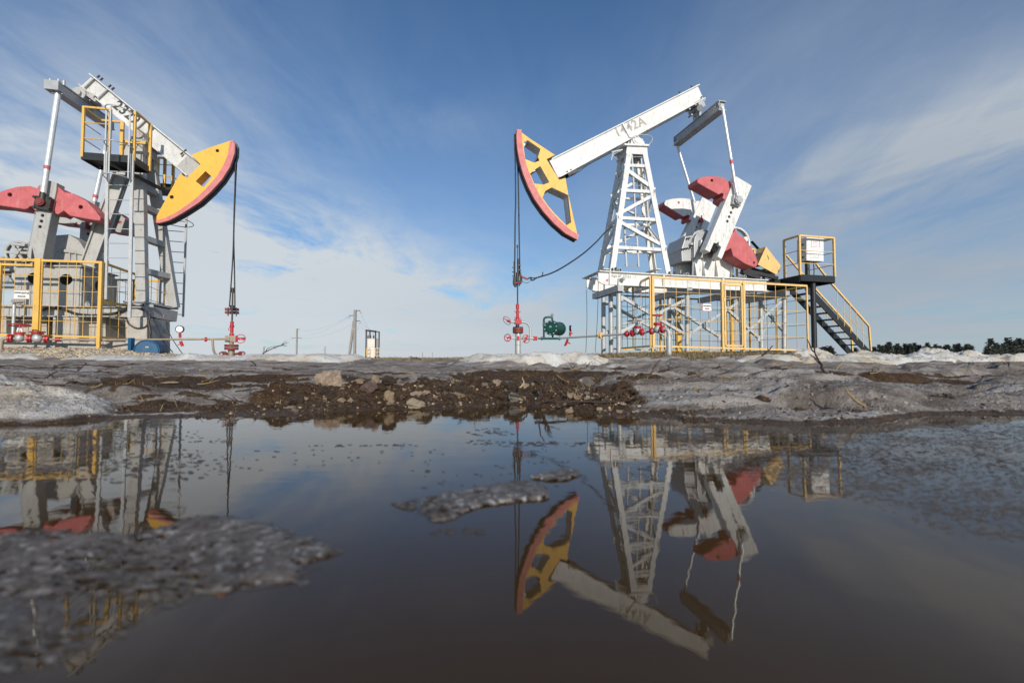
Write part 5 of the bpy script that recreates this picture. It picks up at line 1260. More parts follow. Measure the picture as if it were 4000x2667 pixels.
soil = mix(nt, maths(nt, 'MULTIPLY', ramp(nt, noise_node(nt, mapped(nt, tc, (1, .35, 1), (0, 0, .5)), 90, 2, .5), .68, .72), .7), soil, (.26, .19, .10))
snowc = mix(nt, ramp(nt, nA, .40, .66), (.76, .745, .71), (.62, .52, .385))
snowc = mix(nt, maths(nt, 'MULTIPLY', ramp(nt, noise_node(nt, tc, 18, 5, .7), .54, .66), .75), snowc, (.42, .30, .17))
snowc = mix(nt, maths(nt, 'MULTIPLY', ramp(nt, noise_node(nt, tc, 75, 2, .5), .66, .71), .9), snowc, (.10, .07, .045))
gravc = mix(nt, ramp(nt, noise_node(nt, tc, 34, 3, .6), .35, .65), (.10, .075, .055), (.52, .42, .29))
gravc = mix(nt, ramp(nt, nA, .5, .7), gravc, mix(nt, .5, gravc, (.30, .22, .10)))
turf = mix(nt, ramp(nt, nB, .3, .7), (.060, .042, .026), (.21, .155, .09))
stain = noise_node(nt, mapped(nt, tc, (.8, 2.6, 1), (0, 0, .1), (4, 9, 0)), 2.1, 7, .66, .8)
ice = mix(nt, maths(nt, 'MULTIPLY', ramp(nt, stain, .50, .66), .62), ice, (.085, .058, .040))
ice = mix(nt, maths(nt, 'MULTIPLY', ramp(nt, noise_node(nt, mapped(nt, tc, (.7, 2.2, 1), (0, 0, -.08), (1, 3, 0)), 1.7, 8, .7, .5), .51, .68), .75), ice, (.60, .575, .55))
nM = maths(nt, 'ADD', maths(nt, 'MULTIPLY', nB, .5), maths(nt, 'MULTIPLY', noise_node(nt, tc, 7, 6, .7), .5))
c = mix(nt, soft(att('mud'), nM, .62, .40, .60), ice, soil)
c = mix(nt, soft(att('turf'), nB, .2), c, turf)
c = mix(nt, soft(att('gravel'), nB, .15), c, gravc)
c = mix(nt, soft(att('snow'), nB, .16), c, snowc)
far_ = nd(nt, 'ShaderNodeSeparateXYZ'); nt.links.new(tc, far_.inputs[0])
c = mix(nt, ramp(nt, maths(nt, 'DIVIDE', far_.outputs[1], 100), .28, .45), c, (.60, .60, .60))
nt.links.new(c, b.inputs['Base Color'])
r_ = maths(nt, 'SUBTRACT', maths(nt, 'MULTIPLY_ADD', nB, .35, .46), maths(nt, 'MULTIPLY', att('wet'), .25))
nt.links.new(maths(nt, 'ADD', r_, maths(nt, 'MULTIPLY', att('snow'), .25), clamp=True), b.inputs['Roughness'])
b.inputs['Specular IOR Level'].default_value = .16
hgt = maths(nt, 'ADD', maths(nt, 'MULTIPLY', nB, .55), maths(nt, 'MULTIPLY', nC, .55))
hgt = maths(nt, 'ADD', hgt, maths(nt, 'MULTIPLY', noise_node(nt, tc, 300, 2, .6), .30))
bump(nt, b, hgt, 1.0, .026)
me.materials.append(m)
M['ground'] = m

# water
m, nt, b = newmat('puddle_water')
tc = nd(nt, 'ShaderNodeTexCoord').outputs['Object']
b.inputs['Base Color'].default_value = (.054, .030, .010, 1); b.inputs['Roughness'].default_value = .012; b.inputs['IOR'].default_value = 1.333
sx = nd(nt, 'ShaderNodeSeparateXYZ'); nt.links.new(tc, sx.inputs[0])
rip = maths(nt, 'ADD', noise_node(nt, mapped(nt, tc, (1, 2.2, 1)), 9, 3, .5), maths(nt, 'MULTIPLY', noise_node(nt, mapped(nt, tc, (1, 2, 1)), 30, 2, .5), .25))
bp = nd(nt, 'ShaderNodeBump'); bp.inputs['Distance'].default_value = .0022
mr = nd(nt, 'ShaderNodeMapRange'); nt.links.new(sx.outputs[1], mr.inputs[0]); mr.inputs[1].default_value = .5; mr.inputs[2].default_value = 1.7; mr.inputs[3].default_value = .07; mr.inputs[4].default_value = .20
nt.links.new(mr.outputs[0], bp.inputs['Strength']); nt.links.new(rip, bp.inputs['Height']); nt.links.new(bp.outputs[0], b.inputs['Normal'])
w = MB(); w.add([(-9, -4, 0), (9, -4, 0), (9, 3.2, 0), (-9, 3.2, 0)], [(0, 1, 2, 3)])
wo = w.build('water', m); tag(wo, 'still brown meltwater puddle mirroring both pump jacks', 'water', kind='structure')

# slush sheets lying in the water: height only where the outline says so
def in_poly(px, py, poly):
    r = np.zeros(px.shape, bool); n = len(poly)
    for i in range(n):
        x0, y0 = poly[i]; x1_, y1_ = poly[(i + 1) % n]
        cnd = ((y0 > py) != (y1_ > py)) & (px < (x1_ - x0) * (py - y0) / (y1_ - y0 + 1e-9) + x0); r ^= cnd
    return r
def blur(a, n):
    for _ in range(n):
        a = (a + np.roll(a, 1, 0) + np.roll(a, -1, 0) + np.roll(a, 1, 1) + np.roll(a, -1, 1)) / 5
    return a
def slush(name, label, poly, x0, x1, y0, y1, st, h, gran, nb, sd, amp=1.0, var=1.15, mat='slush'):
    xs = np.arange(x0, x1, st); ys = np.arange(y0, y1, st); X, Y = np.meshgrid(xs, ys)
    PX = 2000 + F * X / Y; PY = 1397.5 + F * H0 / Y
    mk = blur(in_poly(PX, PY, poly).astype(float), nb)
    mk = mk * (1 - .42 * sst(PY, 2120, 2520) * (amp > .75) * (PX < 1500))
    cov = np.where(mk > .01, mk * amp + var * fbm(X * 13, Y * 20, 5, sd, .70) - (1 - amp) * .2, 0)
    zz_ = -.0008 + h * sst(cov, .35, 1.0) + gran * sst(cov, .3, .8) * (.5 + fbm(X * 70, Y * 70, 3, sd + 9, .6) + .6 * np.abs(fbm(X * 150, Y * 150, 2, sd + 5)))
    keep = blur((cov > .12).astype(float), 1) > .05
    idx = -np.ones(X.shape, int); idx[keep] = np.arange(keep.sum())
    vs = np.stack([X[keep], Y[keep], np.maximum(zz_[keep], .0006)], -1)
    q = np.stack([idx[:-1, :-1], idx[:-1, 1:], idx[1:, 1:], idx[1:, :-1]], -1).reshape(-1, 4); q = q[(q >= 0).all(1)]
    mm = MB(); mm.v = [tuple(v) for v in vs]; mm.f = q.tolist(); mm.sm = [True] * len(q)
    o = mm.build(name, M[mat]); at_ = o.data.attributes.new('cover', 'FLOAT', 'POINT'); at_.data.foreach_set('value', cov[keep].astype(np.float32))
    return tag(o, label, 'ice', kind='structure')
m, nt, b = newmat('slush_ice'); tc = nd(nt, 'ShaderNodeTexCoord').outputs['Object']
n1 = noise_node(nt, tc, 60, 5, .7); n2 = noise_node(nt, tc, 9, 4, .6)
c = mix(nt, ramp(nt, n1, .35, .7), (.046, .034, .025), (.26, .225, .195)); c = mix(nt, maths(nt, 'MULTIPLY', maths(nt, 'MULTIPLY', ramp(nt, noise_node(nt, tc, 105, 3, .6), .55, .65), ramp(nt, noise_node(nt, tc, 7, 3, .5), .36, .54)), .9), c, (.56, .54, .52)); c = mix(nt, ramp(nt, n2, .42, .62), mix(nt, .6, c, (.040, .026, .016)), c)  # pale flecks are glints painted into the slush colour
nt.links.new(c, b.inputs['Base Color']); b.inputs['Roughness'].default_value = .3; b.inputs['IOR'].default_value = 1.31; b.inputs['Specular IOR Level'].default_value = .3
bump(nt, b, noise_node(nt, tc, 190, 4, .6), .6, .006); M['slush'] = m
fine = maths(nt, 'ADD', maths(nt, 'MULTIPLY', noise_node(nt, mapped(nt, tc, (1, 1.9, 1)), 62, 4, .62), .65), maths(nt, 'MULTIPLY', noise_node(nt, tc, 190, 2, .6), .35))
al = ramp(nt, maths(nt, 'ADD', att('cover'), maths(nt, 'MULTIPLY_ADD', fine, 3.4, -1.7)), .44, .60)
tb_ = nd(nt, 'ShaderNodeBsdfTransparent'); ms = nd(nt, 'ShaderNodeMixShader'); nt.links.new(al, ms.inputs[0]); nt.links.new(tb_.outputs[0], ms.inputs[1]); nt.links.new(b.outputs[0], ms.inputs[2])
nt.links.new(ms.outputs[0], nt.nodes['Material Output'].inputs['Surface'])
m2_ = m.copy(); m2_.name = 'ice_film'; M['film'] = m2_
for n_ in m2_.node_tree.nodes:
    if n_.type == 'BSDF_PRINCIPLED':
        for l_ in list(n_.inputs['Base Color'].links): m2_.node_tree.links.remove(l_)
        n_.inputs['Base Color'].default_value = (.150, .118, .092, 1); n_.inputs['Roughness'].default_value = .4; n_.inputs['Specular IOR Level'].default_value = .22
s17 = lambda pts: [(x * 1.7007, y * 1.7007) for x, y in pts]
slush('ice_sheet', 'large grey slush sheet in the puddle at the lower left', s17([(-200, 1240), (0, 1225), (120, 1210), (330, 1215), (420, 1190), (500, 1178), (600, 1192), (660, 1215), (740, 1240), (800, 1258), (760, 1275), (700, 1290), (690, 1330), (600, 1320), (560, 1345), (420, 1380), (330, 1440), (180, 1500), (0, 1560), (-200, 1600)]), -1.0, -.16, .25, .74, .0024, .0028, .0030, 26, 101, .80)
slush('ice_sheet', 'narrow grey slush sheet crossing the middle of the puddle', s17([(890, 1152), (1000, 1135), (1100, 1118), (1200, 1102), (1260, 1120), (1275, 1140), (1180, 1150), (1100, 1160), (1040, 1190), (1000, 1195), (960, 1175)]), -.40, .06, .56, 1.05, .0022, .004, .004, 6, 131, .85)
slush('ice_sheet', 'small slush patch just above the middle slush sheet', s17([(1215, 1094), (1260, 1082), (1300, 1076), (1335, 1086), (1300, 1100), (1260, 1102)]), -.02, .2, .75, 1.05, .0022, .003, .004, 4, 151)
slush('ice_film', 'broad grainy film of slush over the right side of the puddle', s17([(1500, 985), (1620, 972), (1760, 976), (2000, 972), (2400, 968), (2500, 1150), (2350, 1240), (2150, 1220), (1950, 1150), (1780, 1120), (1650, 1080), (1530, 1040)]), .25, 2.1, .52, 1.75, .0055, .0012, .0016, 16, 171, .50, .6, 'film')
slush('ice_film', 'grey film of slush along the puddle edge at far left', s17([(-100, 985), (60, 1000), (200, 985), (330, 988), (420, 1000), (330, 1015), (220, 1060), (120, 1090), (-100, 1110)]), -2.0, -.85, .80, 1.75, .0055, .0012, .0016, 9, 191, .48, .6, 'film')
M['slush_crumb'] = paint('dirty_ice_crumb', (.24, .215, .19), .5, damt=.3, var=.35, scale=40, bmp=0)
M['chip'] = paint('dark_ice_chip', (.050, .043, .038), .45, damt=0, spec=.25, var=.4, scale=30, bmp=0)
# scattered ice chips
def chips(name, label, spec, mat, sd):
    rnd = random.Random(sd); mm = MB()
    for (cnt, xa, xb, ya, yb_, smin, smax, thin) in spec:
        for _ in range(cnt):
            px = rnd.uniform(xa, xb); py = rnd.uniform(ya, yb_); y = F * H0 / (py - 1397.5); x = (px - 2000) / F * y
            if fbm(np.array([x * 2.2]), np.array([y * 4.0]), 3, sd)[0] < thin: continue
            r = rnd.uniform(smin, smax) * (1 if rnd.random() < .85 else 1.7); n = rnd.randint(6, 9); a0 = rnd.uniform(-.3, .3); e = rnd.uniform(.18, .6)
            up = rnd.uniform(.0005, .0014); vs = []
            for k in range(n):
                t = 2 * math.pi * k / n; q = r * rnd.uniform(.6, 1.1); u, v = q * math.cos(t), q * e * math.sin(t)
                vs.append((x + u * math.cos(a0) - v * math.sin(a0), y + u * math.sin(a0) + v * math.cos(a0), -.001))
            top = [(x + (vx - x) * .62, y + (vy - y) * .62, up) for vx, vy, _ in vs]
            mm.add(vs + top, [tuple(range(n, 2 * n))] + [(k, (k + 1) % n, n + (k + 1) % n, n + k) for k in range(n)], True)
    o = mm.build(name, mat); return tag(o, label, 'ice', kind='stuff')
chips('ice_chips', 'thin grey ice chips floating on the puddle', [
    (2000, 1100, 2700, 1590, 1740, .003, .012, -.02), (300, 600, 2500, 1640, 1900, .002, .007, .04), (700, 2450, 4150, 1640, 1850, .003, .009, -.08), (500, 2600, 4300, 1740, 2000, .003, .007, -.06),
    (160, 2900, 4200, 1960, 2300, .002, .0055, .05), (140, 500, 900, 1650, 1860, .003, .007, .05), (420, 0, 800, 1680, 1880, .003, .010, .0), (25, 1700, 1900, 2055, 2075, .004, .006, -.2)], M['chip'], 5)

# ---------------------------------------------------------------- stones and clods
def rockmesh(sd, rough=.35, flat=.7, sub=3, chip=5):
    bm = bmesh.new(); bmesh.ops.create_icosphere(bm, subdivisions=sub, radius=1.0); rnd = random.Random(sd)
    from mathutils import noise as mn
    off = V((rnd.uniform(0, 99), rnd.uniform(0, 99), 0))
    planes = [(V((rnd.gauss(0, 1), rnd.gauss(0, 1), rnd.gauss(0, 1))).normalized(), rnd.uniform(.5, .85)) for _ in range(chip)]
    for v in bm.verts:
        p = v.co.copy()
        for n_, d_ in planes:
            e = p.dot(n_) - d_
            if e > 0: p -= n_ * e
        k = 1 + rough * (mn.noise(p * 1.6 + off) + .5 * mn.noise(p * 4 + off) + .3 * mn.noise(p * 9 + off))
        v.co = V((p.x * k, p.y * k, p.z * k * flat))
    me_ = bpy.data.meshes.new('stone'); bm.to_mesh(me_); bm.free()
    return me_
def stonemat(name, ca, cb, dirt=.4):
    m, nt, b = newmat(name); tc = nd(nt, 'ShaderNodeTexCoord').outputs['Object']
    c = mix(nt, ramp(nt, noise_node(nt, tc, 2.5, 6, .65), .3, .7), ca, cb)
    c = mix(nt, maths(nt, 'MULTIPLY', ramp(nt, noise_node(nt, tc, 1.6, 5, .7), .48, .62), dirt), c, (.035, .023, .015))
    nt.links.new(c, b.inputs['Base Color']); b.inputs['Roughness'].default_value = .75; bump(nt, b, noise_node(nt, tc, 9, 5, .7), .7, .09); return m
STONE = {'tan': stonemat('tan_stone', (.38, .25, .14), (.62, .46, .30), .35), 'pink': stonemat('pinkish_stone', (.44, .30, .20), (.68, .52, .38), .28), 'red': stonemat('reddish_slab', (.17, .105, .09), (.26, .17, .145), .3),
      'grey': stonemat('grey_stone', (.19, .17, .14), (.36, .33, .28), .4), 'pale': stonemat('pale_stone', (.45, .34, .21), (.66, .54, .38), .25), 'soil': stonemat('soil_clod', (.030, .018, .010), (.12, .072, .040), .35)}
bases = [rockmesh(i) for i in range(6)]; flats = [rockmesh(20 + i, .3, .42) for i in range(4)]
def stone(p, D, wpx, hpx, mat, label, flat=False, sd=0, group=None, sink=.3, cat='stone', name='stone'):
    px, py = p; w_ = wpx / F * D; h_ = hpx / F * D; a = ray(px, py)[0]; x = a * D
    rnd = random.Random(sd * 7 + int(px)); me_ = (flats if flat else bases)[sd % (4 if flat else 6)].copy(); me_.name = name; me_.materials.append(STONE[mat])
    fl = .42 if flat else .7
    o = bpy.data.objects.new(name, me_); COL.objects.link(o)
    zc_ = at(px, py, D).z
    o.location = (x, D, max(Zg(x, D), 0) + h_ * (.40 if 'small' in label else .36)); o.scale = (w_ / 2, w_ / 2 * rnd.uniform(.7, .95), h_ / 2 / fl); o.rotation_euler = (rnd.uniform(-.12, .12), rnd.uniform(-.12, .12), rnd.uniform(-.5, .5))
    return tag(o, label, cat, group)
G2 = lambda x, y: g2(x, y)
stone(g2(905, 270), 2.40, 100, 92, 'pink', 'biggest tan boulder sticking out on top of the dark soil mound', sd=1, cat='rock', name='boulder')
stone(g2(1145, 312), 2.35, 70, 24, 'pink', 'flat pinkish stone lying just right of the biggest boulder', True, 1)
stone(g2(1185, 378), 2.25, 50, 24, 'tan', 'tan lump of stone in the soil below the flat pinkish stone', sd=2)
stone(g2(1328, 392), 2.22, 34, 34, 'tan', 'upright tan stone between the reddish slab and the soil crest', sd=3)
stone(g2(1268, 458), 2.12, 66, 44, 'red', 'reddish brown slab lying tilted in the dark soil', False, 2)
stone(g2(1450, 535), 2.03, 50, 56, 'tan', 'tan broken stone beside the pale block at the waterline', sd=4)
stone(g2(1694, 562), 1.97, 80, 40, 'pale', 'pale yellow block lying at the waterline of the puddle', False, 3)
stone(g2(1685, 458), 2.10, 28, 16, 'pale', 'small pale stone on the soil above the waterline block', sd=5)
stone(g2(2065, 395), 2.20, 78, 28, 'tan', 'sandy topped clod at the right end of the soil mound', sd=0, cat='clod', name='soil_clod')
stone(g2(1420, 440), 2.15, 40, 14, 'grey', 'grey flat stone in the soil right of the reddish slab', True, 0)
stone(g2(880, 457), 2.12, 28, 12, 'tan', 'small tan stone below the biggest boulder near the wet edge', True, 1)
stone(g2(555, 560), 1.88, 40, 11, 'tan', 'thin flat tan stone in wet mud left of the mound', True, 2)
stone(g2(1018, 545), 1.97, 32, 20, 'tan', 'angular tan stone at the water edge below the boulder', sd=2)
stone(g2(430, 325), 2.6, 60, 22, 'tan', 'long brown lump of earth at the left end of the soil mound', True, 3)
stone(g3(722, 398), 2.20, 54, 40, 'grey', 'rounded grey stone beside the dead grass right of the mound', sd=3)
stone(g2(600, 470), 2.0, 70, 34, 'soil', 'dark soil clod on the grey ice left of the mound', sd=4, cat='clod', name='soil_clod')
stone(g4(1510, 168), 5.6, 34, 14, 'tan', 'brown stone resting in a notch of the right snow ridge', sd=5)
stone(g3(1230, 530), 1.82, 34, 22, 'tan', 'round brown stone among twigs at the right water edge', sd=1)
stone(g4(1275, 300), 3.4, 56, 24, 'tan', 'clump of pale dead grass and earth on the right ice', True, 2)
stone(g2(1098, 160), 6.0, 10, 8, 'tan', 'single small brown stone on the far ice in front of the left snow ridge', sd=2)
stone(g1(1565, 312), 2.9, 76, 12, 'pale', 'pale splinter of wood lying in the brown streak at left', True, 1, cat='wood', name='wood_piece')
rnd = random.Random(11)
for k in range(85):
    px = rnd.uniform(1060, 2500); D = float(shore(px)) + rnd.uniform(.02, .42); x = (px - 2000) / F * D; z_ = Zg(x, D)
    if z_ < .004: continue
    py = 1397.5 + (H0 - z_) / D * F; w_ = rnd.choice((rnd.uniform(8, 18), rnd.uniform(14, 40)))
    stone((px, py), D, w_, w_ * rnd.uniform(.5, .8), rnd.choice(('tan', 'tan', 'pink', 'pale', 'grey', 'soil')), 'small stone set in the dark soil mound along the puddle', False, k, 'small stones in the soil mound')
rnd = random.Random(19)
for k in range(26):
    px = rnd.uniform(1150, 2450); D = float(shore(px)) + rnd.uniform(.10, .50); x = (px - 2000) / F * D; z_ = Zg(x, D); w_ = rnd.uniform(26, 78)
    stone((px, 1397.5 + (H0 - z_) / D * F), D, w_, w_ * rnd.uniform(.45, .7), 'soil', 'lump of dark brown soil in the heap along the puddle', False, k, 'soil lumps in the mound', cat='clod', name='soil_clod')
# crumbs of soil and gravel: nobody could count them
def crumbs(name, label, spots, mat, sd, rmin, rmax, cat, e=(.55, .9)):
    rnd = random.Random(sd); mm = MB()
    ico = [(0, 0, 1), (.894, 0, .447), (.276, .851, .447), (-.724, .526, .447), (-.724, -.526, .447), (.276, -.851, .447), (.724, .526, -.447), (-.276, .851, -.447), (-.894, 0, -.447), (-.276, -.851, -.447), (.724, -.526, -.447), (0, 0, -1)]
    fc_ = [(0, 1, 2), (0, 2, 3), (0, 3, 4), (0, 4, 5), (0, 5, 1), (1, 6, 2), (2, 7, 3), (3, 8, 4), (4, 9, 5), (5, 10, 1), (6, 7, 2), (7, 8, 3), (8, 9, 4), (9, 10, 5), (10, 6, 1), (11, 7, 6), (11, 8, 7), (11, 9, 8), (11, 10, 9), (11, 6, 10)]
    for x, y, z_ in spots:
        r = rmin + (rmax - rmin) * rnd.random() ** 2.5; t = rnd.uniform(0, 6.3); ee = rnd.uniform(*e)
        vs = []
        for a, b_, c_ in ico:
            k = r * rnd.uniform(.65, 1.25); u, v = a * k, b_ * k * .8
            vs.append((x + u * math.cos(t) - v * math.sin(t), y + u * math.sin(t) + v * math.cos(t), z_ + c_ * k * ee))
        mm.add(vs, fc_)
    return tag(mm.build(name, mat), label, cat, kind='stuff')
def scatter(n, pxa, pxb, fn, cond, sd):
    rg = np.random.default_rng(sd); px = rg.uniform(pxa, pxb, n); D = fn(px, rg.random(n)); x = (px - 2000) / F * D
    z_, mu, sn, gv, tf_, s, _ = land(x, D, True); k = cond(z_, mu, sn, gv, tf_, rg.random(n))
    return list(zip(x[k], D[k], z_[k]))
crumbs('soil_crumbs', 'loose dark soil crumbs over the mound by the puddle', scatter(3000, 700, 2950, lambda p, r: shore(p) + .0 + r * .85, lambda z_, mu, sn, gv, tf_, r: (mu > .5 + r * .4) & (z_ > .002), 3), STONE['soil'], 4, .0015, .016, 'soil')
crumbs('soil_grit', 'tan grit and pebbles mixed into the soil mound', scatter(800, 900, 2600, lambda p, r: shore(p) + .0 + r * .6, lambda z_, mu, sn, gv, tf_, r: (mu > .55) & (z_ > .002), 8), STONE['tan'], 14, .0015, .009, 'gravel')
crumbs('gravel', 'pale yellow brown gravel heaped round the left pump jack footing', scatter(5200, -60, 760, lambda p, r: 8.4 + r * 2.4, lambda z_, mu, sn, gv, tf_, r: gv > .4, 5), STONE['pale'], 6, .012, .042, 'gravel')
crumbs('gravel', 'darker stones mixed through the gravel at left', scatter(2600, -60, 760, lambda p, r: 8.4 + r * 2.4, lambda z_, mu, sn, gv, tf_, r: gv > .4, 6), STONE['grey'], 7, .012, .045, 'gravel')
sp_ = scatter(900, 1700, 4000, lambda p, r: 5.2 + r * 2.2, lambda z_, mu, sn, gv, tf_, r: sn > .6, 12)
crumbs('snow_dirt', 'dark specks of soil lying on the right snow ridges', sp_, STONE['soil'], 13, .003, .012, 'soil')
crumbs('ice_grit', 'dark grit and soil specks strewn over the grey ice', [p for p in scatter(9000, -300, 4300, lambda p, r: shore(p) + .03 + r ** 1.6 * 3.6, lambda z_, mu, sn, gv, tf_, r: (sn < .5) & (z_ > .004), 31) if fbm(np.array([p[0] * 2.0]), np.array([p[1] * 3.0]), 3, 33)[0] > -.02], STONE['soil'], 32, .0012, .0085, 'soil')
crumbs('ice_crumbs', 'loose crumbs of dirty ice over the thawing bank', scatter(3200, -300, 4300, lambda p, r: shore(p) + .02 + r ** 1.6 * 2.8, lambda z_, mu, sn, gv, tf_, r: (mu < .6) & (z_ > .003), 35), M['slush_crumb'], 36, .002, .012, 'ice')
# ---------------------------------------------------------------- dead grass, straw, twigs
m, nt, b = newmat('dead_grass'); tc = nd(nt, 'ShaderNodeTexCoord').outputs['Object']
nt.links.new(mix(nt, ramp(nt, noise_node(nt, tc, 7, 3), .35, .65), (.10, .065, .032), (.38, .28, .14)), b.inputs['Base Color']); b.inputs['Roughness'].default_value = .8; M['straw'] = m
M['twig'] = paint('dark_bark', (.045, .028, .02), .8, damt=.3, dirt=(.10, .07, .05), scale=20); M['reed'] = paint('dry_stalk', (.28, .19, .075), .7, damt=.3, scale=20); M['redtwig'] = paint('reddish_bark', (.10, .045, .026), .75, damt=.2, scale=20); M['paleStraw'] = paint('pale_straw', (.55, .40, .19), .7, damt=.1)
def blades(name, label, spots, hmin, hmax, w_, sd, lean=1.0):
    rnd = random.Random(sd); mm = MB()
    for x, y, z_ in spots:
        h = rnd.uniform(hmin, hmax); t = rnd.uniform(0, 6.3); l = rnd.uniform(.3, 1.4) * lean; dx, dy = math.cos(t) * h * l, math.sin(t) * h * l; sx_, sy_ = -math.sin(t) * w_, math.cos(t) * w_
        p = V((x, y, z_ - .003)); q = p + V((dx * .35, dy * .35, h * .65)); e = p + V((dx, dy, h * rnd.uniform(.55, 1.0)))
        s_ = V((sx_, sy_, 0)); mm.add([p - s_, p + s_, q + s_ * .8, q - s_ * .8, e], [(0, 1, 2, 3), (3, 2, 4)])
    return tag(mm.build(name, M['straw']), label, 'grass', kind='stuff')
blades('dead_grass', 'brown dead grass round the feet of the right pump jack', scatter(16000, 2250, 3150, lambda p, r: 8.2 + 5 * r, lambda z_, mu, sn, gv, tf_, r: (tf_ > .3) & (sn < .3), 21), .03, .13, .004, 22)
blades('dead_grass', 'thin brown grass on the far crest between the two pump jacks', scatter(2600, 1420, 1830, lambda p, r: 7.6 + 3 * r, lambda z_, mu, sn, gv, tf_, r: sn < .3, 25), .02, .07, .004, 26)
blades('dead_grass', 'flattened dead grass in the dark soil right of the mound', scatter(900, 1750, 2950, lambda p, r: shore(p) + .1 + .9 * r, lambda z_, mu, sn, gv, tf_, r: mu > .45, 23), .012, .055, .0014, 24, 2.2)
blades('straw_bits', 'flattened bits of straw scattered over the ice', scatter(1500, -200, 4200, lambda p, r: shore(p) + .08 + r ** 1.4 * 3.2, lambda z_, mu, sn, gv, tf_, r: (sn < .5) & (r < .35 + .65 * mu), 41), .010, .05, .0013, 42, 3.0)
def twig(label, pts, D, r, mat='twig', forks=0, sd=1, group=None, name='twig', cat='twig', D2=None):
    n = len(pts); q = [at(*p, D if D2 is None else D + (D2 - D) * k / (n - 1)) for k, p in enumerate(pts)]
    o_ = q[0].copy(); zg = Zg(o_.x, o_.y); rnd = random.Random(sd)
    q = [p - o_ for p in q]
    root = V((o_.x, o_.y, o_.z))
    if abs(o_.z - zg) < .06: root.z = zg - .004
    pa = arc(q, 5); pa = [p + V((rnd.uniform(-1, 1), rnd.uniform(-1, 1), rnd.uniform(-1, 1))) * r * .5 for p in pa]
    mm = MB(); mm.tube(pa, r, 6, r * .45)
    for k in range(forks):
        i = rnd.randint(1, len(pa) - 2); d_ = (pa[i + 1] - pa[i - 1]).normalized(); L_ = (q[-1] - q[0]).length * rnd.uniform(.12, .35)
        sd_ = V((rnd.gauss(0, 1), rnd.gauss(0, 1), rnd.uniform(.2, 1))).normalized(); e = pa[i] + (d_ * .6 + sd_ * .7) * L_
        mm.tube([pa[i], pa[i].lerp(e, .5) + sd_ * L_ * .08, e], r * .6, 5, r * .25)
    o = mm.build(name, M[mat]); o.location = root
    return tag(o, label, cat, group)
twig('dark stick leaning steeply in the ice below the stair platform', [g4(1835, 335), g4(1775, 220), g4(1740, 145), g4(1667, 42)], 3.2, .009, forks=4, name='stick', cat='stick')
twig('reddish stalk standing in the dark soil below the yellow fence', [g3(1945, 360), g3(1985, 250), g3(2030, 165)], 2.7, .007, 'redtwig', 2, name='stick', cat='stick')
twig('thick forked dead root standing in the soil right of the mound', [g3(955, 435), g3(985, 380), g3(1020, 310), g3(1040, 240)], 2.15, .011, forks=4, sd=4, name='root', cat='root')
twig('thin branch rising from the root fork', [g3(1010, 330), g3(1045, 275), g3(1072, 250)], 2.13, .005, sd=5)
twig('yellowish jointed stalk slanting into the water at right', [g5(575, 1028), g5(490, 975), g5(400, 905), g5(342, 855)], 1.75, .006, 'reed', 1, name='stalk', cat='stalk')
twig('dark spiky branch lying on the right ice', [g5(690, 768), g5(610, 735), g5(540, 700), g5(472, 640)], 2.6, .008, forks=6, sd=6)
twig('dark bent branch lying near the right water edge', [g5(1548, 1000), g5(1530, 965), g5(1430, 958), g5(1290, 950)], 1.95, .006, forks=4, sd=8)
twig('long thin branch on the ice in front of the right snow ridge', [g5(825, 640), g5(740, 610), g5(680, 590), g5(610, 565)], 3.6, .009, forks=4, sd=9)
twig('short brown stick leaning beside the right snow ridge', [g5(195, 580), g5(225, 535), g5(300, 482)], 3.8, .008, 'reed', 1, sd=3)
twig('wavy thin branch on the ice at the far right', [g5(1870, 650), g5(1990, 643), g5(2180, 652), g5(2260, 720)], 3.0, .006, forks=3, sd=10)
twig('tiny dark twig on the pale ice at right', [g5(1655, 875), g5(1685, 862), g5(1712, 848)], 2.1, .004, sd=11)
twig('thin dark stick in front of the fence bottom rail', [g4(1105, 118), g4(1170, 65), g4(1238, 0)], 5.0, .010, forks=1, sd=12)
twig('black curved branch dipping into the puddle right of the mound', [g3(690, 452), g3(760, 465), g3(815, 490), g3(852, 540), g3(858, 560)], 1.98, .006, forks=2, sd=13)
twig('long dark branch lying along the right shoreline', [g3(920, 528), g3(1100, 520), g3(1300, 508), g3(1500, 515), g3(1690, 510), g3(1860, 480)], 1.83, .006, forks=5, sd=14, D2=2.0)
twig('pale straw stem on the soil under the reddish stalk', [g3(1610, 422), g3(1720, 400), g3(1832, 378)], 2.2, .0035, 'paleStraw', name='straw', cat='straw')
twig('pale straw stem right of the reddish stalk', [g3(1950, 358), g3(2080, 335), g3(2222, 315)], 2.5, .0035, 'paleStraw', name='straw', cat='straw')
twig('brown straw stem left of the reddish stalk', [g3(1470, 370), g3(1560, 372), g3(1660, 385)], 2.3, .004, 'reed', name='straw', cat='straw')
twig('green yellow grass stem beside the rounded grey stone', [g3(780, 385), g3(812, 340), g3(800, 288)], 2.2, .0035, 'paleStraw', name='straw', cat='straw')
twig('dark twig of the crossed pair standing in the left ice', [g1(498, 232), g1(500, 190), g1(506, 142)], 3.9, .009, sd=15)
twig('slanted twig crossing the upright one in the left ice', [g1(395, 228), g1(470, 185), g1(550, 140)], 3.9, .006, sd=16, forks=2)
twig('stubby dark stump poking from the left ice', [g1(345, 235), g1(350, 215), g1(355, 195)], 3.9, .012, sd=17)
twig('forked dark twig right of the crossed pair in the left ice', [g1(695, 232), g1(720, 195), g1(798, 126)], 3.9, .007, forks=3, sd=18)
twig('left leg of the X shaped twigs above the brown streak', [g1(412, 312), g1(470, 265), g1(522, 243)], 3.0, .006, sd=19)
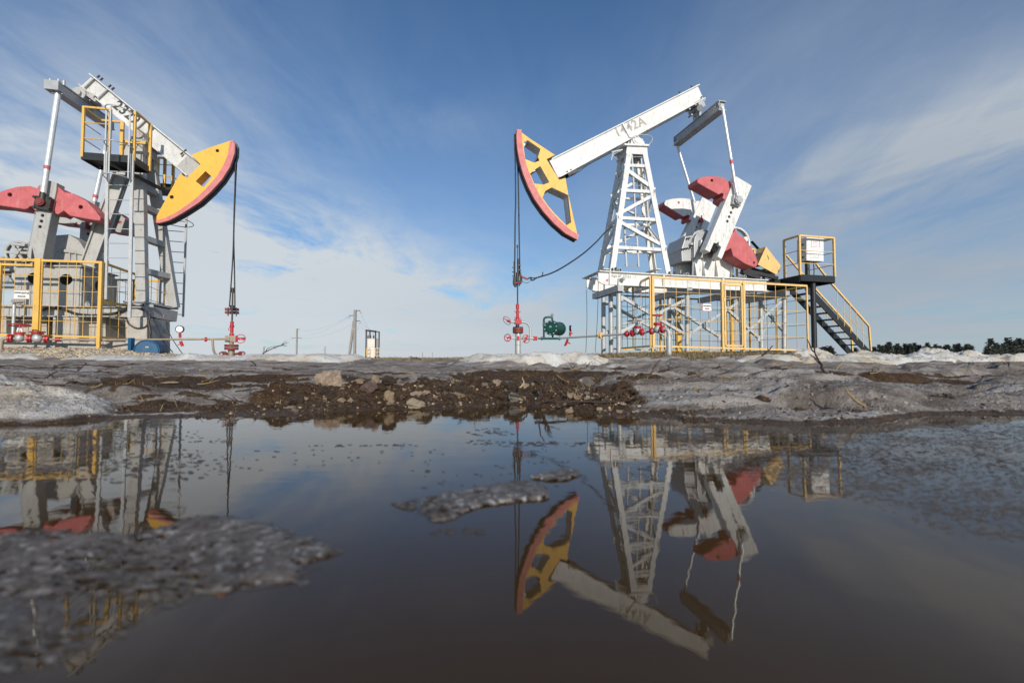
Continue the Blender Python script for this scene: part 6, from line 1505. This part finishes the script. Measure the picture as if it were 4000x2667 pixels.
twig('right leg of the X shaped twigs above the brown streak', [g1(548, 320), g1(490, 268), g1(448, 225)], 3.0, .006, sd=20, forks=1)
twig('flat twig lying on the left ice beside the forked twig', [g1(795, 225), g1(850, 220), g1(915, 215)], 3.6, .007, forks=3, sd=21)
twig('leaning twig on the ice left of the biggest boulder', [g2(245, 208), g2(220, 165), g2(182, 140)], 4.3, .008, sd=22)
twig('small bent twig beside the leaning twig on the far ice', [g2(172, 212), g2(198, 180), g2(240, 205)], 4.3, .007, sd=23)
twig('short twig standing behind the flat pinkish stone', [g2(1132, 300), g2(1160, 262), g2(1170, 240), g2(1188, 240)], 2.6, .006, 'redtwig', sd=24)
twig('curved twig leaning on the biggest boulder', [g2(1052, 335), g2(1020, 300), g2(978, 270)], 2.32, .005, sd=25)
twig('twig slanting out of the left end of the soil mound', [g2(70, 365), g2(130, 340), g2(200, 308)], 2.6, .006, sd=26)
twig('stubby twig poking out behind the left brown lump', [g2(402, 298), g2(408, 270), g2(395, 252)], 2.7, .006, sd=27, forks=1)
twig('dark twig lying across the crest of the soil mound', [g2(1370, 355), g2(1420, 325), g2(1470, 298)], 2.3, .006, sd=28, forks=2)
twig('thin twig lying at the right end of the soil mound', [g2(2180, 335), g2(2130, 310), g2(2092, 275)], 2.4, .006, sd=29, forks=2)
twig('long bleached branch lying on the left snow crest', [c8(365, 688), c8(420, 650), c8(500, 615), c8(590, 585), c8(645, 592)], 8.4, .010, forks=3, sd=30, name='branch', cat='branch')
twig('thin upper arm of the branch on the left snow crest', [c8(400, 665), c8(440, 610), c8(560, 590), c8(668, 550)], 8.4, .006, forks=1, sd=31)
twig('dry brush on the far crest between the pump jacks', [c8(2200, 742), c8(2130, 720), c8(2055, 698)], 8.2, .010, forks=4, sd=32)
rnd = random.Random(77)
for k in range(75):
    px = rnd.choice((rnd.uniform(0, 1000), rnd.uniform(1500, 3000), rnd.uniform(2400, 4000))); D = float(shore(px)) + rnd.uniform(.12, 2.2); x = (px - 2000) / F * D
    z_ = Zg(x, D); L_ = rnd.uniform(.03, .12) * (.6 + D * .25); t = rnd.uniform(0, 6.28)
    pts = [V((-L_ * .5 * math.cos(t), -L_ * .5 * math.sin(t), 0)), V((0, 0, L_ * .06)), V((L_ * .5 * math.cos(t), L_ * .5 * math.sin(t), rnd.uniform(0, L_ * .4)))]
    mm = MB(); mm.tube(arc(pts, 4), .0022 + .0008 * D, 5, .0015); e = pts[1] + V((L_ * .25 * math.cos(t + .8), L_ * .25 * math.sin(t + .8), L_ * .2)); mm.tube([pts[1], e], .0018, 5)
    o = mm.build('twig', M[rnd.choice(('twig', 'twig', 'redtwig', 'reed'))]); o.location = (x, D, z_ + .004)
    tag(o, 'short loose twig dropped on the thawing ice by the puddle', 'twig', 'loose twigs on the ice')
# ================================================================ background
def vpole(name, label, px, ytop, D, arms, r=.14, zb=-2.2, group=None, braces=True):
    p = at(px, ytop, D); root = thing(name, label, 'utility pole', (p.x, D, zb), 0, group)
    h = p.z - zb; b = MB(); b.bar(V((0, 0, 0)), V((0, 0, h)), r * 2, r * 2); b.build('pole', M['pole'], root)
    b = MB(); ins = MB()
    for z, x0, x1, side in arms:
        b.bar(V((x0, -.02, h - z)), V((x1, -.02, h - z)), .13, .13); 
        for x in ((x0, x1) if side == 2 else ((x1,) if abs(x1) > abs(x0) else (x0,))):
            ins.lathe(V((x, -.02, h - z - .55)), V((x, -.02, h - z - .05)), [(0, .06), (.3, .13), (.35, .06), (.6, .13), (.65, .06), (1, .05)], 8)
    b.build('crossarm', M['ink'], root); ins.build('insulator', M['galv'], root)
    return root, h
DP = 92; s_ = DP / F
p0, h0 = vpole('utility_pole', 'tallest concrete utility pole with a leaning strut left of the transformer', *c8(1432, 178), DP, ((.15, -.2, 1.1, 1), (1.15, -1.2, .35, 1), (2.25, 0, 1.1, 1)), .24)
b = MB(); e = at(*c8(1345, 700), DP) - p0.location; b.bar(V((-.2, 0, h0 - 2.2)), V((e.x, 0, 0)), .42, .42); b.build('strut', M['pole'], p0)
b = MB(); z = h0 - 3.9; b.tube(arc([V((-.5, -.2, z + .5)), V((-.45, -.2, z)), V((0, -.25, z - .1)), V((.6, -.2, z)), V((.75, -.2, z + .5))]), .07, 6); b.build('switch_bracket', M['steel'], p0)
p1, h1 = vpole('utility_pole', 'middle distance concrete pole with a hooked top left of the tallest pole', *c8(765, 395), 150, ((.0, 0, .75, 1), (3.0, -1.5, 1.5, 2)), .2)
for lab, (x, y), D in (('short pole seen above the left snow crest beside the bleached branch', c8(385, 600), 250), ('tiny far pole midway between the two larger poles', c8(1086, 598), 420), ('tiny far pole on the crest left of the right wellhead', c8(2205, 665), 520), ('thin distant pole farthest right on the central crest', c8(2320, 665), 600)):
    vpole('utility_pole', lab, x, y, D, ((.1, -.2, 1.2, 1), (3, -1.4, 1.4, 2)), .28 if D > 300 else .24)
def cable(name, label, pts, r, sag, parent=None):
    q = []
    for i in range(len(pts) - 1):
        for k in range(12):
            t = k / 12; q.append(pts[i].lerp(pts[i + 1], t) - V((0, 0, sag * 4 * t * (1 - t))))
    q.append(pts[-1]); o_ = q[0].copy(); b = MB(); b.tube([p - o_ for p in q], r, 4); o = b.build(name, M['wire']); o.location = o_
    return tag(o, label, 'power line')
for lab, a, b_ in (('top power line from the tallest pole to the middle pole', (1378, 246), (788, 420)), ('middle power line from the tallest pole to the middle pole', (1375, 250), (808, 478)), ('lowest power line from the tallest pole to the middle pole', (1410, 340), (808, 498))):
    cable('power_line', lab, [at(*c8(*a), DP), at(*c8(*b_), 150)], .012, 1.0)
for lab, a, b_ in (('upper drop wire from the tallest pole to the transformer frame', (1495, 195), (1602, 415)), ('middle drop wire from the tallest pole to the transformer frame', (1495, 308), (1645, 420)), ('lower drop wire from the tallest pole to the transformer frame', (1465, 318), (1558, 410))):
    cable('power_line', lab, [at(*c8(*a), DP), at(*c8(*b_), 60)], .014, .3)
for lab, a, b_, s in (('power line from the middle pole towards the short left pole', (745, 455), (400, 605), 1.5), ('lower power line from the middle pole towards the short left pole', (725, 498), (380, 650), 1.5)):
    cable('power_line', lab, [at(*c8(*a), 150), at(*c8(*b_), 250)], .014, s)
# transformer substation
DT = 60; o_ = at(*c8(1615, 700), DT); o_.z = -1.6
tr = thing('transformer_substation', 'pale box transformer in a dark steel frame with small yellow gates', 'transformer', o_)
def T8(x, y, d=0.0): return at(*c8(x, y), DT + d) - o_
b = MB()
for x0_, x1_ in ((1560, 1558), (1668, 1672)): a = T8(x0_, 418); b.bar(V((a.x, 0, 0)), a, .14, .14); b.bar(V((a.x, 1.6, 0)), a + V((0, 1.6, 0)), .14, .14)
b.bar(T8(1553, 412), T8(1674, 426), .14, .22); b.bar(T8(1560, 415), T8(1560, 415) + V((0, 1.6, 0)), .12, .12); b.bar(T8(1668, 424), T8(1668, 424) + V((0, 1.6, 0)), .12, .12)
b.build('frame', M['black'], tr)
b = MB(); a, c_ = T8(1572, 502), T8(1664, 510); b.prism([V((a.x, .3, .3)), V((c_.x, .3, .3)), V((c_.x, .3, c_.z)), V((a.x, .3, c_.z))], V((0, 1.2, 0)))
b.prism([V((a.x - .04, .25, c_.z)), V((c_.x + .04, .25, c_.z)), V((c_.x + .04, .25, c_.z + .07)), V((a.x - .04, .25, c_.z + .07))], V((0, 1.3, 0)))
zz_ = T8(1610, 600).z; b.prism([V((a.x - .02, .27, zz_)), V((c_.x + .02, .27, zz_)), V((c_.x + .02, .27, zz_ + .05)), V((a.x - .02, .27, zz_ + .05))], V((0, .03, 0)))
b.build('cabinet_body', M['ptrans'], tr)
b = MB(); ww = MB()
for x in (1580, 1608, 1645): p = T8(x, 505, .8); b.lathe(p, p + V((0, 0, .42)), [(0, .09), (.2, .12), (.3, .07), (.5, .12), (.6, .07), (.8, .11), (1, .05)], 8); ww.cyl(p + V((0, 0, .4)), T8(x, 420, .8) , .012, n=4)
b.build('insulator', M['ink'], tr); ww.build('lead_wire', M['wire'], tr)
b = MB()
for xs in ((1566, 1602), (1664, 1714)):
    a, c_ = T8(xs[0], 616, -.3), T8(xs[1], 618, -.3); zl = T8(1600, 705, -.3).z
    for p in (a, c_): b.bar(V((p.x, p.y, zl)), V((p.x, p.y, a.z)), .09, .09)
    for t in (0, .5, 1): z = a.z + (zl - a.z) * t; b.bar(V((a.x, a.y, z)), V((c_.x, a.y, z)), .08, .08)
b.build('yellow_gate', M['yel2'], tr)
# a far hooked branch, wire line etc. done; distant ridge and pines
m, nt, b = newmat('far_forest'); tc = nd(nt, 'ShaderNodeTexCoord').outputs['Object']
nt.links.new(mix(nt, ramp(nt, noise_node(nt, tc, .02, 6, .7), .4, .6), (.10, .115, .135), (.20, .215, .24)), b.inputs['Base Color']); b.inputs['Roughness'].default_value = .9
w = MB(); rg = np.random.default_rng(4); n = 160; xs = np.linspace(-2600, 4200, n)
hh_ = 26 * np.exp(-((xs - 2350) / 900) ** 2) + 8 * np.exp(-((xs + 500) / 900) ** 2) * 0 + 6 * fbm(xs * .004, xs * 0 + 3, 4, 5) + 1 - 3
vs = []
for i in range(n):
    vs += [(xs[i], 2600, -4), (xs[i], 2750, max(hh_[i], -1) + rg.uniform(0, 2.2)), (xs[i], 3300, -6)]
w.add(vs, [(3 * i, 3 * i + 3, 3 * i + 4, 3 * i + 1) for i in range(n - 1)] + [(3 * i + 1, 3 * i + 4, 3 * i + 5, 3 * i + 2) for i in range(n - 1)], True)
ho = w.build('hills', m); tag(ho, 'low blue grey wooded ridge on the horizon', 'hills', kind='structure')
m, nt, b = newmat('pine_needles'); tc = nd(nt, 'ShaderNodeTexCoord').outputs['Object']
nt.links.new(mix(nt, ramp(nt, noise_node(nt, tc, 2.2, 4, .7), .35, .65), (.026, .036, .026), (.080, .092, .062)), b.inputs['Base Color']); b.inputs['Roughness'].default_value = .85; M['needle'] = m
def pine_meshes(sd, H):
    rnd = random.Random(sd); t = MB(); t.tube([V((0, 0, 0)), V((rnd.uniform(-.1, .1), 0, H * .5)), V((0, 0, H * .98))], .11, 6, .02)
    c_ = MB(); lv_ = int(H * 4.2)
    for i in range(lv_):
        z = H * (.12 + .88 * (i / lv_) ** .9); R_ = (H - z) * .30 + .10; nb = rnd.randint(6, 9)
        for k in range(nb):
            a = rnd.uniform(0, 6.28); L_ = R_ * rnd.uniform(.55, 1.2); d_ = V((math.cos(a), math.sin(a), rnd.uniform(-.05, .55)))
            s_ = V((-math.sin(a), math.cos(a), 0)); o_ = V((0, 0, z))
            t.tube([o_, o_ + d_ * L_ * .8], .018, 3, .006, False)
            for j in range(7):
                f_ = rnd.uniform(.25, 1.0); p = o_ + d_ * L_ * f_ + V((0, 0, rnd.uniform(-.06, .06))); w_ = rnd.uniform(.09, .20); u = (d_ + s_ * rnd.uniform(-1.2, 1.2) + V((0, 0, rnd.uniform(.1, .9)))).normalized() * rnd.uniform(.20, .42); v = u.cross(V((rnd.gauss(0, 1), rnd.gauss(0, 1), rnd.gauss(0, 1)))).normalized() * w_ * .55
                c_.add([p - v, p + v, p + u], [(0, 1, 2)])
    return t, c_
pm_ = [pine_meshes(i, 5.0) for i in range(4)]
protos = []
def pine(label, px, ytop, D, k, group=None, zb=-2.2, wid=1.0):
    p = at(px, ytop, D); root = thing('pine_tree', label, 'tree', (p.x, D, zb), random.uniform(0, 6.28), group); s = (p.z - zb) / 5.0; root.scale = (s * wid, s * wid, s)
    if len(protos) <= k:
        a = pm_[k][0].build('trunk', M['twig'], root); c_ = pm_[k][1].build('crown', M['needle'], root); protos.append((a, c_))
    else:
        for src in protos[k]: c_ = src.copy(); COL.objects.link(c_); c_.parent = root
    return root
random.seed(3)
lab = 'small dark pine in the row behind the right snow ridge'
G_ = 'pines in the row behind the right snow ridge'
tops = [(800, 250), (895, 268), (985, 270), (1040, 268), (1095, 260), (1150, 285), (1240, 260), (1340, 275), (1465, 280), (1595, 268), (1690, 276), (1740, 300), (630, 305), (715, 295)]
for i, (x, y) in enumerate(tops): pine(lab, *g5(x, y), 175 + (i * 37) % 40, i % 4, G_, wid=1.25)
for i in range(26): x_ = 680 + i * 43 + random.uniform(-18, 18); pine(lab, *g5(x_, random.uniform(275, 306)), 190 + (i * 31) % 45, i % 4, G_, wid=1.15)
lab = 'taller dark pine in the clump at the right edge of the photo'
for i, (x, y) in enumerate([(1968, 210), (2040, 262), (2110, 270), (2170, 200), (2228, 240), (2280, 208), (2340, 225), (1925, 300), (2400, 215), (2470, 200)]): pine(lab, *g5(x, y), 110 + (i * 23) % 20, i % 4, 'pines in the clump at the right edge', wid=1.2)
lab = 'small scrubby pine seen behind the stairs and fence'
for i, (x, y) in enumerate([(942, 1450), (1060, 1440), (1110, 1428), (1170, 1418), (1200, 1440), (1480, 1440), (560, 1468), (700, 1470), (800, 1475), (300, 1478), (420, 1475), (200, 1480)]): pine(lab, *c7(x, y), 150 + (i * 29) % 30, i % 4, 'scrubby pines behind the stairs', wid=1.8)

# ================================================================ light, sky, camera
SUN_AZ, SUN_EL = RAD(165), RAD(21)            # clockwise from +Y: low sun behind the camera, a little to the right
sdir = V((math.sin(SUN_AZ) * math.cos(SUN_EL), math.cos(SUN_AZ) * math.cos(SUN_EL), math.sin(SUN_EL)))
sl = bpy.data.lights.new('sun', 'SUN'); sl.energy = 4.5; sl.angle = RAD(.55); sl.color = (1, .93, .83)
so = bpy.data.objects.new('sun', sl); COL.objects.link(so); so.rotation_euler = (-sdir).to_track_quat('-Z', 'Y').to_euler(); so.location = (10, -20, 15)
wd = bpy.data.worlds.new('World'); sc.world = wd; wd.use_nodes = True; nt = wd.node_tree
bg = nt.nodes['Background']; bg.inputs['Strength'].default_value = .086
sky = nd(nt, 'ShaderNodeTexSky', sky_type='NISHITA', sun_disc=False); sky.sun_elevation = SUN_EL; sky.sun_rotation = SUN_AZ; sky.air_density = 1.0; sky.dust_density = .6; sky.ozone_density = 1.6
dr_ = nd(nt, 'ShaderNodeTexCoord').outputs['Generated']
sp = nd(nt, 'ShaderNodeSeparateXYZ'); nt.links.new(dr_, sp.inputs[0]); X_, Y_, Z_ = sp.outputs
ma = lambda op, a, b_=0.0, c_=0.0, cl=False: maths(nt, op, a, b_, c_, cl)
az = ma('ARCTAN2', X_, Y_); el = ma('ARCSINE', Z_)
zc_ = ma('ADD', ma('MAXIMUM', Z_, 0.0), .10)
cu_, cv_ = ma('DIVIDE', X_, zc_), ma('DIVIDE', Y_, zc_)
cmb = nd(nt, 'ShaderNodeCombineXYZ'); nt.links.new(cu_, cmb.inputs[0]); nt.links.new(cv_, cmb.inputs[1]); uv = cmb.outputs[0]
def aze(px, py): a, b_ = ray(px, py); return math.atan(a), math.atan(b_ / math.hypot(1, a))
def blob(px, py, wx, wy, rot=0.0):
    a0, e0_ = aze(px, py); u = ma('SUBTRACT', az, a0); v = ma('SUBTRACT', el, e0_)
    c_, s__ = math.cos(rot), math.sin(rot)
    p = ma('ADD', ma('MULTIPLY', u, c_ / wx), ma('MULTIPLY', v, s__ / wx)); q = ma('ADD', ma('MULTIPLY', u, -s__ / wy), ma('MULTIPLY', v, c_ / wy))
    return ma('POWER', 2.718, ma('MULTIPLY', ma('ADD', ma('MULTIPLY', p, p), ma('MULTIPLY', q, q)), -1.0))
cir = noise_node(nt, mapped(nt, uv, (1.25, .62, 1), (0, 0, RAD(-14))), 1.7, 10, .60, 2.2)
cir2 = noise_node(nt, mapped(nt, uv, (1.5, .6, 1), (0, 0, RAD(18)), (3, 1, 0)), 1.3, 9, .58, .8)
puff = noise_node(nt, mapped(nt, uv, (1.3, .8, 1), (0, 0, RAD(10)), (7, 2, 0)), 1.1, 9, .62, .6)
veil = noise_node(nt, mapped(nt, uv, (.5, .9, 1), (0, 0, RAD(20)), (1, 5, 0)), .7, 5, .5, .3)
def clampsum(*t):
    r = t[0]
    for k in t[1:]: r = ma('ADD', r, k)
    return r
# where the cloud masses are, as seen in the sky dome
bank = clampsum(ma('MULTIPLY', blob(1150, 1060, .45, .14, -.28), 1.45), ma('MULTIPLY', blob(350, 950, .30, .17), .75), ma('MULTIPLY', blob(1750, 1170, .30, .07), .55), ma('MULTIPLY', blob(3800, 560, .26, .06, .22), .62), ma('MULTIPLY', blob(1650, 480, .22, .05), .22), ma('MULTIPLY', blob(3050, 720, .20, .03, .3), .40))
strk = clampsum(ma('MULTIPLY', blob(500, 400, .34, .20, .5), .42), ma('MULTIPLY', blob(1800, 330, .5, .2), .06))
m1 = ma('MULTIPLY', bank, ramp(nt, clampsum(ma('MULTIPLY', puff, .85), ma('MULTIPLY', cir, .22)), .38, .68))
strk_r = clampsum(ma('MULTIPLY', blob(3000, 350, .45, .25, .5), .30), ma('MULTIPLY', blob(3700, 900, .48, .24), .95), ma('MULTIPLY', blob(3850, 520, .20, .06, .15), .55))
m2b = ma('MULTIPLY', strk_r, ramp(nt, clampsum(ma('MULTIPLY', veil, .45), ma('MULTIPLY', puff, .40), ma('MULTIPLY', cir, .15)), .34, .74))
m2 = ma('MULTIPLY', strk, ramp(nt, clampsum(ma('MULTIPLY', cir, .6), ma('MULTIPLY', cir2, .45)), .30, .82))
hz = ma('POWER', 2.718, ma('MULTIPLY', ma('ABSOLUTE', el), -5.3))
m3 = ma('MULTIPLY', hz, ma('MULTIPLY_ADD', veil, .5, .55))
cov = ma('MINIMUM', clampsum(m1, m2, m2b, m3), .97, 0.0)
# grey shading inside the thicker cloud
cc = mix(nt, ramp(nt, clampsum(ma('MULTIPLY', veil, .6), ma('MULTIPLY', puff, .4)), .35, .7), CLOUD_LO, CLOUD_HI) if False else None
cc = mix(nt, ramp(nt, clampsum(ma('MULTIPLY', blob(3400, 1000, .75, .35), .8), ma('MULTIPLY', veil, .25)), .2, .95), (7.8, 8.4, 8.9), (4.6, 5.3, 6.2))
skyc = mix(nt, 1.0, sky.outputs[0], (.57, 1.04, 1.45), 'MULTIPLY')
colr = mix(nt, cov, skyc, cc)
nt.links.new(colr, bg.inputs['Color'])
cam = bpy.data.cameras.new('camera'); co_ = bpy.data.objects.new('camera', cam); COL.objects.link(co_); sc.camera = co_
cam.sensor_width = 36; cam.lens = F / 4000 * 36; cam.clip_start = .01; cam.clip_end = 20000
co_.location = (0, 0, H0); co_.rotation_euler = (RAD(90) + TH, 0, 0)
cam.dof.use_dof = True; cam.dof.focus_distance = 6.0; cam.dof.aperture_fstop = 2.8
vs_ = sc.view_settings; vs_.view_transform = 'Standard'; vs_.look = 'None'; vs_.exposure = -0.1; vs_.gamma = 1.0
sc.display_settings.display_device = 'sRGB'
